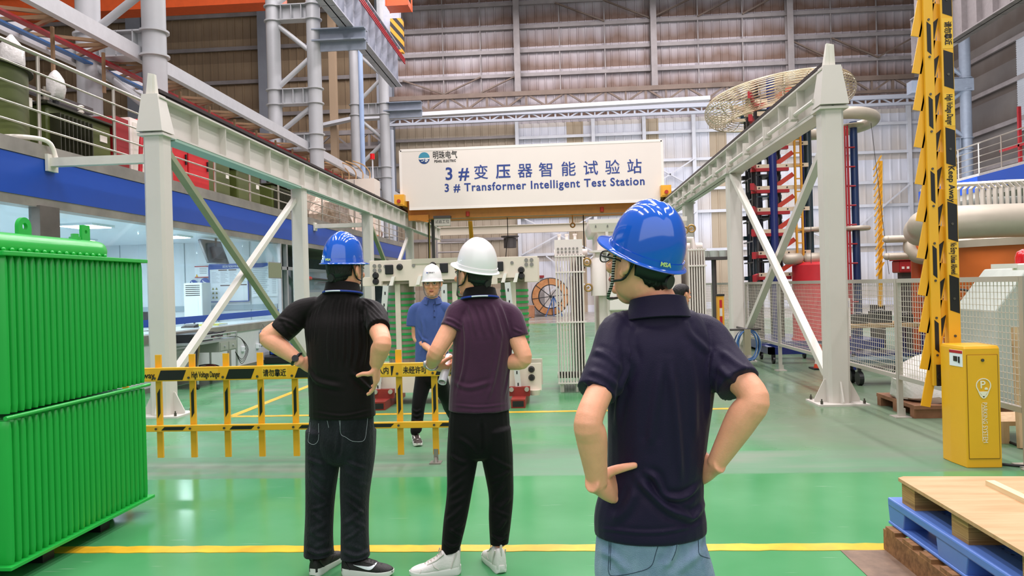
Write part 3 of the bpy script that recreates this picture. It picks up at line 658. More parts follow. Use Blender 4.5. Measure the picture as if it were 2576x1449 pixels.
# ---------------- white transformer with radiators ----------------
TANKW = mat('tank_white', '#EBE2DA', .35, var=.015)
t = thing('white_transformer', 'big white transformer tank with finned radiators behind the man in navy', 'transformer', (1.1, 11.6, 0))
b = MB(); b.box((.52, 11.05, .25), (1.72, 12.7, 2.42)); tank = b.build('tank', TANKW, t, bevel=.02)
b = MB(); b.box((.40, 10.93, 2.42), (1.80, 12.8, 2.48)); b.hexa([(.44, 10.98, 2.3), (1.76, 10.98, 2.3), (1.76, 12.75, 2.3), (.44, 12.75, 2.3), (.40, 10.93, 2.42), (1.80, 10.93, 2.42), (1.80, 12.8, 2.42), (.40, 12.8, 2.42)]); b.build('tank_cover', TANKW, t)
b = MB()
for k in range(8): b.cyl((.5 + k * .17, 10.95, 2.36), (.5 + k * .17, 10.95, 2.43), .012, n=8)
b.build('cover_bolts', GREYK, tank)
for x in (.66, .95, 1.3, 1.6):
    b = MB(); b.box((x - .02, 10.98, .3), (x + .02, 11.06, 2.3)); b.build('tank_rib', TANKW, tank)
b = MB(); b.prism([(.66, 10.9, 1.16), (1.6, 10.9, 1.16), (1.6, 10.9, 2.12), (.72, 10.9, 2.12)][::1], (0, .15, 0)); b.build('front_hatch', mat('hatch_white', '#EFEAE2', .35), t, bevel=.015)
b = MB(); b.box((.5, 11.0, .0), (.75, 12.7, .25)); b.box((1.45, 11.0, .0), (1.7, 12.7, .25)); b.build('base_skid', TANKW, t)
def radiator_bank(name, x0, n, pitch, Y0, dep, z0, z1, dirx):
    b = MB(); b.tube([(x0 - .02, Y0 + dep / 2, z1 + .05), (x0 + n * pitch + .06, Y0 + dep / 2, z1 + .05)], .06, 12); b.tube([(x0 - .02, Y0 + dep / 2, z0 + .06), (x0 + n * pitch + .06, Y0 + dep / 2, z0 + .06)], .05, 12); hd = b.build(name, TANKW, t, smooth=40)
    for k in range(n):
        x = x0 + k * pitch
        b = MB(); b.box((x, Y0, z0), (x + .012, Y0 + dep, z1)); b.cyl((x + .006, Y0, z0), (x + .006, Y0, z1), .011, n=8); b.build('cooling_fin', TANKW, hd)
    b = MB()
    for z in (z0 + .02, z0 + (z1 - z0) * .48, z1 - .25, z1 - .02): b.bar((x0 - .01, Y0 - .012, z), (x0 + n * pitch, Y0 - .012, z), .014, .022)
    b.build('spacer_rods', TANKW, hd)
radiator_bank('radiator_bank', -.09, 10, .042, 10.85, 1.35, .12, 1.98, 1)
radiator_bank('radiator_bank', 1.80, 7, .036, 10.9, 1.3, .10, 2.02, 1)
b = MB(); b.box((-.10, 10.9, 1.98), (.30, 11.3, 2.20)); hb = b.build('header_box', TANKW, t)
for r in range(2):
    for k in range(6):
        b = MB(); b.cyl((-.05 + k * .055, 10.90, 2.02 + r * .05), (-.05 + k * .055, 10.885, 2.02 + r * .05), .016, n=10); b.build('cover_stud', GREYK, hb)
for x in (-.03, .08, .2):
    b = MB(); b.cyl((x, 11.05, 2.20), (x, 11.05, 2.27), .022, n=10); b.cyl((x, 11.05, 2.27), (x, 11.05, 2.29), .032, n=10); b.build('vent_cap', TANKW, hb, smooth=40)
b = MB(); b.tube([(.22, 11.1, 1.9), (.36, 11.05, 1.86), (.55, 11.05, 1.84)], .06, 12); b.build('top_pipe', TANKW, t, smooth=40)
b = MB(); b.lathe([(0, 0), (.11, 0), (.11, .5), (.07, .56), (0, .56)], (.52, 10.95, 1.38), 20); b.cyl((.52, 10.95, 1.9), (.52, 10.95, 2.02), .045, n=12); b.cyl((.52, 10.95, 2.0), (.52, 10.95, 2.03), .13, n=16); b.build('breather_cylinder', TANKW, t, smooth=40)
for (x, z) in ((.36, 1.87), (.37, 1.50), (1.75, 2.28), (1.85, 2.3)):
    b = MB(); b.torus((x, 10.88, z), .05, .014, 18, 8, rotm((1, 0, 0), PI / 2)); b.cyl((x, 10.88, z), (x, 11.0, z), .02, n=8); b.build('valve_wheel', mat('brass', '#B08D57', .35, .6), t)
b = MB(); b.tube([(1.7, 11.1, 2.15), (1.88, 11.05, 2.15), (1.9, 11.05, 2.0)], .05, 10); b.build('top_pipe', TANKW, t, smooth=40)
b = MB(); b.cyl((.17, 10.95, .0), (.17, 10.95, .12), .02, n=8); b.cyl((-.04, 10.95, .0), (-.04, 10.95, .12), .03, n=8); b.build('radiator_foot', TANKW, t)

# ---------------- far end of the hall ----------------
p = onY(1385, 745, 38.5)
t = thing('cable_reel', 'large wooden cable reel with black rim standing before the back wall', 'reel', (p[0], 38.5, 0))
c = V3((p[0], 38.5, 1.02)); RX = rotm((1, 0, 0), PI / 2)
WOODR = mat('reel_wood', '#C08B5C', .7, alt='#A8703F', scale=5)
for y in (-.25, .25):
    b = MB(); n = 40
    for k in range(n):
        a0, a1 = 2 * PI * k / n, 2 * PI * (k + 1) / n
        b.hexa([c + V3((r * math.cos(a), y + s, r * math.sin(a))) for s in (-.03, .03) for r, a in ((.62, a0), (.92, a0), (.92, a1), (.62, a1))])
    b.build('wooden_flange', WOODR, t)
    b = MB(); b.torus(c + V3((0, y, 0)), .93, .035, 40, 8, RX); b.torus(c + V3((0, y, 0)), .61, .03, 36, 8, RX); rim = b.build('steel_rim', BLK, t)
    for k in range(8):
        a = k * PI / 4 + .1; b = MB(); b.bar(c + V3((0, y, 0)), c + V3((.93 * math.cos(a), y - .03 * (1 if y < 0 else -1), .93 * math.sin(a))), .03, .05, (0, 1, 0)); b.build('spoke', BLK, rim)
b = MB(); b.cyl(c + V3((0, -.45, 0)), c + V3((0, .45, 0)), .06, n=12); b.build('axle', BLK, t)
b = MB()
for s in (-.42, .42):
    for d in (-.35, .0, .35): b.bar(c + V3((.15, s, 0)), c + V3((.15 + d * 1.2, s, -1.0)), .05, .05)
b.build('stand', mat('stand_blue', '#3B5F96', .5), t)
p = onY(1262 + 1060 - 1060, 770, 38); q = onY(1345, 768, 38)
t = thing('wooden_crate', 'low reddish wooden crate on the floor beside the cable reel', 'crate', (q[0] - .6, 38, 0))
b = MB(); b.box((q[0] - 1.0, 37.2, .05), (q[0] - .0, 37.9, .62)); b.build('crate_body', mat('crate_wood', '#B07C5A', .7, alt='#9A6848', scale=4), t)
b = MB()
for k in range(3): b.box((q[0] - .95 + k * .4, 37.2, 0), (q[0] - .83 + k * .4, 37.9, .06))
b.build('runner', WOODR, t)
p = onY(1352, 700, 39.5)
t = thing('pale_cabinet', 'pale grey cabinet with a dark red top behind the cable reel', 'cabinet', (p[0], 39.5, 0))
b = MB(); b.box((p[0] - .95, 39.3, .02), (p[0] + .35, 39.9, 1.85)); cb = b.build('body', mat('cabinet_pale', '#C9C6C6', .45), t)
b = MB(); b.box((p[0] - .3, 39.25, .1), (p[0] + .3, 39.3, 1.75)); b.build('door', mat('cabinet_pale', '#C9C6C6'), t)
b = MB(); b.box((p[0] - .3, 39.2, 2.0), (p[0] + .35, 39.6, 2.12)); b.build('red_top', mat('dark_red', '#8C1F24', .5), t)
b = MB(); b.box((p[0] - .25, 39.3, 1.85), (p[0] + .3, 39.6, 2.0)); b.build('top_box', mat('cabinet_pale', '#C9C6C6'), t)
# grey ladder rack left of the reel
p = onY(1137, 630, 37)
t = thing('ladder_rack', 'grey tubular ladder rack standing behind the transformer core', 'rack', (p[0], 37, 0))
for s in (-.75, .75):
    b = MB(); b.cyl((p[0] + s, 37, 0), (p[0] + s, 37, 4.0), .05, n=8); b.build('upright', STEEL_UP, t)
for k in range(8):
    b = MB(); b.cyl((p[0] - .75, 37, .6 + k * .46), (p[0] + .75, 37, .6 + k * .46), .04, n=8); b.build('rung', STEEL_UP, t)
# long pale beam under the crane level at the far end
p = onY(1095, 583, 38); q = onY(1475, 573, 38)
b = MB(); b.ibeam((p[0], 38, p[2]), (q[0] + 4, 38, p[2]), .42, .25, .03, .03); struct(b.build('beam', mat('beam_cream', '#C9C0AE', .5)))
for x in (p[0] + .1, q[0] + 3.9):
    b = MB(); b.ibeam((x, 38, 0), (x, 38, p[2] - .2), .3, .3, .03, .03, (0, 1, 0)); struct(b.build('column', mat('beam_cream', '#C9C0AE')))
b = MB(); b.tube([onY(1283, 610, 42) + V3((0, 0, .25)), onY(1283, 610, 42) - V3((0, 0, .3))], .35, 12); b.tube([onY(1283, 610, 42) + V3((0, 0, .3)), onY(1283, 610, 42) + V3((0, 0, .36))], .5, 12); o = b.build('wall_siren', STEEL_D, None, loc=(onY(1283, 610, 42))); tag(o, 'dark round siren high on the back wall over the core', 'siren')
# ---------------- wire mesh fence ----------------
FENCE = mat('fence_silver', '#C4C0B6', .35, .45)
WIRE = mat('fence_wire', '#D6D0C2', .4, .2)
def fence(label, P, Q, nb, z0=.44, z1=1.49):
    P, Q = V3((*P, 0)), V3((*Q, 0)); t = thing('mesh_fence', label, 'fence', P); d = (Q - P); u = unit(d); n_ = np.cross(u, (0, 0, 1))
    L = np.linalg.norm(d); w = L / nb
    for k in range(nb + 1):
        c = P + u * w * k
        b = MB(); b.bar(c, c + V3((0, 0, z1 + .02)), .05, .05, u); po = b.build('post', FENCE, t)
        b = MB(); b.cbox(c + V3((0, 0, .006)), (.17, .17, .012)); b.cbox(c + V3((0, 0, .05)) - u * .0 + n_ * .035, (.03, .03, .09)); b.build('foot_plate', FENCE, po)
    for k in range(nb):
        a = P + u * (w * k + .035); c = P + u * (w * (k + 1) - .035)
        b = MB()
        for z in (z0, z1): b.bar(a + V3((0, 0, z)), c + V3((0, 0, z)), .045, .045)
        for e in (a, c): b.bar(e + V3((0, 0, z0)), e + V3((0, 0, z1)), .03, .03, u)
        fr = b.build('panel_frame', FENCE, t)
        b = MB(); m = int((w - .07) / .055)
        for i in range(1, m): b.bar(a + u * (i * (w - .07) / m) + V3((0, 0, z0)), a + u * (i * (w - .07) / m) + V3((0, 0, z1)), .0045, .0045, u)
        m = int((z1 - z0) / .055)
        for i in range(1, m): z = z0 + i * (z1 - z0) / m; b.bar(a + V3((0, 0, z)), c + V3((0, 0, z)), .0045, .0045)
        b.build('wire_mesh', WIRE, fr)
    return t
fence('wire mesh fence panels along the right side of the test bay', (3.65, 6.25), (3.65, 15.35), 4)
fence('short wire mesh fence turning away behind the pale runway post', (3.6, 15.5), (3.05, 18.6), 2)
# ---------------- impulse generator tower ----------------
TRED = mat('tower_red', '#A81F28', .45, var=.08)
TBLK = mat('tower_black', '#12131A', .25, coat=.4)
TBLU = mat('tower_blue', '#14286E', .3, coat=.3)
TTEAL = mat('tower_teal', '#17353F', .3, coat=.3)
TNAVY = mat('tower_navy', '#12305C', .3, coat=.3)
CREAMB = mat('insulator_cream', '#E0D0B4', .45)
SILV = mat('brushed_silver', '#BDB7A8', .32, .65, var=.04)
SILVM = mat('matt_silver', '#BFB6A4', .42, .25, var=.03)
t = thing('impulse_generator', 'tall red shelved high voltage impulse generator tower with a wire ring on top', 'generator tower', (4.7, 17.2, 0))
for (x, y, r, m, z1) in ((4.32, 17.0, .10, TBLK, 5.9), (4.48, 18.2, .10, TBLK, 5.6), (4.66, 16.9, .09, TBLU, 6.0), (5.0, 18.3, .09, TBLK, 5.2), (4.9, 17.4, .07, TBLK, 5.0), (5.45, 17.0, .085, TTEAL, 4.95), (5.62, 17.8, .08, TBLU, 4.9), (6.44, 17.0, .08, TNAVY, 4.95)):
    b = MB(); b.cyl((x, y, .0), (x, y, z1), r, n=18); b.build('insulating_post', m, t, smooth=40)
for k in range(9):
    z = 1.60 + k * .475 - .01
    b = MB(); b.bar((4.30, 16.88, z + .07), (5.42, 16.88, z + .07), .03, .085, (0, 0, 1)); ar = b.build('cream_arm', CREAMB, t)
    for x in (4.35, 4.6, 4.95, 5.3):
        b = MB(); b.cyl((x, 16.865, z + .07), (x, 16.85, z + .07), .016, n=8); b.build('arm_bolt', BLK, ar)
    b = MB(); b.hexa([(3.92, 15.9, z - .08), (4.24, 16.85, z - .02), (4.3, 16.85, z - .02), (4.0, 15.9, z - .08), (3.92, 15.9, z + .06), (4.24, 16.85, z + .10), (4.3, 16.85, z + .10), (4.0, 15.9, z + .06)]); b.box((4.2, 16.86, z - .04), (5.0, 16.98, z + .03)); b.build('red_tray', TRED, t)
    b = MB(); b.bar((4.75, 16.95, z + .12), (5.1, 16.9, z + .36), .03, .1); b.build('red_link', mat('link_red', '#C23A22', .45), t)
    b = MB(); b.box((4.3, 16.9, z - .13), (4.62, 18.2, z - .10)); b.box((4.3, 18.15, z - .04), (5.2, 18.3, z + .05)); b.build('deck', BLK if k % 2 else TTEAL, t)
    b = MB(); b.cyl((4.42, 17.5, z + .06), (4.42, 17.5, z + .34), .16, n=20); b.build('capacitor', TBLK, t, smooth=40)
    b = MB(); b.cyl((4.95, 17.75, z + .06), (4.95, 17.75, z + .34), .13, n=18); b.build('capacitor', TBLK, t, smooth=40)
for x in (5.11, 5.24):
    b = MB(); b.bar((x, 16.8, 1.9), (x, 16.8, 4.75), .035, .06, (0, 1, 0)); b.build('ladder_rail', mat('ladder_yellow', '#D79A2B', .5), t)
for k in range(10):
    b = MB(); b.bar((5.11, 16.8, 2.05 + k * .28), (5.24, 16.8, 2.05 + k * .28), .025, .025); b.build('ladder_rung', mat('ladder_yellow', '#D79A2B'), t)
def ring_path(cx, cy, z, rx, ry, n=72, tilt=0.): return [(cx + rx * math.cos(2 * PI * k / n), cy + ry * math.sin(2 * PI * k / n), z + tilt * math.cos(2 * PI * k / n)) for k in range(n)]
b = MB(); cx, cy, zc = 4.93, 17.3, 5.52; rt = .31; R1, R2 = 1.28, 1.45; n = 72
for w in range(34):
    a = 2 * PI * w / 34
    pts = []
    for k in range(n):
        q = 2 * PI * k / n; cq, sq = math.cos(q), math.sin(q)
        pts.append((cx + (R1 + rt * math.cos(a)) * cq, cy + (R2 + rt * math.cos(a)) * sq, zc + rt * math.sin(a) + .15 * cq - .0))
    b.tube(pts, .009, 4, True)
cage = b.build('wire_ring_cage', mat('cage_wire', '#C9B999', .35, .5), t)
for k in range(14):
    b = MB()
    q = 2 * PI * k / 14; c = V3((cx + R1 * math.cos(q), cy + R2 * math.sin(q), zc + .15 * math.cos(q))); u = V3((math.cos(q), math.sin(q), 0))
    b.tube([c + .295 * (math.cos(2 * PI * j / 20) * u + V3((0, 0, math.sin(2 * PI * j / 20)))) for j in range(20)], .012, 5, True); b.build('cage_hoop', SILV, cage)
b = MB()
for (xa, ya) in ((3.8, 16.6), (5.9, 16.7), (4.0, 18.1), (5.7, 18.0)): b.bar((xa, ya, 5.3), (4.8, 17.3, 5.18), .05, .07)
b.bar((4.1, 16.95, 5.2), (5.2, 16.95, 5.2), .08, .1); b.build('cage_arms', CREAMB, t)
b = MB(); b.tube(ring_path(5.95, 17.3, 4.98, .95, 1.15, 48), .13, 14, True); b.build('smooth_ring', SILVM, t, smooth=60)
for (x, y) in ((5.45, 17.0), (6.44, 17.0)):
    b = MB(); b.lathe([(0, 0), (.12, 0), (.22, .06), (.22, .08), (0, .08)], (x, y, 4.82), 24); b.build('post_cap', SILVM, t, smooth=40)
    b = MB(); b.torus((x, y, 2.62), .25, .05, 30, 10); b.cyl((x, y, 2.58), (x, y, 2.62), .25, n=30); b.build('guard_ring', SILVM, t, smooth=50)
for x in (6.21, 6.27):
    b = MB(); b.cyl((x, 16.9, .1), (x, 16.9, 4.85), .025, n=8); b.build('red_ladder_rail', TRED, t)
for k in range(10):
    b = MB(); b.cyl((6.24, 16.9, .6 + k * .42), (6.42, 16.9, .6 + k * .42), .018, n=6); b.build('red_ladder_rung', TRED, t)
for (x0, x1) in ((4.72, 5.12), (5.16, 5.55)):
    b = MB(); b.tube([(x0 - .02, 16.45, 1.98), (x0 + .03, 16.45, 1.98), (x1 - .05, 16.45, 1.98), (x1, 16.45, 1.98)], [.06, .12, .12, .06], 18); b.build('cream_roller', SILVM, t, smooth=50)
b = MB(); b.lathe([(0, .25), (.55, .25), (.52, .30), (.50, 1.84), (.42, 1.9), (0, 1.9)], (5.45, 16.6, 0), 32); b.build('red_drum', mat('drum_red', '#C8242E', .4, var=.04), t, smooth=40)
b = MB(); b.box((4.2, 16.1, .06), (6.6, 18.4, .25)); b.build('base_frame', TBLU, t)
b = MB()
for x in (4.3, 6.5):
    for y in (16.2, 18.3): b.cyl((x, y, 0), (x, y, .1), .07, n=12)
b.build('base_feet', BLK, t)
for (x, y, x2) in ((5.3, 16.3, 5.2), (6.7, 16.7, 6.95)):
    b = MB(); b.tube([(x, y, 4.85), (x2, y - .1, 1.6)], .006, 5); b.build('earth_wire', STEEL_D, t)
# ---------------- orange reactor with silver ring ----------------
ORG = mat('reactor_orange', '#D9702A', .5, var=.05, scale=1.5)
t = thing('reactor', 'big orange cylinder reactor under a thick silver ring at the right edge', 'reactor', (7.4, 12.6, 0))
b = MB(); b.lathe([(0, .35), (1.25, .35), (1.25, 1.98), (0, 1.98)], (7.4, 12.6, 0), 64); b.build('coil_body', ORG, t, smooth=40)
b = MB(); b.lathe([(0, 1.96), (1.32, 1.96), (1.32, 2.07), (1.2, 2.12), (0, 2.12)], (7.4, 12.6, 0), 64); b.build('collar', SILVM, t, smooth=40)
ctl = [(5.75, 11.0), (6.6, 11.0), (7.8, 11.0), (8.9, 11.05), (9.5, 11.6), (9.6, 12.6), (9.3, 13.6), (8.4, 14.0), (7.4, 14.0), (6.6, 13.75), (6.0, 13.1), (5.66, 12.2), (5.40, 11.6), (5.46, 11.18)]
rp = [(*p, 2.28) for p in crom(ctl[-2:] + ctl + ctl[:3], 6)][12:12 + 6 * len(ctl)]
b = MB(); b.tube(rp, .235, 28, True); b.build('silver_ring', SILVM, t, smooth=60)
b = MB()
for k in range(4): a = k * PI / 2 + .6; b.bar((7.4 + .9 * math.cos(a), 12.6 + .9 * math.sin(a), 2.1), (7.4 + 1.35 * math.cos(a), 12.6 + 1.05 * math.sin(a), 2.2), .12, .1)
b.build('ring_brackets', SILVM, t)
for a in (0, PI / 2, PI, 3 * PI / 2):
    b = MB(); b.box((7.4 + .95 * math.cos(a + .6) - .12, 12.6 + .95 * math.sin(a + .6) - .12, 0), (7.4 + .95 * math.cos(a + .6) + .12, 12.6 + .95 * math.sin(a + .6) + .12, .36)); b.build('base_foot', STEEL_G, t)
t = thing('voltage_divider', 'orange post with a small silver ring and two prongs beside the big silver ring', 'divider', (6.86, 15.1, 0))
b = MB(); b.cyl((6.86, 15.1, .02), (6.86, 15.1, 1.84), .115, n=20); b.build('orange_post', mat('divider_orange', '#B8532A', .45), t, smooth=40)
b = MB(); b.torus((6.86, 14.9, 2.09), .23, .115, 32, 12, rotm((1, 0, 0), PI / 2 - .3)); b.build('silver_ring', SILVM, t, smooth=60)
b = MB(); b.ell((6.88, 14.95, 2.09), (.19, .17, .19)); b.build('orange_knob', ORG, t, smooth=60)
for z in (2.26, 1.93):
    b = MB(); b.tube([(6.19, 14.9, z), (6.23, 14.9, z), (6.7, 14.9, z)], [.045, .07, .07], 14); b.ell((6.21, 14.9, z), (.07, .07, .07)); b.build('prong', SILVM, t, smooth=60)
b = MB(); b.lathe([(0, 0), (.3, 0), (.3, .05), (.12, .09), (0, .09)], (6.86, 15.1, 0), 24); b.build('base', STEEL_D, t)
# cream bent pipe frames behind the ring
for k in range(9):
    x0 = 7.35 + k * .17; y = 14.75 + k * .10; z1 = 3.24 + .015 * k; w = .46
    t = thing('pipe_frame', 'cream bent pipe frame in the row behind the big silver ring', 'pipe frame', (x0 + w / 2, y, 0), 'bent pipe frames behind the silver ring')
    b = MB(); b.tube([(x0, y, 0), (x0, y, z1 - .1), (x0 + .1, y, z1), (x0 + w, y, z1), (x0 + w + .1, y, z1 - .1), (x0 + w + .1, y, 0)], .04, 4); b.build('bent_pipe', mat('pipe_cream', '#DDD8CC', .4), t)
    b = MB(); b.bar((x0, y, 2.4), (x0 + w + .1, y, 2.4), .05, .05); b.build('cross_bar', mat('pipe_cream', '#DDD8CC'), t)
# grey machine with a sloped hood and a red disc
t = thing('sloped_machine', 'grey sloped hood machine with a red disc behind the fence at right', 'machine', (5.4, 9.2, 0))
b = MB(); b.prism([(4.88, 8.9, 0.02), (6.4, 8.9, .02), (6.4, 8.9, 1.60), (5.25, 8.9, 1.60), (4.88, 8.9, 1.12)][::-1], (0, .9, 0)); b.build('hood', mat('machine_grey', '#AEB7AC', .45, var=.05), t, bevel=.02)
b = MB(); b.cyl((5.48, 8.9, 1.12), (5.48, 8.84, 1.12), .27, n=32); b.build('red_disc', mat('disc_red', '#C2202B', .4), t, smooth=40)
b = MB(); b.cyl((5.48, 8.86, 1.12), (5.48, 8.80, 1.12), .06, n=16); b.build('hub', STEEL_D, t, smooth=40)
# beacon on a post at the fence end
t = thing('beacon_post', 'aluminium post with red beacon lamp at the near fence end', 'post', (3.66, 6.05, 0))
b = MB(); b.box((3.61, 6.0, 0), (3.71, 6.1, 1.56)); b.build('column', FENCE, t)
b = MB(); b.box((3.53, 5.95, 0), (3.79, 6.15, .012)); b.build('base_plate', FENCE, t)
b = MB(); b.lathe([(0, 1.56), (.085, 1.56), (.085, 1.60), (.07, 1.61), (0, 1.61)], (3.55, 6.05, 0), 24); b.build('lamp_base', TANKW, t, smooth=40)
b = MB(); b.lathe([(.068, 1.61), (.068, 1.66), (.055, 1.70), (.02, 1.72), (0, 1.72)], (3.55, 6.05, 0), 24); b.build('red_dome', mat('beacon_red', '#D5141C', .2, coat=.5), t, smooth=50)
b = MB(); b.box((3.30, 6.02, 1.575), (3.48, 6.06, 1.61)); b.build('white_bracket', TANKW, t)
# blue trolley and its neighbours behind the fence
def castor(b, x, y, r=.06):
    b.cyl((x - .02, y, r), (x + .02, y, r), r, n=16); b.box((x - .035, y - .015, r), (x + .035, y + .015, r * 2 + .05))
t = thing('blue_trolley', 'low dark blue steel trolley on castors behind the wire fence', 'trolley', (4.2, 14.5, 0))
b = MB(); b.box((3.76, 14.15, .17), (4.75, 14.27, .30)); b.box((3.76, 15.0, .17), (4.75, 15.12, .30)); b.box((3.76, 14.15, .17), (3.86, 15.1, .30)); b.box((4.65, 14.15, .17), (4.75, 15.1, .30)); b.build('frame', TBLU, t)
for x, y in ((3.84, 14.2), (4.66, 14.2), (3.84, 15.05), (4.66, 15.05)):
    b = MB(); castor(b, x, y, .065); b.build('castor', BLK, t)
t = thing('traffic_cone', 'small orange and white traffic cone at the foot of the runway post', 'cone', (4.35, 13.2, 0))
b = MB(); b.box((4.2, 13.05, 0), (4.5, 13.35, .025)); b.build('base', BLK, t)
b = MB(); b.lathe([(.11, .02), (.09, .09), (0, .09)], (4.35, 13.2, 0), 20); b.lathe([(.07, .17), (.02, .42), (0, .42)], (4.35, 13.2, 0), 20); b.build('cone', mat('cone_orange', '#E0481E', .45), t, smooth=40)
b = MB(); b.lathe([(.09, .09), (.07, .17)], (4.35, 13.2, 0), 20); b.build('white_band', TANKW, t, smooth=40)
t = thing('work_bench', 'wooden topped work bench with tools behind the fence', 'bench', (5.3, 13.2, 0))
b = MB(); b.box((4.75, 12.9, .70), (6.0, 13.7, .76)); b.build('top', mat('bench_wood', '#B79C72', .6, alt='#9C7F55', scale=5), t)
for x in (4.8, 5.92):
    for y in (12.95, 13.6):
        b = MB(); b.box((x, y, 0), (x + .05, y + .05, .70)); b.build('leg', TBLU, t)
b = MB(); b.box((4.8, 12.95, .22), (5.95, 13.6, .27)); b.build('shelf', TBLU, t)
BM = mat('black_machine', '#24272C', .4, .3)
for k, (x, y, s) in enumerate(((5.0, 13.2, .16), (5.4, 13.3, .2), (5.75, 13.2, .14))):
    t = thing('tool_box', ('small black tool case at the left end of the work bench', 'taller black tool case in the middle of the work bench', 'small black tool case at the right end of the work bench')[k], 'tool case', (x, y, .76))
    b = MB(); b.box((x - s * .8, y - .1, .76), (x + s * .8, y + .1, .76 + s)); b.build('case', BM, t, bevel=.01)
    b = MB(); b.tube([(x - .05, y, .76 + s), (x - .05, y, .79 + s), (x + .05, y, .79 + s), (x + .05, y, .76 + s)], .008, 6); b.build('handle', STEEL_G, t)
t = thing('red_engine', 'red motor unit behind the fence near the orange post', 'motor', (7.4, 16.6, 0))
ex = onY(2275, 680, 16.6)[0]
b = MB(); b.box((ex - .18, 16.4, 1.62), (ex + .18, 16.8, 1.88)); b.build('casing', mat('engine_red', '#A01C22', .4), t, bevel=.03)
b = MB(); b.box((ex - .21, 16.37, 1.88), (ex + .21, 16.83, 1.93)); b.build('lid', mat('engine_red', '#A01C22'), t)
b = MB(); b.box((ex - .10, 16.5, 0), (ex + .10, 16.7, 1.62)); b.build('stand', STEEL_D, t)
b = MB()
for k in range(3): b.box((ex - .14 + k * .1, 16.385, 1.70), (ex - .09 + k * .1, 16.4, 1.75))
b.build('vents', TANKW, t)
t = thing('hand_truck', 'dark hand trolley with wheels on the floor behind the fence', 'trolley', (4.6, 11.0, 0))
b = MB(); b.box((4.1, 11.0, .32), (4.95, 11.5, .37)); b.build('deck', mat('deck_teal', '#3C5660', .5), t)
for x, y in ((4.2, 11.1), (4.85, 11.1), (4.2, 11.4), (4.85, 11.4)):
    b = MB(); b.cyl((x - .03, y, .1), (x + .03, y, .1), .1, n=18); b.box((x - .02, y - .02, .1), (x + .02, y + .02, .33)); b.build('wheel', BLK, t)
t = thing('white_panel_box', 'white control panel with blue buttons behind the fence beside the runway post', 'control panel', (4.3, 12.2, 0))
b = MB(); b.box((4.36, 12.2, .62), (4.50, 12.3, 1.22)); b.build('box', TANKW, t)
b = MB(); b.box((4.38, 12.19, 1.08), (4.48, 12.2, 1.18)); b.build('buttons', BLUE, t)
b = MB(); b.cyl((4.43, 12.25, 0), (4.43, 12.25, .62), .03, n=8); b.cyl((4.43, 12.25, 0), (4.43, 12.25, .02), .14, n=14); b.build('stand', STEEL_D, t)
t = thing('fan', 'round grey floor fan behind the fence next to the orange post', 'fan', (5.15, 10.6, 0))
b = MB(); b.torus((5.15, 10.2, 1.05), .30, .015, 28, 6, rotm((1, 0, 0), PI / 2)); b.torus((5.15, 10.15, 1.05), .16, .008, 20, 6, rotm((1, 0, 0), PI / 2))
for k in range(12): a = k * PI / 6; b.bar((5.15, 10.15, 1.05), (5.15 + .3 * math.cos(a), 11.2, 1.05 + .3 * math.sin(a)), .006, .006)
b.build('guard', STEEL_D, t)
b = MB()
for k in range(4): a = k * PI / 2; b.hexa([V3((5.15, 10.24, 1.05)) + V3(v) for v in ((.03 * math.cos(a), 0, .03 * math.sin(a)), (.25 * math.cos(a), -.03, .25 * math.sin(a)), (.25 * math.cos(a + .7), .03, .25 * math.sin(a + .7)), (.03 * math.cos(a + .7), 0, .03 * math.sin(a + .7)), (.03 * math.cos(a), .01, .03 * math.sin(a)), (.25 * math.cos(a), -.02, .25 * math.sin(a)), (.25 * math.cos(a + .7), .04, .25 * math.sin(a + .7)), (.03 * math.cos(a + .7), .01, .03 * math.sin(a + .7)))])
b.build('blades', STEEL_G, t)
b = MB(); b.cyl((5.15, 10.3, 0), (5.15, 10.3, 1.0), .03, n=10); b.cyl((5.15, 10.3, 0), (5.15, 10.3, .03), .22, n=20); b.cyl((5.15, 10.22, 1.05), (5.15, 10.4, 1.05), .09, n=14); b.build('stand', STEEL_D, t)
# wrapped bundle on a pallet just behind the fence
t = thing('wrapped_bundle', 'lumpy bundle wrapped in white plastic film on a pallet behind the fence', 'bundle', (4.5, 8.9, 0))
nn = 28; b = MB(); rr = random.Random(7); rings = []
for j, (z, sx_, sy_) in enumerate(((.14, .50, .42), (.2, .56, .46), (.38, .52, .44), (.52, .40, .36), (.62, .26, .26), (.66, .08, .1))):
    rings.append([(4.25 + sx_ * .92 * math.cos(2 * PI * i / nn) * (1 + rr.uniform(-.07, .07)), 8.9 + sy_ * math.sin(2 * PI * i / nn) * (1 + rr.uniform(-.07, .07)), z + rr.uniform(-.02, .02)) for i in range(nn)])
b.loft(rings); b.build('plastic_film', mat('film_white', '#E4E2DC', .25, bump=.6, bscale=18), t, smooth=30)
b = MB(); b.box((3.75, 8.4, .10), (4.78, 9.4, .14))
for y in (8.42, 8.85, 9.28): b.box((3.75, y, 0), (4.78, y + .1, .10))
b.build('pallet_base', mat('pallet_brown', '#94694A', .75, alt='#7A5236', scale=6), t)
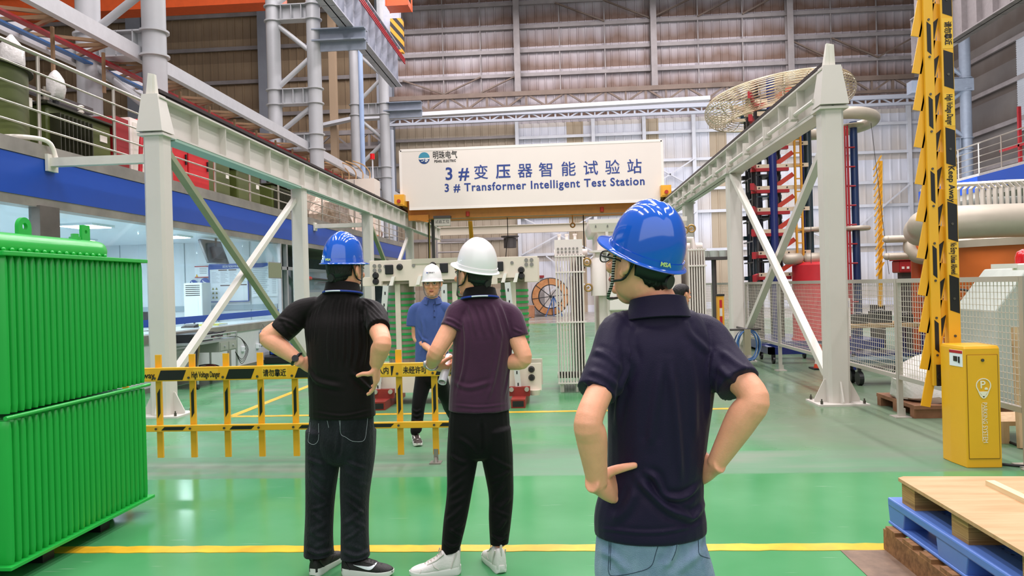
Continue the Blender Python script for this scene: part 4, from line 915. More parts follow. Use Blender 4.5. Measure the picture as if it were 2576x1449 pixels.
# timber offcuts leaning at the fence end
for k, (x, y, lean) in enumerate(((4.0, 6.9, .06), (4.135, 6.85, .0), (4.28, 6.95, -.05))):
    o = MB(); o.bar((x, y, .0), (x + lean, y + .15, 1.05 - k * .08), .10, .05, (0, 1, 0))
    tag(o.build('timber_board', mat('pine', '#CDB189', .65, alt='#B8976C', scale=3, stretch=(8, 8, .6)), None, loc=(x, y, 0)), ('tallest pine board standing upright behind the right fence panel', 'middle pine board standing upright behind the right fence panel', 'shortest pine board standing upright behind the right fence panel')[k], 'board', 'upright pine boards')
t = thing('wooden_trestle', 'small pale wooden pallet piece on the floor at the right fence end', 'pallet', (4.2, 7.4, 0))
b = MB(); b.box((3.85, 7.1, .16), (4.9, 7.6, .2)); b.build('deck', mat('pine', '#CDB189'), t)
for x in (3.9, 4.35, 4.75):
    b = MB(); b.box((x, 7.1, 0), (x + .09, 7.6, .16)); b.build('runner', mat('pine', '#CDB189'), t)
# hose coil on an arm of the second runway post
t = thing('hose_coil', 'coil of blue and white hose hanging from an arm on the runway post', 'hose', (3.33, 13.9, .3))
for k in range(9):
    b = MB(); rx = .17 + .006 * k; a0 = k * .4; cxk = 3.30 + .012 * (k % 4)
    b.tube([(cxk + (rx) * math.cos(2 * PI * j / 28 + a0), 13.9 + .02 * (k % 3) + .012 * math.sin(j), .38 + (.26 + .008 * (k % 5)) * math.sin(2 * PI * j / 28 + a0)) for j in range(28)], .012, 6, True)
    b.build('hose_loop', (mat('hose_blue', '#3F6DA8', .4), mat('hose_white', '#C9D3DA', .4), mat('hose_navy', '#1F3C66', .4))[k % 3], t)
b = MB(); b.box((3.25, 13.86, .20), (3.36, 14.0, .66)); b.build('canvas_strap', mat('canvas', '#A09A82', .8), t)
b = MB(); b.cyl((3.0, 13.9, .66), (3.55, 13.9, .66), .02, n=10); b.cyl((3.3, 13.9, .66), (3.3, 14.7, .66), .02, n=8); b.build('steel_arm', STEEL_D, t)
t = thing('light_curtain_post', 'yellow post with red and white reflective blocks beside the runway post', 'post', (2.45, 12.0, 0))
b = MB(); b.box((2.40, 11.95, 0), (2.50, 12.05, 1.31)); b.build('post', YEL, t)
b = MB(); b.box((2.39, 11.94, 1.31), (2.51, 12.06, 1.34)); b.build('cap', BLK, t)
for k in range(6):
    b = MB(); b.box((2.43, 11.944, 1.13 - k * .13), (2.47, 11.95, 1.25 - k * .13)); b.build('reflector', (mat('disc_red', '#C2202B'), TANKW)[k % 2], t)
# caged lamp shelf left of the second post
p = onY(1795, 640, 16.5)
t = thing('insulator_stack', 'stack of pale insulator plates on a bracket beyond the white transformer', 'insulator', (p[0], 16.5, 0))
for k in range(3):
    b = MB(); b.cyl((p[0] - .2 + .2 * k, 16.5, p[2] - .06), (p[0] - .2 + .2 * k, 16.5, p[2] + .08), .095, n=18); b.build('insulator_plate', mat('machine_grey', '#AEB7AC'), t)
b = MB(); b.box((p[0] - .3, 16.3, p[2] - .12), (p[0] + .3, 16.7, p[2] - .06)); b.build('shelf', STEEL_D, t)
b = MB(); b.cyl((p[0], 16.5, 0), (p[0], 16.5, p[2] - .1), .05, n=10); b.build('stand', STEEL_D, t)
# right mezzanine railing and things on it
RAILS = mat('stainless', '#BDB6AA', .28, .7)
def railing(label, X, y0, y1, z0, zs, pitch):
    t = thing('railing', label, 'railing', (X, y0, z0)); y = y0
    while y <= y1 + .01:
        b = MB(); b.cyl((X, y, z0), (X, y, zs[0]), .024, n=10); b.build('post', RAILS, t, smooth=40); y += pitch
    for k, z in enumerate(zs):
        b = MB(); b.tube([(X + (.0 if k == 0 else .02), y0, z), (X + (.0 if k == 0 else .02), y1, z)], .028 if k == 0 else .014, 10); b.build('rail', RAILS, t, smooth=40)
    return t
railing('stainless railing along the edge of the right mezzanine', 16.1, 24.2, 34.6, 5.42, (6.6, 6.35, 6.1, 5.85, 5.62), 1.5)
t = thing('red_stand', 'red tubular stand behind the right mezzanine railing', 'stand', (16.7, 28, 5.42))
b = MB(); b.bar((16.7, 28.6, 5.42), (16.7, 28.6, 7.6), .1, .1, (0, 1, 0)); b.bar((16.7, 27.9, 6.2), (16.7, 29.8, 6.2), .1, .1); b.build('frame', mat('tower_red', '#A81F28'), t)
t = thing('white_tank', 'white cylindrical tank behind the right mezzanine railing', 'tank', (17.4, 27.2, 5.42))
b = MB(); b.cyl((17.4, 27.6, 5.42), (17.4, 27.6, 6.5), .55, n=24); b.build('shell', TANKW, t, smooth=40)
b = MB(); b.cyl((17.4, 27.6, 6.5), (17.4, 27.6, 6.56), .58, n=24); b.build('lid', TANKW, t, smooth=40)
# ---------------- walkway trusses between the left columns ----------------
TIMB = mat('rusty_brace', '#8C6F50', .65, var=.15, scale=2)
b = MB()
for x in (-8.45, -9.85):
    s_ = 1 if x > -9 else -1
    b.box((x - .02, 4, 6.36), (x + .02, 40, 6.64)); b.box((x - .02, 4, 6.36), (x - .12, 40, 6.38)); b.box((x - .02, 4, 6.62), (x - .12, 40, 6.64))
struct(b.build('beam', mat('walkway_white', '#C6C7CA', .45, .1, var=.04)))
b = MB(); y = 5.0
while y < 34:
    b.bar((-8.5, y, 6.42), (-9.8, y, 6.42), .07, .07); b.bar((-8.5, y, 6.45), (-9.8, y + .75, 6.45), .06, .06); b.bar((-9.8, y + .75, 6.45), (-8.5, y + 1.5, 6.45), .06, .06)
    b.bar((-8.95, y + .4, 5.6), (-8.95, y + .4, 6.4), .05, .05, (0, 1, 0)); y += 1.5
struct(b.build('walkway_bracing', TIMB))
b = MB(); b.box((-9.2, 5, 6.30), (-9.05, 33, 6.34)); struct(b.build('trim_7', mat('tower_red', '#A81F28')))
b = MB(); b.box((-9.55, 5, 6.30), (-9.42, 33, 6.34)); struct(b.build('trim_8', mat('hose_blue', '#3F6DA8', .4)))
# lower pipe rack further back over the mezzanine
b = MB()
for k in range(9): b.bar((-8.9, 18 + k * 1.7, 5.3), (-7.9, 18 + k * 1.7, 5.3), .06, .06); b.bar((-8.4, 18 + k * 1.7, 5.3), (-8.4, 18 + k * 1.7, 3.5), .05, .05, (0, 1, 0))
struct(b.build('pipe_rack', TIMB))
b = MB()
for x in (-8.8, -8.5, -8.1): b.tube([(x, 17, 5.36), (x, 33, 5.36)], .05, 8)
struct(b.build('services_pipes', STEEL_W))

# ---------------- railing and equipment on the left mezzanine ----------------
ZM = 3.50
railing('stainless railing along the edge of the blue fronted left mezzanine', -6.74, 7.75, 32.2, 3.53, (4.73, 4.48, 4.23, 3.98, 3.76), 1.66)
OLV = mat('olive_transformer', '#4B5524', .4, var=.12, scale=2)
OLD = mat('dark_olive', '#2B2C1C', .45, var=.1)
PORC = mat('white_porcelain', '#E3DED2', .25, coat=.4)
FILM = mat('clear_wrap', '#D6D3CE', .2, bump=.7, bscale=25, alt='#BDBAB5', scale=9)
def bushing(b, p, h, r=.05, n=6):
    prof = [(0, 0)]
    for k in range(n): z = h * k / n; prof += [(r * .6, z), (r, z + h / n * .35), (r, z + h / n * .55), (r * .6, z + h / n * .9)]
    prof += [(r * .4, h), (0, h)]; b.lathe(prof, p, 14)
def oil_transformer(label, x, y, w, d, h, round_=False, fins=0, bush=2):
    t = thing('oil_transformer', label, 'transformer', (x, y, ZM)); z0 = ZM + .06
    b = MB()
    if round_: b.cyl((x, y, z0), (x, y, z0 + h), d / 2, n=36)
    else: b.box((x - w / 2, y - d / 2, z0), (x + w / 2, y + d / 2, z0 + h))
    b.build('tank', OLV, t, smooth=40, bevel=0 if round_ else .03)
    b = MB()
    if round_: b.cyl((x, y, z0 + h), (x, y, z0 + h + .03), d / 2 + .06, n=36)
    else: b.box((x - w / 2 - .05, y - d / 2 - .05, z0 + h), (x + w / 2 + .05, y + d / 2 + .05, z0 + h + .03))
    lid = b.build('lid', OLD, t)
    for k in range(bush):
        b = MB(); px = x + .1; py = y - d * .3 + k * d * .6 / max(1, bush - 1); bushing(b, (px, py, z0 + h + .03), .26); b.build('bushing', PORC if k else OLD, lid, smooth=50)
    for k in range(fins):
        yy = y - d / 2 + .06 + k * (d * .48) / max(1, fins - 1)
        b = MB(); b.box((x + w / 2, yy, z0 + .08), (x + w / 2 + .16, yy + .02, z0 + h - .12)); b.build('radiator_fin', OLD, t)
    b = MB(); b.box((x - w / 2, y - d / 2, ZM), (x + w / 2, y - d / 2 + .1, z0)); b.box((x - w / 2, y + d / 2 - .1, ZM), (x + w / 2, y + d / 2, z0)); b.build('base_bars', OLD, t)
    b = MB(); b.box((x + w / 2 + (.0 if not round_ else -.2), y + d * .30, z0 + h * .62), (x + w / 2 + .012, y + d * .42, z0 + h * .75)); b.build('plate', PORC, t)
    return t, lid
t, lid = oil_transformer('round olive green transformer tank nearest on the left mezzanine', -7.68, 9.25, 1.0, 1.5, .98, True, 0, 1)
t, lid = oil_transformer('square olive transformer with black radiator fins under plastic wrapped bushings', -7.75, 11.2, .8, 1.55, .80, False, 9, 2)
for k, (y, s) in enumerate(((10.85, 1), (9.95, 1.25))):
    o = thing('wrapped_bushing', ('tall insulator wrapped in clear plastic on the square olive transformer', 'tall insulator wrapped in clear plastic beside the round olive tank')[k], 'insulator', (-7.5, y, 4.4))
    b = MB(); zz = 4.39 + .12 * k; b.cyl((-7.5, y, zz), (-7.5, y, zz + .14), .05, n=12); b.build('black_base', BLK, o)
    b = MB(); rr = random.Random(k + 3); b.loft([[(-7.5 + r * (1 + rr.uniform(-.15, .15)) * math.cos(a), y + r * (1 + rr.uniform(-.15, .15)) * math.sin(a), zz + .12 + z) for a in np.linspace(0, 2 * PI, 15)[:-1]] for z, r in ((0, .05), (.05, .11 * s), (.18, .13 * s), (.32 * s, .12 * s), (.42 * s, .06), (.46 * s, .02))]); b.build('plastic_wrap', FILM, o, smooth=50)
t = thing('valve', 'small grey brass valve standing on the square olive transformer lid', 'valve', (-7.5, 10.6, 4.4))
b = MB(); b.cyl((-7.5, 10.6, 4.40), (-7.5, 10.6, 4.66), .025, n=10); b.cyl((-7.5, 10.6, 4.46), (-7.5, 10.6, 4.50), .06, n=12); b.cyl((-7.5, 10.5, 4.58), (-7.5, 10.7, 4.58), .03, n=10); b.build('valve_body', mat('valve_metal', '#8C8578', .35, .7), t, smooth=40)
t = thing('white_cabinet', 'white cabinet behind the railing next to the red hose on the mezzanine', 'cabinet', (-7.5, 12.9, ZM))
b = MB(); b.box((-8.2, 12.45, ZM), (-7.3, 13.2, 4.62)); b.build('body', TANKW, t)
b = MB(); b.box((-7.3, 12.52, ZM + .1), (-7.28, 13.1, 4.55)); b.build('door', PORC, t)
t = thing('red_hose', 'red and white hose draped over the mezzanine railing by the runway post', 'hose', (-7.1, 12.6, ZM))
b = MB(); b.tube(crom([(-7.0, 12.2, 3.55), (-7.0, 12.3, 4.3), (-7.0, 12.6, 4.62), (-7.0, 12.95, 4.3), (-7.0, 13.1, 3.55)], 5), .035, 8); b.build('red_loop', RED, t, smooth=60)
t = thing('white_conduit', 'white bent conduit pipe running over the mezzanine edge', 'conduit', (-6.6, 9.0, 3.5))
b = MB(); b.tube(crom([(-7.0, 8.95, 3.58), (-6.75, 9.1, 3.60), (-6.59, 9.35, 3.58), (-6.56, 9.45, 3.4), (-6.56, 9.45, 3.3)], 5), .03, 8); b.build('pipe', PORC, t, smooth=60)
t = thing('red_cabinet', 'large red steel cabinet with two doors on the mezzanine', 'cabinet', (-7.6, 14.5, ZM))
b = MB(); b.box((-7.90, 13.5, ZM + .06), (-7.32, 15.35, 4.85)); b.build('body', mat('cabinet_red', '#C4161E', .4, var=.05), t, bevel=.04)
b = MB(); b.box((-7.9, 13.6, ZM), (-7.4, 15.25, ZM + .06)); b.build('plinth', OLD, t)
for y in (13.55, 14.45):
    b = MB(); b.box((-7.32, y, ZM + .12), (-7.29, y + .85, 4.80)); d = b.build('door', mat('cabinet_red', '#C4161E'), t, bevel=.012)
    b = MB(); b.box((-7.29, y + .75, 4.1), (-7.26, y + .78, 4.3)); b.build('handle', BLK, d)
t = thing('red_cabinet', 'narrow dark red cabinet half hidden behind the near runway post', 'cabinet', (-7.5, 12.1, ZM))
b = MB(); b.box((-8.1, 11.98+.05, ZM), (-7.3, 12.40, 4.55)); b.build('body', mat('cabinet_dark_red', '#8E1C20', .4), t)
oil_transformer('olive transformer with warning plate right of the red cabinet', -7.75, 16.0, .7, 1.1, .92, False, 0, 1)
t, lid = oil_transformer('olive transformer with a tall white ribbed bushing behind the runway beam', -7.75, 17.6, .7, 1.3, .88, False, 0, 0)
b = MB(); bushing(b, (-7.5, 17.2, ZM + 1.0), .5, .10, 6); b.build('white_bushing', PORC, lid, smooth=50)
oil_transformer('long olive transformer with black fin bank before the second post', -7.75, 20.0, .75, 2.0, .80, False, 10, 3)
t = thing('wrapped_machine', 'large machine wrapped in crumpled silvery plastic sheet on the mezzanine', 'machine', (-7.6, 23.5, ZM))
nn = 36; rr = random.Random(11); rings = []
for z, sx_, sy_ in ((.0, .7, 1.75), (.3, .72, 1.8), (.7, .68, 1.6), (1.05, .58, 1.2), (1.3, .4, .7), (1.36, .1, .3)):
    rings.append([(-7.38 + sx_ * .85 * math.copysign(abs(math.cos(a)) ** .6, math.cos(a)) * (1 + rr.uniform(-.08, .08)), 23.0 + sy_ * math.copysign(abs(math.sin(a)) ** .6, math.sin(a)) * (1 + rr.uniform(-.06, .06)), ZM + z) for a in np.linspace(0, 2 * PI, nn + 1)[:-1]])
b = MB(); b.loft(rings); b.build('crumpled_film', mat('silver_film', '#B9A998', .22, .35, alt='#8F7C6A', scale=5, bump=1.0, bscale=9), t, smooth=25)
for k, w_ in enumerate(('bottom', 'lower middle', 'upper middle', 'top')):
    b = MB(); b.box((-7.70 + .02 * k, 27.4, ZM + .05 * k), (-7.0 - .02 * k, 28.9, ZM + .047 + .05 * k)); tag(b.build('wooden_board', mat('board_orange', '#C9743C', .6), None, loc=(-7.4, 28.1, ZM + .05 * k)), 'orange brown board, %s of the small stack at the mezzanine edge' % w_, 'board', 'board stack on the mezzanine')
for k, (y, w, h, lab) in enumerate(((26.4, .9, 1.2, 'white carton box beside the wrapped machine on the mezzanine'), (27.9, .9, .8, 'lower white carton box toward the far end of the mezzanine'))):
    t = thing('carton_box', lab, 'box', (-8.0, y, ZM)); b = MB(); b.box((-8.5, y - w / 2, ZM), (-7.75, y + w / 2, ZM + h)); b.build('carton', mat('carton_white', '#D9D2C6', .6), t)
    b = MB(); b.box((-8.5, y - .03, ZM + h), (-7.75, y + .03, ZM + h + .004)); b.box((-7.75, y - .03, ZM + h * .7), (-7.746, y + .03, ZM + h)); b.build('tape', mat('tape_tan', '#B08B5A', .4), t)
t = thing('pump_unit', 'brown pump unit with pipes behind the far railing', 'pump', (-7.6, 30.65, ZM))
b = MB(); b.box((-8.0, 30.05, ZM), (-7.3, 31.1, ZM + .12)); b.build('base', STEEL_D, t)
b = MB(); b.cyl((-7.65, 30.2, ZM + .4), (-7.65, 30.95, ZM + .4), .26, n=20); b.build('motor', mat('pump_brown', '#6B4634', .5), t, smooth=40)
b = MB(); b.tube([(-7.65, 30.35, ZM + .6), (-7.65, 30.35, ZM + 1.1), (-7.3, 30.35, ZM + 1.1)], .06, 10); b.tube([(-7.65, 30.8, ZM + .6), (-7.65, 30.8, ZM + .9), (-7.65, 31.15, ZM + .9)], .05, 10); b.build('pipes', STEEL_W, t, smooth=40)
t = thing('silo_drum', 'tall pale drum at the far end of the left mezzanine', 'drum', (-7.9, 31.5, ZM))
b = MB(); b.cyl((-7.9, 31.6, ZM), (-7.9, 31.6, ZM + 1.5), .4, n=24); b.build('shell', STEEL_W, t, smooth=40)
b = MB(); b.cyl((-7.9, 31.6, ZM + 1.5), (-7.9, 31.6, ZM + 1.55), .43, n=24); b.build('lid', STEEL_UP, t)
# raised white machine cabinet with a red beacon
t = thing('switch_cabinet', 'white machine cabinet with a red beacon on a pole beyond the mezzanine', 'cabinet', (-8.0, 30, 5.0))
b = MB(); b.box((-8.8, 29.0, 3.52), (-7.2, 29.9, 5.93)); b.build('body', mat('switch_cream', '#DCD3C6', .4), t)
b = MB(); b.box((-8.8, 28.98, 5.3), (-7.2, 29.0, 5.33)); b.box((-8.0, 28.98, 3.6), (-7.98, 29.0, 5.9)); b.build('door_seams', STEEL_UP, t)
b = MB(); b.cyl((-7.3, 29.2, 5.93), (-7.3, 29.2, 6.7), .03, n=8); pol = b.build('pole', STEEL_W, t)
b = MB(); b.cyl((-7.3, 29.2, 6.7), (-7.3, 29.2, 6.92), .09, n=14); b.build('beacon', mat('beacon_red', '#D5141C', .2), pol)
for k in range(5):
    b = MB(); x = -8.6 + k * .28; b.tube(crom([(x, 29.4, 5.93), (x, 29.4, 6.25), (x - .2, 29.2, 6.5), (x - .5, 28.8, 6.6)], 4), .025, 6); b.build('cable', mat('cable_tan', '#B89468', .6), t)

# ---------------- inside and under the control room glass ----------------
def board(name, label, cat, px0, py0, px1, py1, Y, m, th=.02, group=None):
    p = onY(px0, py0, Y); q = onY(px1, py1, Y); t = thing(name, label, cat, ((p[0] + q[0]) / 2, Y, q[2]), group)
    b = MB(); b.box((p[0], Y - th, q[2]), (q[0], Y, p[2])); b.build('panel', m, t); return t, p, q
PAPER = mat('board_white', '#EEF3F8', .3)
POSTB = mat('poster_blue', '#2A56A8', .4)
t, p, q = board('notice_board', 'large white notice board with blue frame and header on the control room wall', 'notice board', 527, 668, 627, 757, 17.46, PAPER)
Y = 17.435
b = MB()
for a, c in (((p[0], p[2]), (q[0], p[2])), ((p[0], q[2]), (q[0], q[2])), ((p[0], p[2]), (p[0], q[2])), ((q[0], p[2]), (q[0], q[2]))): b.bar((a[0], Y, a[1]), (c[0], Y, c[1]), .02, .03, (0, 1, 0))
b.build('blue_frame', POSTB, t)
b = MB(); b.prism([(p[0], Y, p[2] + .03), (p[0], Y, p[2] - .10), (q[0] + .35, Y, p[2] - .08), (q[0] + .62, Y, p[2] + .0), (q[0] + .62, Y, p[2] + .02)][::-1], (0, -.006, 0)); b.build('blue_header', POSTB, t)
text('试验站EHS看板', .075, ((p[0] + q[0]) / 2 + .1, Y - .008, p[2] - .035), X1, Z1, PAPER, 'lettering', t)
INK = mat('print_ink', '#8C97A5', .5); INKD = mat('print_dark', '#57433F', .5)
b = MB()
for (u0, u1, v) in ((.24, .46, .14), (.50, .70, .14), (.28, .74, .56), (.76, .96, .55)): b.box((p[0] + (q[0] - p[0]) * u0, Y - .004, p[2] + (q[2] - p[2]) * v - .012), (p[0] + (q[0] - p[0]) * u1, Y, p[2] + (q[2] - p[2]) * v + .012))
b.build('header_bars', INKD, t)
b = MB()
for j in range(9):
    for i in range(4): b.box((p[0] + (q[0] - p[0]) * (.06 + .23 * i), Y - .003, p[2] + (q[2] - p[2]) * (.2 + .035 * j)), (p[0] + (q[0] - p[0]) * (.06 + .23 * i + .12 + .04 * ((i + j) % 3)), Y, p[2] + (q[2] - p[2]) * (.2 + .035 * j) + .006))
b.build('printed_lines', INK, t)
b = MB()
for j in range(3):
    for i in range(2):
        x = p[0] + (q[0] - p[0]) * (.09 + .09 * i); z = p[2] + (q[2] - p[2]) * (.64 + .12 * j); b.prism([(x - .03, Y, z - .025), (x + .03, Y, z - .025), (x, Y, z + .03)], (0, -.004, 0))
b.build('warning_triangles', mat('triangle_olive', '#8A8B50', .5), t)
t, p, q = board('wall_poster', 'pale printed poster on the wall right of the notice board', 'poster', 632, 670, 700, 745, 17.46, PAPER, .008)
b = MB()
for j in range(14): b.box((p[0] + .04, 17.448, p[2] - .06 - j * .045), (p[0] + .04 + .38 * (1 - .3 * (j % 3) / 3), 17.452, p[2] - .052 - j * .045)); b.box((p[0] + .5, 17.448, p[2] - .06 - j * .045), (q[0] - .04, 17.452, p[2] - .052 - j * .045))
b.build('printed_lines', INK, t)
t, p, q = board('safety_notice', 'small white notice with red edges and a yellow triangle above the floor air conditioner', 'notice', 490, 670, 525, 698, 17.46, PAPER, .01)
b = MB(); b.box((p[0], 17.446, p[2] - .02), (q[0], 17.45, p[2])); b.box((p[0], 17.446, q[2]), (q[0], 17.45, q[2] + .02)); b.build('red_edges', RED, t)
b = MB(); x = p[0] + .05; z = q[2] + .05; b.prism([(x - .035, 17.45, z - .03), (x + .035, 17.45, z - .03), (x, 17.45, z + .04)], (0, -.004, 0)); b.build('yellow_triangle', YPAINT, t)
b = MB()
for j in range(4): b.box((p[0] + .12, 17.446, p[2] - .06 - .04 * j), (q[0] - .04, 17.45, p[2] - .048 - .04 * j))
b.build('printed_lines', INK, t)
for k, (px, py, r, lab) in enumerate(((487, 714, .095, 'round blue sign half hidden above the air conditioner'), (515, 711, .11, 'round blue sign with white strokes right above the air conditioner'))):
    c = onY(px, py, 17.45); t = thing('mandatory_sign', lab, 'sign', c)
    b = MB(); b.cyl((c[0], 17.46, c[2]), (c[0], 17.445, c[2]), r, n=28); b.build('disc', POSTB, t)
    b = MB(); b.tube([(c[0] - .05, 17.443, c[2] + .05), (c[0] - .01, 17.443, c[2] + .01), (c[0] + .03, 17.443, c[2]), (c[0] + .05, 17.443, c[2] - .06)], .012, 6); b.build('white_symbol', PAPER, t)
t, p, q = board('blue_label', 'small blue label under the round blue sign on the wall', 'label', 515, 727, 527, 736, 17.46, POSTB, .01)
t, p, q = board('wall_chart', 'narrow pale chart on the control room wall beside the near runway post', 'chart', 422, 670, 433, 752, 17.46, PAPER, .008)
# standing air conditioner
p = onY(461, 712, 16.6); q = onY(510, 803, 16.6)
t = thing('air_conditioner', 'white floor standing air conditioner with dark louvres in the control room', 'air conditioner', ((p[0] + q[0]) / 2, 16.8, .03))
ACM = mat('ac_white', '#F0F4F6', .3)
b = MB(); b.box((p[0], 16.6, .03), (q[0], 17.05, p[2])); b.build('cabinet', ACM, t, bevel=.02)
b = MB()
for k in range(6): b.box((p[0] + .05, 16.594, p[2] - .07 - k * .045), (q[0] - .05, 16.6, p[2] - .052 - k * .045))
b.build('louvres', mat('louvre_dark', '#20262B', .5), t)
b = MB(); b.box((p[0] + .04, 16.594, p[2] - .84), (q[0] - .04, 16.6, p[2] - .78)); b.build('lower_grille', mat('louvre_dark', '#20262B'), t)
# monitor hanging from the ceiling
p = onX(540, 612, -7.6)
t = thing('ceiling_monitor', 'dark monitor tilted on a ceiling bracket behind the glass', 'monitor', (-7.6, 16.2, 2.5))
b = MB(); b.cbox((-7.7, 16.3, 2.50), (.06, 1.0, .55), rotm((0, 1, 0), -.35)); b.build('screen_back', mat('monitor_grey', '#4A5157', .4), t, bevel=.015)
b = MB(); b.cbox((-7.62, 16.3, 2.47), (.10, .45, .28), rotm((0, 1, 0), -.35)); b.build('rear_housing', BLK, t, bevel=.01)
b = MB(); b.cyl((-7.65, 16.3, 2.55), (-7.65, 16.3, 2.80), .025, n=8); b.build('ceiling_bracket', STEEL_D, t)
# desk monitor, papers, folders on the sill
t = thing('desk_monitor', 'small black monitor on the white sill behind the glass', 'monitor', (-7.2, 12.8, .94))
b = MB(); b.box((-7.4, 12.75, 1.0), (-6.98, 12.79, 1.28)); b.build('screen', BLK, t, bevel=.008)
b = MB(); b.box((-7.22, 12.76, .94), (-7.16, 12.80, 1.02)); b.box((-7.30, 12.70, .94), (-7.08, 12.86, .95)); b.build('foot', BLK, t)
t = thing('yellow_folder', 'yellow folder lying on the white sill behind the glass', 'folder', (-6.95, 14.6, .94))
b = MB(); b.box((-7.2, 14.4, .94), (-6.75, 14.8, .97)); b.build('cover', mat('folder_yellow', '#D8CF62', .5), t)
b = MB(); b.box((-7.19, 14.41, .945), (-6.745, 14.79, .965)); b.build('pages', PAPER, t)
t = thing('telephone', 'black desk telephone on the white sill behind the glass', 'telephone', (-6.95, 13.7, .94))
b = MB(); b.hexa([(-7.1, 13.6, .94), (-6.85, 13.6, .94), (-6.85, 13.8, .94), (-7.1, 13.8, .94), (-7.1, 13.62, .97), (-6.86, 13.62, .97), (-6.86, 13.8, 1.01), (-7.1, 13.8, 1.01)]); b.build('base', BLK, t)
b = MB(); b.tube([(-7.08, 13.7, 1.02), (-7.06, 13.7, 1.05), (-6.9, 13.7, 1.05), (-6.88, 13.7, 1.02)], .02, 8); b.build('handset', BLK, t)
t = thing('sign_holder', 'small olive square card fixed on the glass door edge', 'card', onX(693, 680, -6.62))
c = onX(693, 680, -6.62); b = MB(); b.box((-6.63, c[1] - .38, c[2] - .17), (-6.62, c[1] + .38, c[2] + .17)); b.build('card', mat('card_olive', '#8B8F74', .5), t)
b = MB(); b.box((-6.64, c[1] - .40, c[2] - .19), (-6.63, c[1] + .40, c[2] + .19)); b.build('backing', ALU, t)
# area signs hanging on the low wall
for (px, lab) in ((432, 'white hanging area sign with blue top beside the near runway post'), (664, 'white hanging area sign with blue top at the elbow of the man in black')):
    c = onX(px, 875 if px < 500 else 850, -6.60); w = .30 if px > 500 else .22
    t = thing('area_sign', lab, 'sign', c)
    b = MB(); b.box((-6.63, c[1] - w / 2, c[2] - .16), (-6.62, c[1] + w / 2, c[2] + .16)); b.build('plate', PAPER, t)
    b = MB(); b.box((-6.62, c[1] - w / 2, c[2] + .09), (-6.616, c[1] + w / 2, c[2] + .16)); b.build('blue_band', POSTB, t)
    text('置区' if px < 500 else '区', .10, (-6.618, c[1], c[2]), (0, 1, 0), Z1, BLACK, 'lettering', t)
    b = MB(); b.tube([(-6.62, c[1] - w / 2 + .02, c[2] + .16), (-6.62, c[1], c[2] + .30), (-6.62, c[1] + w / 2 - .02, c[2] + .16)], .004, 5); b.build('hanging_cord', STEEL_D, t)
for k, y in enumerate((15.25, 16.0)):
    t = thing('socket_box', ('left of the two white socket boxes on the low white wall', 'right of the two white socket boxes on the low white wall')[k], 'socket', (-6.63, y, .38)); b = MB(); b.box((-6.65, y - .07, .36), (-6.60, y + .07, .46)); b.build('box', PAPER, t, bevel=.006)
    b = MB(); b.cyl((-6.60, y, .41), (-6.595, y, .41), .022, n=10); b.build('outlet', STEEL_G, t)
# instrument trolley
t = thing('instrument_trolley', 'grey drawer trolley piled with black cables and instruments by the low wall', 'trolley', (-6.2, 12.8, 0))
TROL = mat('trolley_grey', '#9BA097', .4, .1)
for y in (12.0, 13.5):
    for x in (-6.5, -6.0):
        b = MB(); b.cyl((x, y, .08), (x, y, .86), .02, n=8); b.build('leg', ALU, t); b = MB(); b.cyl((x - .015, y, .045), (x + .015, y, .045), .045, n=14); b.build('castor', BLK, t)
b = MB(); b.box((-6.5, 12.0, .72), (-6.0, 13.5, .76)); b.build('tray', ALU, t)
b = MB(); b.box((-6.5, 12.8, .54), (-6.0, 13.5, .72)); dr = b.build('drawer_box', TROL, t)
for y in (12.83, 13.17):
    b = MB(); b.box((-6.0, y, .56), (-5.985, y + .3, .70)); d = b.build('drawer', TROL, dr); b = MB(); b.cyl((-5.985, y + .15, .63), (-5.965, y + .15, .63), .02, n=10); b.build('knob', ALU, d)
b = MB()
for z in (.80, .86): b.tube([(-6.0, 12.0, z), (-6.0, 13.5, z)], .012, 6); b.tube([(-6.5, 12.0, z), (-6.5, 13.5, z)], .012, 6)
b.build('guard_rail', ALU, t)
b = MB(); b.box((-6.5, 12.0, .16), (-6.0, 13.5, .19)); b.build('lower_shelf', TROL, t)
t = thing('instrument_case', 'black instrument case lying on the drawer trolley tray', 'case', (-6.25, 12.5, .76))
b = MB(); b.box((-6.45, 12.1, .76), (-6.08, 12.75, .90)); b.build('case', BLK, t, bevel=.01)
b = MB(); b.box((-6.08, 12.2, .80), (-6.07, 12.65, .86)); b.build('front_panel', STEEL_G, t)
CABB = mat('cable_black', '#1C1B1A', .5)
def coil(name, label, c, r, n, m, seed, h=.05):
    rr = random.Random(seed); t = thing(name, label, 'cable', c)
    for k in range(n):
        a0 = rr.uniform(0, 6); rx = r * rr.uniform(.7, 1.15); ry = r * rr.uniform(.7, 1.15); dx, dy = rr.uniform(-.3, .3) * r, rr.uniform(-.3, .3) * r
        b = MB(); b.tube([(c[0] + dx + rx * math.cos(2 * PI * j / 22), c[1] + dy + ry * math.sin(2 * PI * j / 22), c[2] + .012 + h * k / n + .015 * math.sin(2 * PI * j / 22 * 2 + a0) + .015) for j in range(22)], .011, 6, True); b.build('loop', m if k % 4 else mat('cable_red', '#8A2A22', .5), t)
    return t
coil('cable_coil', 'tangle of black and red cable on the lower trolley shelf', (-6.25, 12.7, .19), .2, 10, CABB, 1, .10)
coil('cable_coil', 'tangle of black cable heaped on top of the trolley', (-6.25, 13.1, .765), .16, 8, CABB, 2, .10)
t = thing('hanging_leads', 'bunch of yellow and black test leads hanging at the trolley corner', 'leads', (-6.0, 11.95, .3))
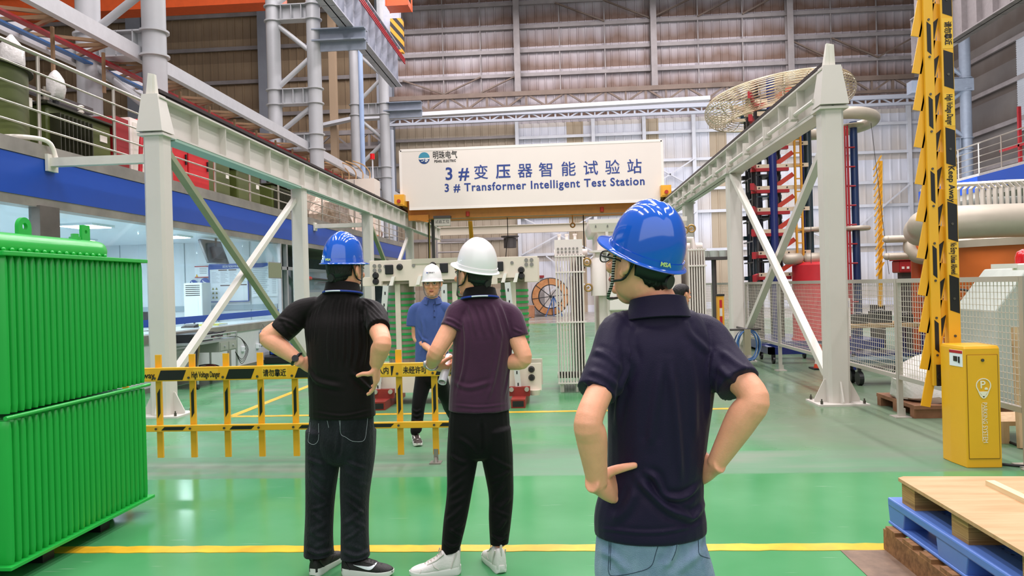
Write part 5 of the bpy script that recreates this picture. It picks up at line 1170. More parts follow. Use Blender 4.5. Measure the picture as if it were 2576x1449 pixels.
for k in range(8):
    b = MB(); y = 11.93 + .02 * (k % 4); x = -5.99 + .02 * (k // 4); b.tube(crom([(x - .1, y, .86), (x, y, .88), (x + .01, y + .01, .7), (x, y - .01 * k, .35)], 4), .009, 6); b.build('lead', mat('lead_olive', '#8A8450', .5) if k % 2 else CABB, t)
b = MB()
t2 = thing('loose_cable', 'thin black cable loops hanging off the trolley drawers', 'cable', (-5.97, 13.5, .3))
for k in range(3):
    b = MB(); b.tube(crom([(-6.1, 13.4, .78), (-5.95, 13.55, .74), (-5.93, 13.75 + .05 * k, .5), (-5.95, 13.6, .34 - .04 * k), (-5.96, 13.35, .5)], 5), .006, 5); b.build('loop', CABB, t2)
t = thing('tool_bin', 'blue plastic bin on a black box beside the low wall', 'bin', (-6.25, 16.6, 0))
b = MB(); b.box((-6.5, 16.3, .18), (-6.05, 16.9, .20)); b.box((-6.5, 16.3, .18), (-6.48, 16.9, .38)); b.box((-6.07, 16.3, .18), (-6.05, 16.9, .38)); b.box((-6.5, 16.3, .18), (-6.05, 16.32, .38)); b.box((-6.5, 16.88, .18), (-6.05, 16.9, .38)); b.build('bin', BLUE, t)
t = thing('black_case', 'flat black case on the floor under the blue bin', 'case', (-6.25, 16.5, 0))
b = MB(); b.box((-6.55, 16.1, 0), (-5.95, 17.0, .16)); b.build('shell', BLK, t, bevel=.02)
b = MB(); b.tube([(-5.95, 16.4, .08), (-5.90, 16.4, .08), (-5.90, 16.7, .08), (-5.95, 16.7, .08)], .012, 6); b.build('handle', BLK, t)
# switchgear in the recess beyond the door
t = thing('switchgear_cabinet', 'grey switchgear cabinet with a label panel in the recess beyond the glass door', 'cabinet', (-7.3, 21.5, 0))
b = MB(); b.box((-8.2, 20.2, 0), (-6.95, 23.2, 2.2)); b.build('body', mat('gear_blue_grey', '#8796A3', .4, .1), t)
b = MB(); b.box((-6.95, 20.3, .1), (-6.93, 21.7, 1.55)); b.build('door', mat('gear_grey', '#A5ADAE', .4), t)
b = MB(); b.box((-6.95, 21.8, .1), (-6.93, 23.1, 1.55)); b.build('door', mat('gear_grey', '#A5ADAE'), t)
b = MB()
for k in range(7): b.box((-6.93, 20.5, .9 + k * .08), (-6.926, 21.5, .915 + k * .08))
b.build('label_lines', INKD, t)
b = MB(); b.box((-6.95, 20.4, 1.62), (-6.93, 22.9, 2.1)); b.build('glass_cover', GLASS, t)
t = thing('red_pole_tool', 'dark operating pole with a red grip in front of the switchgear', 'pole', (-6.8, 20.5, 1.9))
b = MB(); b.cyl((-6.885, 19.7, 1.95), (-6.885, 20.3, 1.93), .05, n=12); b.build('red_grip', mat('grip_red', '#C8342A', .4), t, smooth=40)
b = MB(); b.cyl((-6.90, 20.25, 1.93), (-6.90, 22.5, 1.88), .03, n=10); b.build('shaft', BLK, t, smooth=40)
for k, (y, lab) in enumerate(((24.5, 'pale blue switchgear cabinet furthest left of the core behind the runway posts'), (27.0, 'second pale cabinet in the recess behind the far runway post'))):
    t = thing('switchgear_cabinet', lab, 'cabinet', (-7.2, y, 0)); b = MB(); b.box((-8.2, y - .8, 0), (-7.0, y + .8, 2.1)); b.build('body', mat('gear_pale', '#B9C4CB', .4), t)
    b = MB(); b.box((-7.0, y - .7, .1), (-6.98, y + .7, 2.0)); b.build('door', PANEL, t)

# ---------------- green radiator in the left foreground ----------------
GRN = mat('radiator_green', '#1FAE42', .34, var=.03, scale=2, coat=.15)
t = thing('green_radiator', 'tall bright green finned transformer radiator standing at the left edge', 'radiator', (-3.25, 4.6, 0))
nf = 25; y0, y1 = 3.84, 5.20; pt = (y1 - y0) / nf
b = MB(); b.box((-3.62, y0 - .02, 1.775), (-2.955, y1 + .02, 1.80)); b.box((-3.62, y0 - .02, 1.80), (-3.60, y1 + .02, 1.83)); b.build('top_plate', GRN, t, bevel=.004)
for k in range(nf):
    yc = y0 + pt * (k + .5); w = pt * .385
    b = MB()
    for z0, z1 in ((.115, .885), (.925, 1.775)):
        rings = []
        for z, s in ((z0, .55), (z0 + .02, .85), (z0 + .05, 1.0), (z1 - .05, 1.0), (z1 - .02, .85), (z1, .55)):
            e = w * s; rings.append([(-3.58, yc - e, z), (-3.02, yc - e, z), (-3.003 + .008 * s, yc - e * .85, z), (-2.99 + .010 * s, yc - e * .5, z), (-2.985 + .010 * s, yc, z), (-2.99 + .010 * s, yc + e * .5, z), (-3.003 + .008 * s, yc + e * .85, z), (-3.02, yc + e, z), (-3.58, yc + e, z)])
        b.loft(rings)
    b.build('cooling_fin', GRN, t, smooth=50)
b = MB(); b.tube([(-2.978, y0 - .01, .905), (-2.978, y1 + .035, .905)], .012, 8); b.build('spacer_bar', GRN, t, smooth=50)
b = MB(); b.box((-3.6, y0 - .02, .095), (-2.96, y1 + .04, .115)); b.build('bottom_plate', GRN, t, bevel=.003)
b = MB(); b.tube([(-3.22, 3.3, 1.855), (-3.22, 5.0, 1.855), (-3.22, 5.05, 1.855), (-3.22, 5.085, 1.85), (-3.22, 5.10, 1.845)], [.075, .075, .07, .05, .01], 20); hd = b.build('header_pipe', GRN, t, smooth=60)
b = MB()
for k in range(18): yy = 3.86 + k * .068; b.ell((-3.145, yy, 1.825), (.012, .016, .012), None, 8, 6)
tag(b.build('weld_beads', GRN, hd, smooth=60), kind='stuff')
def holed_plate(x, yc, zb, w, h, zc, ri, th, arch):
    """lug with a hole; arch rounds the top, otherwise it is square"""
    n = 32; fr = MB(); o, q = [], []
    for k in range(n):
        a = 2 * PI * k / n; ca, sa = math.cos(a), math.sin(a)
        if sa < 0 or not arch:
            m = min((w / 2) / max(abs(ca), 1e-6), ((zc - zb) if sa < 0 else h) / max(abs(sa), 1e-6)); o.append((yc + m * ca, zc + m * sa))
        else: o.append((yc + w / 2 * ca, zc + h * sa))
        q.append((yc + ri * ca, zc + ri * sa))
    for k in range(n):
        l = (k + 1) % n; A = [(x - th, *p) for p in (q[k], o[k], o[l], q[l])]; B = [(x + th, *p) for p in (q[k], o[k], o[l], q[l])]
        fr.add(A + B, [(3, 2, 1, 0), (4, 5, 6, 7), (1, 2, 6, 5), (3, 0, 4, 7)])
    return fr
holed_plate(-3.22, 4.33, 1.90, .11, .055, 1.975, .022, .012, True).build('lifting_eye', GRN, hd)
holed_plate(-3.22, 4.915, 1.90, .085, .045, 1.985, .013, .010, False).build('lifting_lug', GRN, hd)
b = MB(); b.cyl((-3.22, 4.81, 1.92), (-3.22, 4.81, 1.945), .035, n=6); b.cyl((-3.22, 4.81, 1.945), (-3.22, 4.81, 1.965), .024, n=6); b.build('vent_plug', GRN, hd)
for yy in (4.2, 4.75):
    b = MB(); b.box((-3.4, yy, 0), (-3.06, yy + .1, .095)); b.build('foot_block', BLK, t)
b = MB(); b.tube([(-3.22, 3.3, .05), (-3.22, 5.1, .05)], .042, 12); b.build('lower_header', GRN, t, smooth=60)

# pale back panels and dark tray on the mezzanine, pipes beside the third column
b = MB(); b.box((-8.75, 4.0, 3.5), (-8.68, 13.3, 4.85)); struct(b.build('trim_9', PANEL))
b = MB(); b.bar((-8.6, 4.0, 4.98), (-8.6, 13.4, 4.98), .10, .12); struct(b.build('trim_10', STEEL_D))
p = onY(906, 170, 33.5); b = MB(); b.cyl((p[0], 33.5, 3.5), (p[0] + .02, 33.5, 12.5), .11, n=12); struct(b.build('rain_pipe', mat('pipe_blue', '#9FB6D8', .4), smooth=40))
p = onY(838, 200, 41); b = MB(); b.box((p[0] - .18, 40.8, 0), (p[0] + .18, 41.2, 17)); struct(b.build('wall_post', mat('tan_post', '#A08A70', .6)))
p = onY(985, 400, 37); b = MB(); b.cyl((p[0], 37, 0), (p[0], 37, 9.5), .14, n=12); struct(b.build('rain_pipe', mat('pipe_grey', '#B4BAC4', .4), smooth=40))
# ---------------- yellow barrier gates ----------------
BYEL = mat('barrier_yellow', '#EDB027', .38, var=.02)
BBLK = mat('barrier_black', '#141414', .45)
LBL = mat('barrier_label_yellow', '#F2BE38', .35)
def para(b, p, ax, up, L, H, sk, nrm, th=.002):
    """slanted black patch centred on p in the plane (ax, up)"""
    p, ax, up, nrm = V3(p), V3(ax), V3(up), V3(nrm)
    q = [p - ax * (L / 2) - up * H / 2, p + ax * (L / 2 - sk) - up * H / 2, p + ax * (L / 2) + up * H / 2, p - ax * (L / 2 - sk) + up * H / 2]
    b.prism(q, nrm * th)
t = thing('barrier_boom', 'yellow and black barrier boom with hanging pickets closed across the bay', 'barrier', (-2.5, 6.6, 0))
Y = 6.6; fx = Y - .03
b = MB(); b.box((-4.6, Y - .03, .77), (-.85, Y + .03, .885)); b.bar((-4.6, Y - .0, .885), (-.85, Y - .0, .885), .06, .012); top = b.build('upper_rail', BYEL, t, bevel=.004)
b = MB(); b.box((-4.6, Y - .02, .315), (-.85, Y + .02, .37)); low = b.build('lower_rail', BYEL, t, bevel=.004)
pk = [-3.685 + .316 * k for k in range(-2, 9)]
for i, x in enumerate(pk):
    b = MB(); b.box((x - .027, Y + .03, .07), (x + .027, Y + .05, 1.005)); pc = b.build('picket', BYEL, t)
    b = MB(); para(b, (x, Y + .03, .565), (0, 0, 1), (1, 0, 0), .27, .026, .045, (0, -1, 0)); b.build('black_patch', BBLK, pc)
    for z, r in ((.80, top), (.343, low)):
        b = MB(); b.cyl((x, Y - .031, z), (x, Y - .038, z), .011, n=10); b.build('bolt_head', BOLT, r)
msgs = {0: 'Keep Away', 2: 'black', 3: 'High Voltage Danger', 4: 'black'}
seq = ['black', 'Keep Away', 'black', 'High Voltage Danger', 'black', '请勿靠近', 'black', 'Keep Away', '请勿入内', '未经许可', 'black']
for i in range(len(pk)):
    xa = pk[i]; xb = xa + .316; s = seq[i]; xm = (xa + xb) / 2; n_ = (0, -1, 0)
    if s == 'black':
        b = MB(); para(b, (xm, Y - .03, .825), (1, 0, 0), Z1, .27, .088, .035, n_); b.build('black_patch', BBLK, top)
    else:
        b = MB(); b.box((xm - .115, Y - .0315, .785), (xm + .115, Y - .03, .872)); lb = b.build('label', LBL, top)
        cn = ord(s[0]) > 256
        sz = .068 if cn else .074
        text(s, sz, (xm - .02 if s == '请勿入内' else xm, Y - .0325, .824), X1, Z1, BLACK, 'lettering', lb, bold=.0012, xs=(.78 if cn else (.92 if s == 'Keep Away' else .42)))
        if s == '请勿入内':
            b = MB(); b.prism([(xm + .10, Y - .03, .868), (xm + .13, Y - .03, .868), (xm + .112, Y - .03, .785), (xm + .104, Y - .03, .785)][::-1], (0, -.002, 0)); b.build('black_patch', BBLK, top)
for i in range(len(pk)):
    if i % 2 == 0:
        xm = pk[i] + .158; b = MB(); para(b, (xm, Y - .02, .343), (1, 0, 0), Z1, .23, .03, .03, (0, -1, 0)); b.build('black_patch', BBLK, low)
x = pk[-1]
b = MB(); b.box((x - .02, Y + .02, .02), (x + .02, Y + .03, .12)); b.cyl((x, Y + .0, .0), (x, Y + .0, .05), .03, .012, 12); b.box((x - .05, Y - .05, 0), (x + .05, Y + .06, .01)); b.build('steel_foot', mat('foot_steel', '#9A938A', .35, .6), t)

# cabinet of the raised gate
CAB = mat('cabinet_yellow', '#EFB224', .33, var=.015)
t = thing('barrier_cabinet', 'yellow barrier gate cabinet with parking logo on its door', 'barrier cabinet', (3.30, 6.38, 0))
x0, x1, ya, yb = 3.165, 3.435, 6.22, 6.56
foot = [(x0, ya), (x1, ya), (x1 + .01, yb), (x0 - .02, yb), (x0 - .02, ya + .20)]
b = MB(); b.loft([[(x, y, z) for x, y in foot] for z in (0.0, .90)] + [[(x + (.0), y, .945) for x, y in foot], [(3.30 + (x - 3.30) * .96, 6.39 + (y - 6.39) * .92, .968) for x, y in foot]]); b.build('housing', CAB, t, bevel=.006)
b = MB(); b.box((x0 + .02, ya - .006, .075), (x1 - .02, ya, .895)); dr = b.build('door', CAB, t, bevel=.003)
b = MB(); b.bar((x0 + .018, ya - .003, .073), (x0 + .018, ya - .003, .897), .003, .003, (0, 1, 0)); b.bar((x1 - .018, ya - .003, .073), (x1 - .018, ya - .003, .897), .003, .003, (0, 1, 0)); b.bar((x0 + .018, ya - .003, .897), (x1 - .018, ya - .003, .897), .003, .003); b.bar((x0 + .018, ya - .003, .073), (x1 - .018, ya - .003, .073), .003, .003); b.build('door_gap', mat('gap_brown', '#8A641A', .6), dr)
b = MB(); b.cyl((3.30, ya - .006, .855), (3.30, ya - .014, .855), .012, n=14); b.build('lock', BOLT, dr, smooth=40)
PW = mat('print_white', '#F3E9D0', .4)
c = V3((3.302, ya - .008, .655))
b = MB(); n = 30; ro, ri = .058, .050
def pin(r, k): 
    a = PI / 2 + 2 * PI * k / n; v = V3((r * math.cos(a), 0, r * math.sin(a)))
    if v[2] < -.6 * r: v = V3((v[0] * .98, 0, v[2] - (abs(v[2]) - .6 * r) * 2.0 * (1 if r > .055 else .9)))
    return c + v
for k in range(n): b.hexa([pin(ro, k), pin(ro, k + 1), pin(ri, k + 1), pin(ri, k)] + [p + V3((0, -.002, 0)) for p in (pin(ro, k), pin(ro, k + 1), pin(ri, k + 1), pin(ri, k))])
b.prism([c + V3(v) for v in ((-.034, 0, -.048), (.034, 0, -.048), (.0, 0, -.098))][::-1], (0, -.002, 0)); b.build('pin_logo', PW, dr)
text('P', .085, (c[0] - .006, c[1], c[2] + .004), X1, Z1, PW, 'logo_letter', dr, bold=.001)
b = MB(); b.prism([c + V3(v) for v in ((.008, 0, -.034), (.032, 0, -.034), (.032, 0, -.024), (.026, 0, -.016), (.014, 0, -.016), (.008, 0, -.024))][::-1], (0, -.002, 0)); b.build('car_mark', PW, dr)
text('PARKING SYSTEM', .050, (3.306, ya - .008, .36), (0, 0, -1), X1, PW, 'lettering', dr, xs=.82)
b = MB(); b.box((3.285, ya - .0085, .21), (3.288, ya - .006, .51)); b.build('underline', PW, dr)
# sticker on the side
b = MB(); b.hexa([(x0 - .0005, ya + .02, .80), (x0 - .019, ya + .185, .80), (x0 - .019, ya + .185, .93), (x0 - .0005, ya + .02, .93)] + [(x0 - .004, ya + .02, .80), (x0 - .0225, ya + .185, .80), (x0 - .0225, ya + .185, .93), (x0 - .004, ya + .02, .93)]); st = b.build('sticker', PAPER, t)
b = MB(); b.hexa([(x0 - .0045, ya + .021, .905), (x0 - .0225, ya + .184, .905), (x0 - .0225, ya + .184, .928), (x0 - .0045, ya + .021, .928)] + [(x0 - .006, ya + .021, .905), (x0 - .024, ya + .184, .905), (x0 - .024, ya + .184, .928), (x0 - .006, ya + .021, .928)]); b.build('red_band', RED, st)
b = MB(); b.cbox((x0 - .012, ya + .11, .86), (.012, .05, .04)); b.cbox((x0 - .010, ya + .06, .855), (.012, .012, .05)); b.build('pictogram', BLACK, st)
# raised boom with folded pickets
t = thing('raised_barrier_boom', 'tall raised yellow and black barrier boom with folded pickets above its cabinet', 'barrier', (3.27, 6.64, .6))
Y = 6.66; xa = 3.30; H0, H1 = .62, 4.35
b = MB(); b.box((xa - .05, Y - .04, H0), (xa + .05, Y + .04, H1)); main = b.build('main_bar', BYEL, t, bevel=.006)
b = MB(); b.box((xa - .185, Y - .035, H0 - .02), (xa - .108, Y + .0, H1)); sec = b.build('second_bar', BYEL, t, bevel=.004)
for k in range(12):
    z = .72 + .316 * k
    b = MB(); A = V3((xa - .05, Y + .012, z + .60)); Bp = V3((xa - .235, Y + .012, z - .30)); b.bar(A, Bp, .012, .078, (1, 0, 0)); pc = b.build('folded_picket', BYEL, t)
    d = unit(Bp - A); sgn = V3((0, -1, 0)); nn_ = np.cross(d, sgn)
    b = MB(); para(b, A + d * .24 + V3((0, -.0065, 0)), d, nn_, .24, .05, .06, sgn, .003); b.build('black_patch', BBLK, pc)
    b = MB(); b.cyl((xa, Y - .04, z + .30), (xa, Y - .047, z + .30), .011, n=10); b.build('bolt_head', BOLT, main)
    b = MB(); b.cyl((xa - .147, Y - .035, z + .14), (xa - .147, Y - .042, z + .14), .010, n=10); b.build('bolt_head', BOLT, sec)
    if k % 2 == 0:
        b = MB(); para(b, (xa - .147, Y - .035, z + .30), (0, 0, 1), (1, 0, 0), .22, .034, -.03, sgn); b.build('black_patch', BBLK, sec)
pyz = lambda py: onY(2405, py, Y - .04)[2]
for (pa, pb) in ((-40, 32), (133, 215), (328, 410), (515, 600), (700, 780)):
    za, zb = pyz(pa), pyz(pb); b = MB(); para(b, (xa + .004, Y - .04, (za + zb) / 2), (0, 0, 1), (1, 0, 0), abs(za - zb), .078, -.03, sgn); b.build('black_patch', BBLK, main)
for s, (pa, pb), xs_ in (('请勿靠近', (50, 115), .78), ('High Voltage Danger', (240, 310), .44), ('Keep Away', (430, 495), .95), ('No Entry Unless Allowed', (615, 685), .37)):
    za, zb = pyz(pa), pyz(pb); zm = (za + zb) / 2
    b = MB(); b.box((xa - .042, Y - .0415, min(za, zb) - .02), (xa + .046, Y - .04, max(za, zb) + .02)); lb = b.build('label', LBL, main)
    text(s, .064 if ord(s[0]) > 256 else .07, (xa + .002, Y - .0425, zm), (0, 0, -1), X1, BLACK, 'lettering', lb, bold=.0011, xs=xs_)
b = MB(); b.box((xa - .16, Y - .05, .60), (xa - .10, Y - .035, .78)); b.cyl((xa - .13, Y - .06, .68), (xa - .13, Y - .02, .68), .03, n=12); b.build('pivot_bracket', BLK, t)
# slim raised boom far away
t = thing('distant_barrier_boom', 'slim yellow raised barrier boom far behind the mesh fence', 'barrier', (6.97, 17.0, 0))
p0, p1 = onY(2215, 405, 17), onY(2212, 690, 17)
b = MB(); b.bar((p1[0], 17, .9), (p0[0], 17, p0[2]), .07, .05, (0, 1, 0)); b.build('main_bar', BYEL, t)
for k in range(17):
    z = p1[2] + .06 + k * .145; b = MB(); b.bar((p1[0] + .085, 16.95, z + .20), (p1[0] - .085, 16.95, z - .10), .02, .05, (0, 1, 0)); pc = b.build('folded_picket', BYEL, t)
    if k % 2: b = MB(); b.bar((p1[0] + .02, 16.935, z + .09), (p1[0] - .03, 16.935, z + .0), .004, .03, (0, 1, 0)); b.build('black_patch', BBLK, pc)
b = MB(); b.box((p1[0] - .10, 17.0, 0), (p1[0] + .10, 17.3, .93)); b.build('cabinet', STEEL_D, t)

# ---------------- pallets at the right ----------------
PLY = mat('plywood', '#CDA67C', .6, alt='#BC8F62', scale=3, stretch=(.6, 5, 5), detail=6)
PLYE = mat('plywood_edge', '#C49A5E', .7, alt='#8E6536', scale=9, stretch=(.4, .4, 22))
PBLU = mat('pallet_blue', '#5B80CC', .4, var=.03)
PBRN = mat('old_pallet_wood', '#9C7147', .8, alt='#6E4C2C', scale=5, stretch=(1, 6, 6))
t = thing('plywood_pallet', 'plywood topped wooden pallet, topmost of the stack at the right corner', 'pallet', (2.45, 3.75, .29))
b = MB(); b.prism([(1.82, 4.30, .405), (1.86, 4.33, .405), (3.1, 4.28, .405), (3.1, 3.02, .405), (1.85, 3.02, .405), (1.80, 3.07, .405)][::-1], (0, 0, .018)); b.build('top_sheet', PLY, t)
for y in (4.13, 3.60, 3.04):
    b = MB(); b.box((1.83, y, .29), (2.05, y + .15, .405)); b.build('block', PLYE, t)
    b = MB(); b.box((2.45, y, .29), (2.65, y + .15, .405)); b.build('block', PLYE, t)
t = thing('blue_pallet', 'blue plastic pallet with grid deck, middle of the stack at the right corner', 'pallet', (2.45, 3.75, .14))
b = MB()
for x in np.arange(1.95, 3.05, .075): b.box((x, 3.1, .262), (x + .012, 4.3, .288))
for y in np.arange(3.1, 4.34, .075): b.box((1.93, y, .262), (3.05, y + .012, .288))
b.build('grid_deck', PBLU, t)
b = MB(); b.box((1.80, 3.02, .245), (1.95, 4.40, .29)); b.box((1.80, 3.02, .14), (1.95, 4.40, .16)); b.box((1.95, 4.30, .245), (3.05, 4.40, .29)); b.build('rim', PBLU, t, bevel=.008)
for ya, yb in ((4.22, 4.39), (3.58, 3.84), (3.03, 3.22)):
    b = MB(); b.hexa([(1.805, ya, .155), (1.94, ya, .155), (1.94, yb, .155), (1.805, yb, .155), (1.805, ya - .02, .25), (1.94, ya - .02, .25), (1.94, yb + .02, .25), (1.805, yb + .02, .25)]); b.build('block', PBLU, t, bevel=.006)
    b = MB(); b.box((2.4, ya, .155), (2.62, yb, .25)); b.build('block', PBLU, t)
t = thing('worn_pallet', 'worn brown wooden pallet at the bottom of the stack on the floor', 'pallet', (2.45, 3.75, 0))
for x in (1.765, 2.35, 2.95):
    b = MB(); b.box((x, 3.0, 0), (x + .055, 4.38, .118)); b.build('stringer', PBRN, t)
rr = random.Random(3)
for k in range(7):
    y = 4.23 - k * .20; b = MB(); b.box((1.762 + rr.uniform(0, .012), y, .118), (3.05, y + .12, .14)); b.build('deck_board', PBRN, t)
for k in range(3):
    b = MB(); b.box((1.77, 3.1 + k * .55, -.0), (3.0, 3.2 + k * .55, .004)); b.build('bottom_board', PBRN, t)
tag((lambda b: b.build('wooden_lath', mat('lath_pale', '#E0D3A8', .6, alt='#CDBE90', scale=3, stretch=(6, .5, 6)), None, loc=(2.2, 3.95, .423)))(MB().bar((2.215, 4.13, .436), (2.20, 3.30, .436), .045, .026)), 'narrow pale lath lying on the plywood pallet top', 'lath')
# cable beside the cabinet
b = MB(); b.tube(crom([(3.45, 6.3, .012), (3.6, 6.22, .012), (3.8, 6.28, .012), (3.95, 6.5, .012), (4.0, 7.2, .012)], 6), .011, 6); tag(b.build('floor_cable', CABB, None, loc=(3.6, 6.3, 0)), 'black cable on the floor running from the yellow cabinet to the fence end', 'cable')
# ---------------- people ----------------
from mathutils.bvhtree import BVHTree
def limb(b, rows, side, n=18, k=5, cap=(.55, .55)):
    """rows of (x, y, z, half width along side, half width across)"""
    R = crom([list(r) for r in rows], k); P = [r[:3] for r in R]; N = len(P); side = unit(side); rings = []
    def ring(c, T, ra, rb):
        a = unit(side - T * (side @ T)); d = np.cross(T, a)
        return [c + ra * math.cos(2 * PI * j / n) * a + rb * math.sin(2 * PI * j / n) * d for j in range(n)]
    for i in range(N):
        T = unit(P[min(i + 1, N - 1)] - P[max(i - 1, 0)]); ra, rb = max(R[i][3], .002), max(R[i][4], .002)
        if i == 0 and cap[0]:
            for u, s in ((1, .12), (.85, .55), (.5, .86)): rings.append(ring(P[0] - T * min(ra, rb) * cap[0] * u, T, ra * s, rb * s))
        rings.append(ring(P[i], T, ra, rb))
        if i == N - 1 and cap[1]:
            for u, s in ((.5, .86), (.85, .55), (1, .12)): rings.append(ring(P[i] + T * min(ra, rb) * cap[1] * u, T, ra * s, rb * s))
    b.loft(rings)
def hand(b, W, f, n, curl, td, s=1.0, t=None):
    W = V3(W); f = unit(f); n = V3(n); n = unit(n - f * (n @ f)); t = np.cross(f, n) if t is None else V3(t); t = unit(t - f * (t @ f) - n * (t @ n))
    limb(b, [(*(W + f * u * s), w * s, h * s) for u, w, h in ((-.03, .025, .021), (.0, .027, .020), (.03, .036, .018), (.065, .041, .015), (.088, .039, .012))], t, 14, 3, (0, .5))
    for off, L, r, c in zip((.029, .010, -.010, -.028), (.072, .080, .074, .058), (.0085, .009, .0085, .0078), curl):
        p = W + (f * .078 + t * off) * s; d = f; ax = np.cross(f, n); pts = [(*p, r * s, r * s)]
        for fr, cc in zip((.46, .30, .24), (c, c * 1.15, c * .8)):
            d = rotm(ax, cc) @ d; p = p + d * L * s * fr * 1.1; pts.append((*p, r * s * .96, r * s * .96))
        limb(b, pts, t, 10, 3, (0, .9))
    td = unit(td); p0 = W + (f * .018 + t * .018) * s; p1 = W + (f * .03 + t * .03) * s + td * .022 * s
    limb(b, [(*p0, .015 * s, .015 * s), (*p1, .0135 * s, .013 * s), (*(p1 + td * .034 * s), .011 * s, .011 * s), (*(p1 + td * .040 * s + unit(td * .8 + f * .35) * .024 * s), .009 * s, .0085 * s)], n, 12, 3, (.5, .8))
def head_axes(yaw, pitch, roll=0.):
    return rotm((0, 0, 1), yaw) @ rotm((1, 0, 0), pitch) @ rotm((0, 1, 0), roll)
def head(b, C, R, s=1.0):
    C = V3(C); L = lambda x, y, z: C + R @ (V3((x, y, z)) * s)
    side = R @ V3((1, 0, 0))
    rows = [(.100, -.012, .048, .058), (.080, -.012, .064, .082), (.045, -.009, .074, .095), (.015, -.004, .0755, .097), (-.015, .000, .073, .092), (-.045, .006, .070, .082), (-.075, .017, .063, .068), (-.098, .030, .052, .053), (-.113, .038, .034, .034)]
    limb(b, [(*L(0, y, z), ra * s, rb * s) for z, y, ra, rb in rows], side, 28, 4, (.2, .7))
    b.ell(L(0, -.012, .028), V3((.0765, .098, .088)) * s, R, 24, 16)
    limb(b, [(*L(0, .090, .018), .008 * s, .008 * s), (*L(0, .101, -.006), .010 * s, .010 * s), (*L(0, .112, -.028), .014 * s, .012 * s), (*L(0, .100, -.040), .013 * s, .008 * s)], side, 12, 3)
    for q in (-1, 1):
        b.ell(L(q * .010, .101, -.034), V3((.009, .010, .008)) * s, R, 10, 8)
        E = R @ rotm((0, 0, 1), q * .50) @ rotm((1, 0, 0), -.18)
        b.ell(L(q * .084, -.008, -.008), V3((.0085, .021, .030)) * s, E, 18, 14)
        b.torus(L(q * .087, -.009, -.006), .021 * s, .006 * s, 22, 8, E @ rotm((0, 1, 0), PI / 2), 1.0)
        b.ell(L(q * .081, .004, -.034), V3((.007, .010, .013)) * s, R, 10, 8)
        b.ell(L(q * .033, .084, .022), V3((.022, .010, .007)) * s, R @ rotm((0, 0, 1), -q * .25), 12, 8)
        b.ell(L(q * .043, .072, -.028), V3((.022, .015, .018)) * s, R, 12, 8)
    b.ell(L(0, .079, -.100), V3((.020, .014, .015)) * s, R, 12, 8)
    b.ell(L(0, .089, -.062), V3((.024, .011, .008)) * s, R, 12, 8); b.ell(L(0, .087, -.073), V3((.020, .010, .007)) * s, R, 12, 8)
def taubin(me, it):
    n = len(me.vertices); co = np.empty(n * 3); me.vertices.foreach_get('co', co); co = co.reshape(-1, 3)
    e = np.empty(len(me.edges) * 2, np.int32); me.edges.foreach_get('vertices', e); e = e.reshape(-1, 2)
    deg = np.bincount(e.ravel(), minlength=n).astype(float)[:, None]
    for k in range(it):
        for lam in (.55, -.56):
            acc = np.stack([np.bincount(e[:, 0], co[e[:, 1], d], n) + np.bincount(e[:, 1], co[e[:, 0], d], n) for d in range(3)], 1)
            co = co + lam * (acc / deg - co)
    me.vertices.foreach_set('co', co.ravel()); me.update()
def fused(b, name, m, parent, voxel, it=3, post=None):
    """one continuous skin grown over all the shapes in b"""
    me = b.data(name, (0, 0, 0)); o = bpy.data.objects.new('tmp', me); COL.objects.link(o)
    md = o.modifiers.new('r', 'REMESH'); md.mode = 'VOXEL'; md.voxel_size = voxel; md.adaptivity = 0
    new = eval_mesh(o); bpy.data.objects.remove(o); taubin(new, it)
    if post: post(new)
    off = V3(parent['_o']); n = len(new.vertices); co = np.empty(n * 3); new.vertices.foreach_get('co', co); co = co.reshape(-1, 3) - off
    new.vertices.foreach_set('co', co.ravel()); new.materials.clear(); new.materials.append(m); smooth_mesh(new, 180); new.name = name; new.update()
    o = bpy.data.objects.new(name, new); COL.objects.link(o); o.parent = parent; o['_o'] = parent['_o']; return o
def bvh_of(me): return BVHTree.FromPolygons([v.co for v in me.vertices], [p.vertices for p in me.polygons])
def seen(bv, px):
    out = []
    for x, y in px:
        d = unit(_ray(x, y)); h = bv.ray_cast(Vector(_C), Vector(d), 40)
        if h[0] is not None: out.append(np.array(h[0]))
    return out
def dense(px, k=6): return [tuple(p) for p in crom([list(p) for p in px], k)]
def folds(fl, extra=None):
    """post step: raise or sink the cloth along lines (pixel paths on the side one sees), gaussian section"""
    def post(me):
        bv = bvh_of(me); n = len(me.vertices); co = np.empty(n * 3); me.vertices.foreach_get('co', co); co = co.reshape(-1, 3)
        nr = np.empty(n * 3); me.vertices.foreach_get('normal', nr); nr = nr.reshape(-1, 3); disp = np.zeros(n)
        for px, amp, w in fl:
            pts = seen(bv, dense(px, 8))
            if len(pts) < 2: continue
            P = np.array(pts); lo, hi = P.min(0) - 3 * w, P.max(0) + 3 * w; idx = np.where(((co > lo) & (co < hi)).all(1))[0]
            best = np.full(len(idx), 9.); tt = np.zeros(len(idx)); q = co[idx]
            for i in range(len(P) - 1):
                a, c = P[i], P[i + 1]; ab = c - a; L = ab @ ab
                if L < 1e-10: continue
                u = np.clip(((q - a) @ ab) / L, 0, 1); d = np.linalg.norm(q - (a + u[:, None] * ab), axis=1); better = d < best
                best[better] = d[better]; tt[better] = ((i + u) / (len(P) - 1))[better]
            taper = np.clip(np.minimum(tt, 1 - tt) * 6, .15, 1)
            disp[idx] += 1.6 * amp * taper * (np.exp(-(best / w) ** 2) - .55 * np.exp(-((best - 1.7 * w) / w) ** 2))
        if extra: disp += extra(co, nr)
        co = co + nr * disp[:, None]; me.vertices.foreach_set('co', co.ravel()); me.update(); taubin(me, 1)
    return post
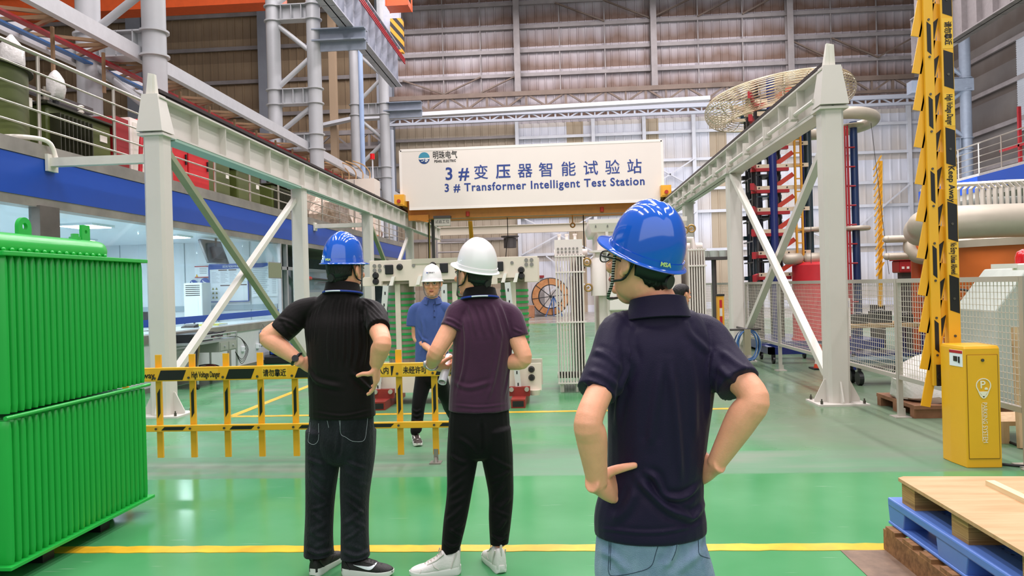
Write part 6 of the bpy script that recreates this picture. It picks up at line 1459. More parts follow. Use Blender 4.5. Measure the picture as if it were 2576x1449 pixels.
def ripple(seed, amp, freq, stretch=(1, 1, .35)):
    rr = np.random.RandomState(seed); K = rr.normal(size=(14, 3)) * freq * np.array(stretch); ph = rr.uniform(0, 6.28, 14)
    def f(co, nr):
        s = np.sin(co @ K.T + ph); return amp * (s.mean(1) * 2.2)
    return f
def cloth_mat(name, c, rough=.75, bump=.25, bscale=260, var=.05, sheen=.3, stretch=None, alt=None, scale=14):
    m = mat(name, c, rough, 0, var=0 if alt else var, alt=alt, scale=scale, bump=bump, bscale=bscale, spec=.18, stretch=stretch)
    m.node_tree.nodes['Principled BSDF'].inputs['Sheen Weight'].default_value = sheen; m.node_tree.nodes['Principled BSDF'].inputs['Sheen Roughness'].default_value = .5
    return m
SKIN = mat('skin_tan', '#F3AE8A', .48, var=.05, scale=25, bump=.08, bscale=220)
SKIN.node_tree.nodes['Principled BSDF'].inputs['Subsurface Weight'].default_value = .2
SKIN.node_tree.nodes['Principled BSDF'].inputs['Subsurface Radius'].default_value = (.02, .008, .004)
LIP = mat('lip', '#A9604F', .45); HAIR = mat('black_hair', '#120E0C', .55, bump=.9, bscale=150, stretch=(1, 1, .15))
EYEW = mat('eye_white', '#E8E2DA', .2); EYED = mat('eye_dark', '#1A110C', .1); LENS = GLASS
HBLUE = mat('helmet_blue', '#0A5CCB', .12, coat=.6, spec=.6); HWHITE = mat('helmet_white', '#FAF6F6', .25, coat=.3)
STRAPM = None
def strap_mat():
    m = bpy.data.materials.new('checked_strap'); m.use_nodes = True; nt = m.node_tree; b = nt.nodes['Principled BSDF']
    tc = nt.nodes.new('ShaderNodeTexCoord'); w = nt.nodes.new('ShaderNodeTexWave'); w.bands_direction = 'Z'; w.inputs['Scale'].default_value = 42
    r = nt.nodes.new('ShaderNodeValToRGB'); r.color_ramp.interpolation = 'CONSTANT'; r.color_ramp.elements[0].color = (.01, .01, .01, 1); r.color_ramp.elements[1].color = (.45, .43, .40, 1); r.color_ramp.elements[1].position = .62
    nt.links.new(tc.outputs['Object'], w.inputs['Vector']); nt.links.new(w.outputs[0], r.inputs[0]); nt.links.new(r.outputs[0], b.inputs['Base Color']); b.inputs['Roughness'].default_value = .7
    return m
STRAPM = strap_mat()
def hair(parent, C, R, s=1., full=False, top=.09, vol=1.06):
    """cap of hair that follows the skull and the nape, hairline set by the angle from the front"""
    C = V3(C); b = MB(); na, ne = 72, 16; grid = []
    for i in range(na + 1):
        a = 2 * PI * i / na; d = abs(math.degrees((a + PI) % (2 * PI) - PI))
        lo = np.interp(d, (0, 40, 60, 70, 76, 82, 90, 100, 110, 125, 150, 180), (.085, .080, .055, .030, -.022, -.026, .022, .020, -.030, -.060, -.074, -.078)) + .003 * math.sin(a * 17) + .002 * math.sin(a * 41)
        row = []
        for j in range(ne + 1):
            u = j / ne; z = lo + (.1185 - lo) * (1 - (1 - u) ** 1.7); v = .0015 + .006 * min(1, j / 3.0) * (vol - 1) / .06
            k = math.sqrt(max(0, 1 - ((z - .024) / .0945) ** 2)) if z > .024 else 1
            ra = np.interp(z, (-.08, -.05, -.02, .024), (.062, .069, .0745, .0775)); rb = np.interp(z, (-.08, -.05, -.02, .024), (.083, .087, .092, .0985)); ca = math.cos(a)
            row.append(C + R @ (V3(((ra + v) * k * math.sin(a), -.012 + (rb + v) * k * ca, z)) * s))
        grid.append(row)
    b.surf(grid); o = b.build('hair', HAIR, parent, smooth=180); sd = o.modifiers.new('thick', 'SOLIDIFY'); sd.thickness = .009 * s; sd.offset = -1
    return o
def helmet(parent, C, R, m, s=1., text_=None, tcol=None, front_text=None, up=.045, tilt=0., back=-.012, taz=198):
    HC, HRt = V3(C), R; C = HC + R @ (V3((0, back, up)) * s); R = R @ rotm((1, 0, 0), tilt); L = lambda x, y, z: C + R @ (V3((x, y, z)) * s); n, mt = 96, 26; b = MB(); grid = []
    def base(a):
        ca = math.cos(a); zb = .006 * ca
        vis = max(0, ca) ** 2.2
        return zb, vis
    for j in range(mt + 1):
        t = PI / 2 * j / mt; row = []
        for i in range(n):
            a = 2 * PI * i / n; zb, vis = base(a); r = math.cos(t) ** .82 if j < mt else 0
            x = .098 * r * math.sin(a); y = -.012 + .120 * r * math.cos(a); z = zb + (.148 - zb) * math.sin(t) ** .98
            crest = math.exp(-(x / .016) ** 2) * (1 if y < .1 else .6); side = math.exp(-((abs(x) - .034 - .02 * max(0, -y) / .14) / .007) ** 2)
            k = 1 + (.045 * crest - .022 * side) * math.sin(t) ** .6 * (1 - .3 * (j == mt)); z = zb + (z - zb) * k; x *= 1 + .0 * crest
            row.append(L(x, y, z))
        grid.append(row)
    rows = []
    for (o, dz, vz) in ((.000, .0, 0), (.004, .002, 0), (.005, -.015, -.004), (.014, -.0185, -.008), (.016, -.022, -.010), (.013, -.0245, -.012), (.001, -.020, -.008), (-.004, .0, 0)):
        row = []
        for i in range(n):
            a = 2 * PI * i / n; zb, vis = base(a); ext = o + (.034 * vis if dz < -.017 and o > .01 else 0)
            row.append(L((.098 + ext * .9) * math.sin(a), -.012 + (.120 + ext) * math.cos(a), zb + dz + vz * vis + .012 * (vis if dz < -.0 else 0)))
        rows.append(row)
    vs = [p for r in grid for p in r]; base_i = len(vs); vs += [p for r in rows for p in r]; fs = []
    for j in range(mt): fs += [(j * n + i, j * n + (i + 1) % n, (j + 1) * n + (i + 1) % n, (j + 1) * n + i) for i in range(n)]
    for j in range(len(rows) - 1): fs += [(base_i + j * n + (i + 1) % n, base_i + j * n + i, base_i + (j + 1) * n + i, base_i + (j + 1) * n + (i + 1) % n) for i in range(n)]
    fs += [((i + 1) % n, i, base_i + i, base_i + (i + 1) % n) for i in range(n)]
    b.add(vs, fs); o = b.build('helmet', m, parent, smooth=45)
    if text_:
        az = math.radians(taz); c = L(.104 * math.sin(az), -.012 + .127 * math.cos(az), -.006); nrm = R @ unit((math.sin(az) * 1.2, math.cos(az), .12)); xd = unit(np.cross(R @ V3((0, 0, 1)), nrm))
        text(text_, .017 * s, c + nrm * .003, xd, np.cross(nrm, xd), tcol, 'lettering', o, bold=.0006 * s, depth=.0015)
    if front_text:
        c = L(0, .099, .068); nrm = R @ unit((0, 1, .55)); xd = unit(np.cross(R @ V3((0, 0, 1)), nrm))
        text(front_text, .016 * s, c + nrm * .002 + xd * .006, xd, np.cross(nrm, xd), BLACK, 'lettering', o, depth=.0015)
        b = MB(); q = c + nrm * .002 - xd * .037; b.cyl(q, q + nrm * .0015, .008, n=18); b.build('logo_disc', LOGOD, o)
    # chin strap and nape ratchet
    L = lambda x, y, z: HC + HRt @ (V3((x, y, z)) * s)
    R = HRt
    for q in (-1, 1):
        b = MB(); b.tube([L(*p) for p in crom([(q * .086, .030, .035), (q * .0825, .036, -.025), (q * .078, .040, -.07), (q * .062, .062, -.108), (q * .030, .085, -.126), (0, .09, -.130)], 6)], .0055 * s, 6); b.build('chin_strap', STRAPM, parent, smooth=60)
        b = MB(); b.tube([L(*p) for p in crom([(q * .086, -.045, .02), (q * .084, -.01, -.045), (q * .080, .034, -.062)], 5)], .004 * s, 6); b.build('rear_strap', BLK, parent, smooth=60)
    b = MB(); g = [[L((.080 + o) * math.sin(a) * 1.0, -.012 + (.102 + o) * math.cos(a) * .98, z - .022 * max(0, -math.cos(a))) for a in np.linspace(math.radians(105), math.radians(255), 28)] for z, o in ((.030, .0), (.0, .001), (-.030, -.001))]
    b.surf(g); nb = b.build('nape_band', BLK, parent, smooth=60); sd = nb.modifiers.new('t', 'SOLIDIFY'); sd.thickness = .003; sd.offset = 0
    b = MB(); c0 = L(0, -.100, -.050); nb_ = R @ V3((0, -1, -.1)); b.cyl(c0, c0 + nb_ * .016 * s, .022 * s, .021 * s, 24); b.build('ratchet_knob', mat('knob_grey', '#2B2B2C', .5), nb)
    return o
def glasses(parent, C, R, m, s=1., rx=.024, rz=.017, fr=.0022):
    C = V3(C); L = lambda x, y, z: C + R @ (V3((x, y, z)) * s); t = MB()
    for q in (-1, 1):
        pts = [L(q * .033 + rx * math.copysign(abs(math.cos(a)) ** .7, math.cos(a)), .107 - .010 * abs(math.cos(a) * .5 + .5 * q * math.cos(a)), .003 + rz * math.copysign(abs(math.sin(a)) ** .7, math.sin(a))) for a in np.linspace(0, 2 * PI, 25)[:-1]]
        t.tube(pts, fr * s, 6, True); t.tube([L(q * .057, .102, .010), L(q * .076, .085, .009), L(q * .081, .02, .004), L(q * .080, -.008, -.006)], .0026 * s, 6)
    t.tube([L(-.010, .110, .008), L(0, .113, .010), L(.010, .110, .008)], .0018 * s, 6)
    o = t.build('glasses', m, parent, smooth=60)
    for q in (-1, 1):
        b = MB(); b.prism([L(q * .033 + rx * .95 * math.cos(a), .104, .003 + rz * .95 * math.sin(a)) for a in np.linspace(0, 2 * PI, 21)[:-1]], R @ V3((0, .001, 0))); b.build('lens', LENS, o)
    return o
def face_parts(parent, C, R, s=1.):
    C = V3(C); L = lambda x, y, z: C + R @ (V3((x, y, z)) * s)
    for q in (-1, 1):
        b = MB(); b.ell(L(q * .032, .084, .004), V3((.0135, .010, .0068)) * s, R, 16, 10); e = b.build('eye', EYEW, parent, smooth=180)
        b = MB(); b.ell(L(q * .032, .0915, .004), V3((.0058, .004, .0058)) * s, R, 12, 8); b.build('iris', EYED, e, smooth=180)
        b = MB(); b.tube([L(q * .017, .094, .0085), L(q * .030, .0955, .0125), L(q * .046, .087, .008)], .0022 * s, 6); b.build('eyelid', EYED, e, smooth=180)
        b = MB(); b.tube([L(q * .014, .098, .024), L(q * .030, .0975, .030), L(q * .050, .086, .025)], [.0035 * s, .0042 * s, .002 * s], 8); b.build('eyebrow', HAIR, parent, smooth=180)
    b = MB(); b.tube([L(-.024, .094, -.070), L(-.008, .1005, -.066), L(0, .1005, -.0675), L(.008, .1005, -.066), L(.024, .094, -.070)], [.001 * s, .0042 * s, .004 * s, .0042 * s, .001 * s], 8)
    b.tube([L(-.022, .0935, -.072), L(0, .099, -.0755), L(.022, .0935, -.072)], [.001 * s, .0052 * s, .001 * s], 8); b.build('lips', LIP, parent, smooth=180)
def collar(parent, c, R, m, ra=.072, rb=.066, h=.042, drop=.03, open_=.5):
    """folded polo collar round the neck; R columns right, forward, up"""
    c = V3(c); n = 48; rows = []; b = MB()
    prof = ((0, 0), (.003, h * .6), (.006, h), (.012, h * .98), (.018, h * .4), (.030, -.012), (.024, -.015), (.010, h * .3))
    for i in range(n):
        a = PI / 2 + open_ * .5 + (2 * PI - open_) * i / (n - 1); ca, sa = math.cos(a), math.sin(a)
        rows.append([c + R @ V3(((ra + o) * ca, (rb + o) * sa, z - drop * (sa + 1) * .5)) for o, z in prof])
    b.loft(rows); return b.build('collar', m, parent, smooth=60)
def shoe(parent, heel, toe, up_m, sole_m, s=1., swoosh=None, heel_h=.10, lace_m=None, name='shoe', trim=None):
    """heel and toe are floor points; a trainer: grooved sole, upper, toe cap, heel counter, tongue, laces"""
    h = V3(heel); t = V3(toe); f = unit(t - h); r = unit(np.cross(f, (0, 0, 1))); Lg = np.linalg.norm(t - h); U = V3((0, 0, 1)); trim = trim or sole_m
    P = lambda u, x, z: h + f * Lg * u + r * x + U * z
    us = np.linspace(0, 1, 25)
    sw = np.interp(us, (0, .03, .08, .2, .4, .62, .78, .88, .95, .985, 1), (.012, .027, .034, .037, .036, .044, .046, .041, .030, .018, .006))
    zt = np.interp(us, (0, .1, .4, .7, 1), (.046, .042, .034, .030, .036)); zb = np.interp(us, (0, .05, .8, .93, 1), (.012, .0, .0, .007, .020))
    b = MB(); b.loft([[P(u, w * x, z0 + (z1 - z0) * z) for x, z in ((-.90, 0), (.90, 0), (1.0, .25), (.97, .5), (1.03, .75), (.98, 1), (-.98, 1), (-1.03, .75), (-.97, .5), (-1.0, .25))] for u, w, z0, z1 in zip(us, sw, zb, zt)]); so = b.build(name, sole_m, parent, smooth=50)
    uu = np.concatenate([np.linspace(.012, .1, 5), np.linspace(.15, .985, 22)])
    top = np.interp(uu, (0, .05, .12, .26, .36, .46, .58, .70, .82, .92, .97, 1), (heel_h * .8, heel_h, heel_h - .006, heel_h - .020, heel_h - .002 if heel_h > .12 else .094, max(.088, heel_h * .72), .076, .066, .059, .050, .042, .034))
    uw = np.interp(uu, (0, .03, .08, .2, .4, .62, .78, .88, .95, .985), (.012, .026, .033, .035, .035, .042, .044, .039, .028, .016))
    sq = np.interp(uu, (0, .3, .6, 1), (.42, .50, .62, .8))
    b = MB(); b.loft([[P(u, w * math.copysign(abs(math.cos(a)) ** q_, math.cos(a)) * (1 - .22 * (math.sin(a) ** 2) * (u < .4)), .028 + (z - .028) * math.sin(a) ** .75) for a in np.linspace(0, PI, 17)] + [P(u, -w * .9, .024), P(u, w * .9, .024)] for u, w, z, q_ in zip(uu, uw, top, sq)]); up = b.build('shoe_upper', up_m, so, smooth=60)
    T = lambda u: float(np.interp(u, uu, top)); Wd_ = lambda u: float(np.interp(u, uu, uw))
    b = MB(); n = 9
    for k in range(n): # toe cap rim and heel counter as raised bands
        pass
    b.tube([P(.80, -Wd_(.80) * 1.0, .034), P(.78, -Wd_(.78) * .9, .046), P(.76, 0, T(.76) + .001), P(.78, Wd_(.78) * .9, .046), P(.80, Wd_(.80) * 1.0, .034)], .0035, 6); b.tube([P(.20, -Wd_(.2) * 1.0, .040), P(.15, -Wd_(.15) * .98, heel_h * .6), P(.08, -Wd_(.08) * .9, heel_h * .92)], .004, 6); b.tube([P(.20, Wd_(.2) * 1.0, .040), P(.15, Wd_(.15) * .98, heel_h * .6), P(.08, Wd_(.08) * .9, heel_h * .92)], .004, 6)
    for q in (-1, 1): b.tube([P(.34, q * Wd_(.34) * .80, T(.34) - .012), P(.48, q * Wd_(.48) * .70, T(.48) - .006), P(.66, q * Wd_(.66) * .55, T(.66) - .004)], .0045, 6); b.tube([P(.44, q * Wd_(.44) * 1.0, .04), P(.52, q * Wd_(.52) * .97, .055), P(.56, q * Wd_(.56) * .72, T(.56) - .010)], .0035, 6)
    b.build('overlays', trim, up, smooth=60)
    b = MB(); b.tube([P(.03, 0, heel_h * .7), P(.012, 0, heel_h * .95), P(.02, 0, heel_h + .018), P(.05, 0, heel_h + .004)], .006, 6); b.build('heel_tab', trim, up, smooth=60)
    b = MB()
    for k in range(6):
        u = .38 + .06 * k; z = T(u); w = Wd_(u) * .55; b.tube([P(u, -w, z - .010), P(u + .01, 0, z + .003), P(u + .02, w, z - .010)], .0032, 6)
    b.tube([P(.38, .0, T(.38)), P(.40, .025, T(.38) + .012), P(.43, .022, T(.40) - .004)], .0026, 6); b.tube([P(.38, .0, T(.38)), P(.40, -.025, T(.38) + .012), P(.43, -.022, T(.40) - .004)], .0026, 6)
    b.build('laces', lace_m or up_m, so, smooth=60)
    if swoosh is not None:
        lo = ((.26, .0660), (.34, .0590), (.42, .0520), (.50, .0460), (.57, .0440), (.62, .0480), (.66, .0580), (.70, .0720)); hi = ((.26, .0668), (.34, .0640), (.42, .0625), (.50, .0610), (.57, .0610), (.62, .0640), (.66, .0690), (.70, .0728))
        def sf(u, z): w = Wd_(u); tz = T(u); v = min(1, max(0, (z - .028) / (tz - .028))); a = math.asin(v ** (1 / .75)); return P(u, swoosh * (w * abs(math.cos(a)) ** float(np.interp(u, uu, sq)) + .0022), z)
        b = MB(); b.surf([[sf(*p), sf(p[0], (p[1] + q[1]) / 2), sf(*q)] for p, q in zip(crom(lo, 4), crom(hi, 4))]); o = b.build('swoosh', PAPER, up); sd = o.modifiers.new('t', 'SOLIDIFY'); sd.thickness = .0035; sd.offset = 0
    return so
def wrist_watch(parent, c, axis, r, m, face_dir, name='wrist_watch'):
    c = V3(c); a = unit(axis); u = unit(np.cross(a, (0, 0, 1))); v = np.cross(a, u); b = MB(); b.tube([c + r * (math.cos(q) * u + math.sin(q) * v) for q in np.linspace(0, 2 * PI, 25)[:-1]], .008, 8, True); o = b.build(name, m, parent, smooth=60)
    fd = V3(face_dir); fd = unit(fd - a * (fd @ a)); b = MB(); b.cyl(c + fd * (r + .002), c + fd * (r + .012), .018, n=20); b.build('watch_case', STEEL_G if m is not BLK else BLK, o); return o
def J(px, py, Y): return onY(px, py, Y)
def rows_px(L): return [(*J(x, y, Y), ra, rb) for x, y, Y, ra, rb in L]
def lanyard(parent, c, R, ra, rb, m, drop=.03):
    b = MB(); c = V3(c); n = 40; b.tube([c + R @ V3((ra * math.cos(a), rb * math.sin(a), -drop * (math.sin(a) + 1) * .5)) for a in np.linspace(0, 2 * PI, n + 1)[:-1]], .0055, 6, True); o = b.build('lanyard', m, parent, smooth=60)
    b = MB(); b.tube([c + R @ V3(((ra + .002) * math.cos(a), (rb + .002) * math.sin(a), -drop * (math.sin(a) + 1) * .5)) for a in np.linspace(PI * 1.33, PI * 1.60, 12)], .0040, 6); b.build('printed_band', PAPER, o, smooth=60)
    return o
def stitches(parent, garment, paths, m, name='stitching', r=.0012):
    me = garment.data; off = garment.matrix_world.translation if False else Vector(garment['_o']); bv = BVHTree.FromPolygons([v.co + off for v in me.vertices], [p.vertices for p in me.polygons]); b = MB()
    for px in paths:
        pts = seen(bv, dense(px, 6))
        if len(pts) > 1: b.tube(pts, r, 5)
    if b.v: return b.build(name, m, garment, smooth=60)
# ======== man in navy polo and jeans, nearest the camera ========
NAVYC = cloth_mat('navy_polo_cloth', '#1B1430', .55, .12, 300, .04, .08)
JEANL = cloth_mat('pale_blue_denim', '#64809E', .8, .5, 420, 0, .2, alt='#95AEC6', scale=5)
root = thing('person', 'man in navy polo, pale jeans and blue helmet nearest the camera, hands on hips', 'person', (onY(1640, 1300, 2.33)[0], 2.33, 0))
SIDE = unit((1, .18, 0)); FWD = unit((-.18, 1, 0)); YB = 2.33
hc = J(1609, 656, 2.33); HR = head_axes(math.radians(50), math.radians(9), math.radians(-3))
c7 = J(1652, 752, 2.32)
b = MB(); head(b, hc, HR)
neck = [(*J(1662, 800, 2.33), .075, .07), (*J(1648, 745, 2.325), .056, .058), (*(hc + HR @ V3((0, -.030, -.07))), .056, .060), (*(hc + HR @ V3((0, -.025, -.01))), .05, .06)]
limb(b, neck, SIDE, 20)
limb(b, rows_px([(1640, 1330, YB, .135, .085), (1650, 1180, YB, .130, .085), (1660, 1000, YB, .140, .095), (1665, 880, YB, .145, .09), (1660, 800, YB, .10, .065)]), SIDE)
LS, LE, LW = J(1572, 838, 2.33), J(1482, 1052, 2.14), J(1503, 1218, 2.185)
RS, RE, RW = J(1775, 858, 2.37), J(1898, 1000, 2.22), J(1800, 1168, 2.27)
limb(b, [(*LS, .042, .042), (*(LS * .5 + LE * .5), .039, .039), (*LE, .040, .042), (*(LE * .72 + LW * .28 + V3((0, .0, 0))), .045, .046), (*(LE * .35 + LW * .65), .037, .037), (*LW, .030, .026)], (1, 0, 0))
limb(b, [(*RS, .052, .052), (*(RS * .5 + RE * .5), .047, .047), (*RE, .041, .042), (*(RE * .72 + RW * .28), .050, .047), (*(RE * .35 + RW * .65), .040, .038), (*RW, .030, .027)], (0, 1, 0))
hand(b, LW, (.52, .74, -.32), (.95, -.2, .1), (.5, .45, .45, .5), (.95, -.12, .30), 1.14, t=(.55, -.5, .6))
hand(b, RW + V3((-.004, 0, -.006)), (-.42, .80, -.40), (-.9, -.35, .1), (.5, .5, .5, .5), (-.5, .6, .5), 1.02, t=(-.3, -.1, .9))
hipL, hipR = J(1580, 1370, YB + .01), J(1712, 1372, YB + .02)
for hp, xk in ((hipL, -.03), (hipR, .03)):
    limb(b, [(*hp, .07, .075), (hp[0] + xk, YB + .03, .50, .05, .055), (hp[0] + xk * 1.3, YB, .28, .048, .052), (hp[0] + xk * 1.4, YB, .08, .034, .036)], SIDE)
body = fused(b, 'body', SKIN, root, .0042, 4)
b = MB(); limb(b, rows_px([(1640, 1262, YB, .150, .108), (1638, 1330, YB, .168, .118), (1635, 1420, YB, .172, .122), (1634, 1470, YB, .165, .115)]), SIDE)
for hp, xk in ((hipL, -.03), (hipR, .03)):
    limb(b, [(hp[0] + (.01 if xk < 0 else -.01), YB + .01, .72, .085, .11), (hp[0] + xk * .6, YB + .015, .60, .086, .100), (hp[0] + xk, YB + .03, .45, .078, .085), (hp[0] + xk * 1.3, YB + .01, .25, .07, .078), (hp[0] + xk * 1.4, YB, .06, .066, .074)], SIDE)
jeans = fused(b, 'jeans', JEANL, root, .005, 3, folds([([(1705, 1345), (1690, 1400), (1668, 1430)], .005, .012), ([(1480, 1380), (1540, 1400), (1580, 1440)], .003, .012), ([(1770, 1330), (1745, 1400), (1700, 1440)], .003, .014)], ripple(5, .0015, 30)))
STD = mat('dark_thread', '#24384A', .7)
stitches(root, jeans, [[(1533, 1335), (1532, 1400), (1531, 1438), (1545, 1449), (1600, 1440), (1637, 1425), (1650, 1390), (1662, 1352)], [(1537, 1335), (1536, 1400), (1535, 1434)], [(1755, 1320), (1757, 1370), (1760, 1395), (1785, 1405)], [(1708, 1340), (1700, 1385), (1690, 1410)], [(1494, 1340), (1488, 1400)]], STD)
b = MB()
limb(b, rows_px([(1637, 1338, YB, .172, .128), (1637, 1290, YB, .170, .126), (1648, 1200, YB, .150, .118), (1655, 1100, YB, .155, .118), (1661, 1000, YB, .164, .122), (1664, 930, YB, .168, .122), (1664, 870, YB, .160, .112), (1660, 818, YB, .135, .090), (1656, 788, YB - .005, .092, .076), (1655, 772, YB - .005, .070, .068)]), SIDE, 28, 5, (.10, .3))
SL = J(1499, 990, 2.208); SRr = J(1857, 968, 2.257)
limb(b, [(*J(1612, 822, 2.33), .05, .06), (*J(1562, 838, 2.33), .066, .070), (*J(1536, 905, 2.272), .066, .070), (*SL, .060, .066)], (1, 0, 0), 20, 5, (.4, .06))
limb(b, [(*J(1728, 830, 2.36), .055, .06), (*J(1778, 850, 2.37), .066, .066), (*J(1815, 910, 2.32), .068, .066), (*SRr, .072, .068)], (0, 1, 0), 20, 5, (.4, .06))
F3 = [([(1625, 1189), (1648, 1202), (1665, 1239), (1689, 1253), (1727, 1247), (1764, 1214)], .0075, .009), ([(1603, 1202), (1632, 1235), (1681, 1280), (1723, 1297), (1743, 1301), (1772, 1268), (1780, 1240)], .008, .011),
      ([(1685, 905), (1702, 1057), (1714, 1222)], .004, .011), ([(1665, 904), (1644, 1049), (1636, 1125)], .0035, .012), ([(1574, 868), (1584, 916), (1560, 985), (1548, 1080)], .005, .012), ([(1800, 880), (1785, 960), (1783, 1060)], .004, .012),
      ([(1730, 870), (1745, 980), (1750, 1120)], .003, .014), ([(1600, 1230), (1575, 1280), (1540, 1310)], .004, .014), ([(1490, 880), (1530, 895), (1565, 930)], .003, .010), ([(1480, 930), (1520, 945), (1560, 975)], .003, .010), ([(1470, 962), (1495, 975), (1530, 985)], .003, .006),
      ([(1810, 880), (1850, 910), (1880, 930)], .003, .010), ([(1800, 920), (1830, 945), (1855, 965)], .003, .010), ([(1600, 800), (1580, 850), (1600, 930)], .003, .012), ([(1720, 800), (1735, 840), (1790, 890)], .003, .012), ([(1500, 1328), (1640, 1340), (1775, 1318)], .0022, .005)]
shirt = fused(b, 'polo_shirt', NAVYC, root, .005, 4, folds(F3, ripple(2, .0022, 26)))
collar(root, J(1655, 781, 2.325), np.stack([SIDE, FWD, (0, 0, 1)], 1), NAVYC, .072, .072, .050)
hair(root, hc, HR)
helmet(root, hc, HR, HBLUE, 1.0, 'MSA', mat('logo_lime', '#C8E08A', .4), up=.038, tilt=math.radians(13), back=-.012, taz=212)
glasses(root, hc, HR, BLK); face_parts(root, hc, HR)
SHD = mat('shoe_black', '#1C1A18', .6, bump=.3, bscale=200); SHW = mat('shoe_white', '#E2DFDA', .45, var=.03, bump=.15, bscale=120); SOLEW = mat('sole_white', '#EDEBE7', .4); SOLEG = mat('sole_grey', '#BBAFA4', .5)
for hp, xk in ((hipL, -.03), (hipR, .03)): shoe(root, (hp[0] + xk * 1.4, YB - .07, 0), (hp[0] + xk * 2.4, YB + .20, 0), SHD, SOLEW)

SHT = mat('shoe_overlay', '#CFCAC2', .5)
# ======== man in black polo, left ========
BLKC = cloth_mat('black_polo_cloth', '#0D0807', .65, .2, 260, .04, .06)
DJEAN = cloth_mat('black_denim', '#111417', .8, .6, 160, 0, .08, alt='#25292E', scale=9, stretch=(1, 1, .4))
YB = 4.06
root = thing('person', 'man in black polo and black jeans with blue helmet seen from behind at left', 'person', (onY(850, 1300, YB)[0], YB, 0))
SIDE = unit((1, -.15, 0)); FWD = unit((.15, 1, 0))
hc = J(870, 677, 4.08); HR = head_axes(math.radians(-26), math.radians(-2), math.radians(2))
b = MB(); head(b, hc, HR, 1.06)
limb(b, [(*J(862, 770, 4.08), .085, .075), (*J(862, 725, 4.07), .066, .066), (*(hc + HR @ V3((0, -.030, -.07))), .062, .066), (*(hc + HR @ V3((0, -.02, -.01))), .055, .06)], SIDE, 20)
limb(b, rows_px([(860, 1080, YB, .155, .10), (858, 980, YB, .160, .105), (856, 880, YB, .165, .11), (852, 800, YB, .165, .10), (858, 760, YB, .11, .07)]), SIDE)
LS, LE, LW = J(752, 795, 4.06), J(672, 848, 3.98), J(758, 912, 3.99)
RS, RE, RW = J(940, 795, 4.04), J(962, 860, 3.82), J(945, 918, 3.87)
limb(b, [(*LS, .055, .055), (*(LS * .5 + LE * .5), .053, .053), (*LE, .043, .045), (*(LE * .70 + LW * .30), .052, .050), (*(LE * .3 + LW * .7), .042, .040), (*LW, .033, .028)], (0, 1, 0))
limb(b, [(*RS, .055, .055), (*(RS * .5 + RE * .5), .052, .052), (*RE, .046, .047), (*(RE * .65 + RW * .35), .050, .048), (*(RE * .25 + RW * .75), .040, .038), (*RW, .034, .029)], (1, 0, 0))
hand(b, LW, (.55, .75, -.35), (.6, -.65, .1), (.4, .4, .4, .4), (.7, .4, .4), 1.08, t=(.4, .1, .9))
hand(b, RW, (-.05, .35, -.93), (-.9, .1, -.1), (.30, .28, .28, .32), (-.97, .05, -.02), 1.10, t=(-.5, -.75, .1))
aL, aR = J(803, 1392, 4.04), J(894, 1398, 4.04)
hL, hR = J(815, 1110, YB), J(903, 1110, YB); kL, kR = J(806, 1245, 4.05), J(893, 1248, 4.05)
for h_, k_, a_ in ((hL, kL, aL), (hR, kR, aR)): limb(b, [(*h_, .075, .08), (*k_, .055, .058), (*(k_ * .6 + a_ * .4 + V3((0, -.01, 0))), .054, .057), (*a_, .036, .038)], SIDE)
body = fused(b, 'body', SKIN, root, .0048, 4)
b = MB(); limb(b, rows_px([(861, 1018, YB, .172, .12), (860, 1065, YB, .182, .128), (858, 1110, YB, .186, .132), (858, 1140, YB, .175, .12)]), SIDE, 24)
for h_, k_, a_, q in ((hL, kL, aL, -1), (hR, kR, aR, 1)):
    limb(b, [(*(h_ + V3((0, 0, .06))), .090, .115), (*(h_ * .7 + k_ * .3), .090, .105), (*k_, .078, .085), (*(k_ * .5 + a_ * .5 + V3((0, -.008, 0))), .076, .082), (*(a_ + V3((0, 0, .03))), .078, .085), (*(a_ - V3((0, 0, .005))), .080, .09)], SIDE, 22, 5, (.3, .05))
F1 = []
rr = random.Random(8)
for x0, x1 in ((768, 834), (862, 930)):
    for k in range(9):
        y = 1165 + k * 26 + rr.uniform(-7, 7); s_ = rr.choice((-1, 1)); w_ = x1 - x0; xa_ = x0 + rr.uniform(0, .35) * w_; xb_ = x1 - rr.uniform(0, .35) * w_; sl = rr.uniform(8, 22) * s_
        F1.append(([(xa_, y - sl), ((xa_ + xb_) / 2, y + rr.uniform(0, 5)), (xb_, y + sl)], rr.uniform(.002, .0042), rr.uniform(.009, .014)))
F1 += [([(770, 1380), (800, 1392), (836, 1382)], .007, .010), ([(862, 1385), (895, 1398), (930, 1385)], .007, .010), ([(857, 1080), (856, 1120), (852, 1150)], -.006, .010)]
jeans = fused(b, 'jeans', DJEAN, root, .0055, 3, folds(F1, ripple(6, .003, 34)))
STL = mat('pale_thread', '#8F959A', .7)
stitches(root, jeans, [[(781, 1062), (777, 1095), (776, 1112), (790, 1118), (801, 1105), (801, 1065)], [(856, 1052), (857, 1090), (870, 1100), (888, 1110), (915, 1108), (922, 1080), (926, 1040)], [(853, 1056), (856, 1075)], [(823, 1058), (827, 1076)]], STL, r=.0013)
b = MB()
limb(b, rows_px([(861, 1046, YB, .188, .138), (860, 1010, YB, .186, .138), (858, 940, YB, .186, .140), (856, 870, YB, .190, .140), (853, 820, YB, .195, .130), (853, 788, YB, .178, .105), (857, 758, YB, .135, .088), (860, 738, YB, .095, .078), (861, 726, YB, .078, .076)]), SIDE, 28, 5, (.1, .3))
limb(b, [(*J(800, 772, 4.06), .055, .06), (*J(757, 785, 4.06), .068, .070), (*J(727, 815, 4.03), .070, .072), (*J(704, 838, 4.01), .074, .068)], (0, 1, 0), 20, 5, (.4, .06))
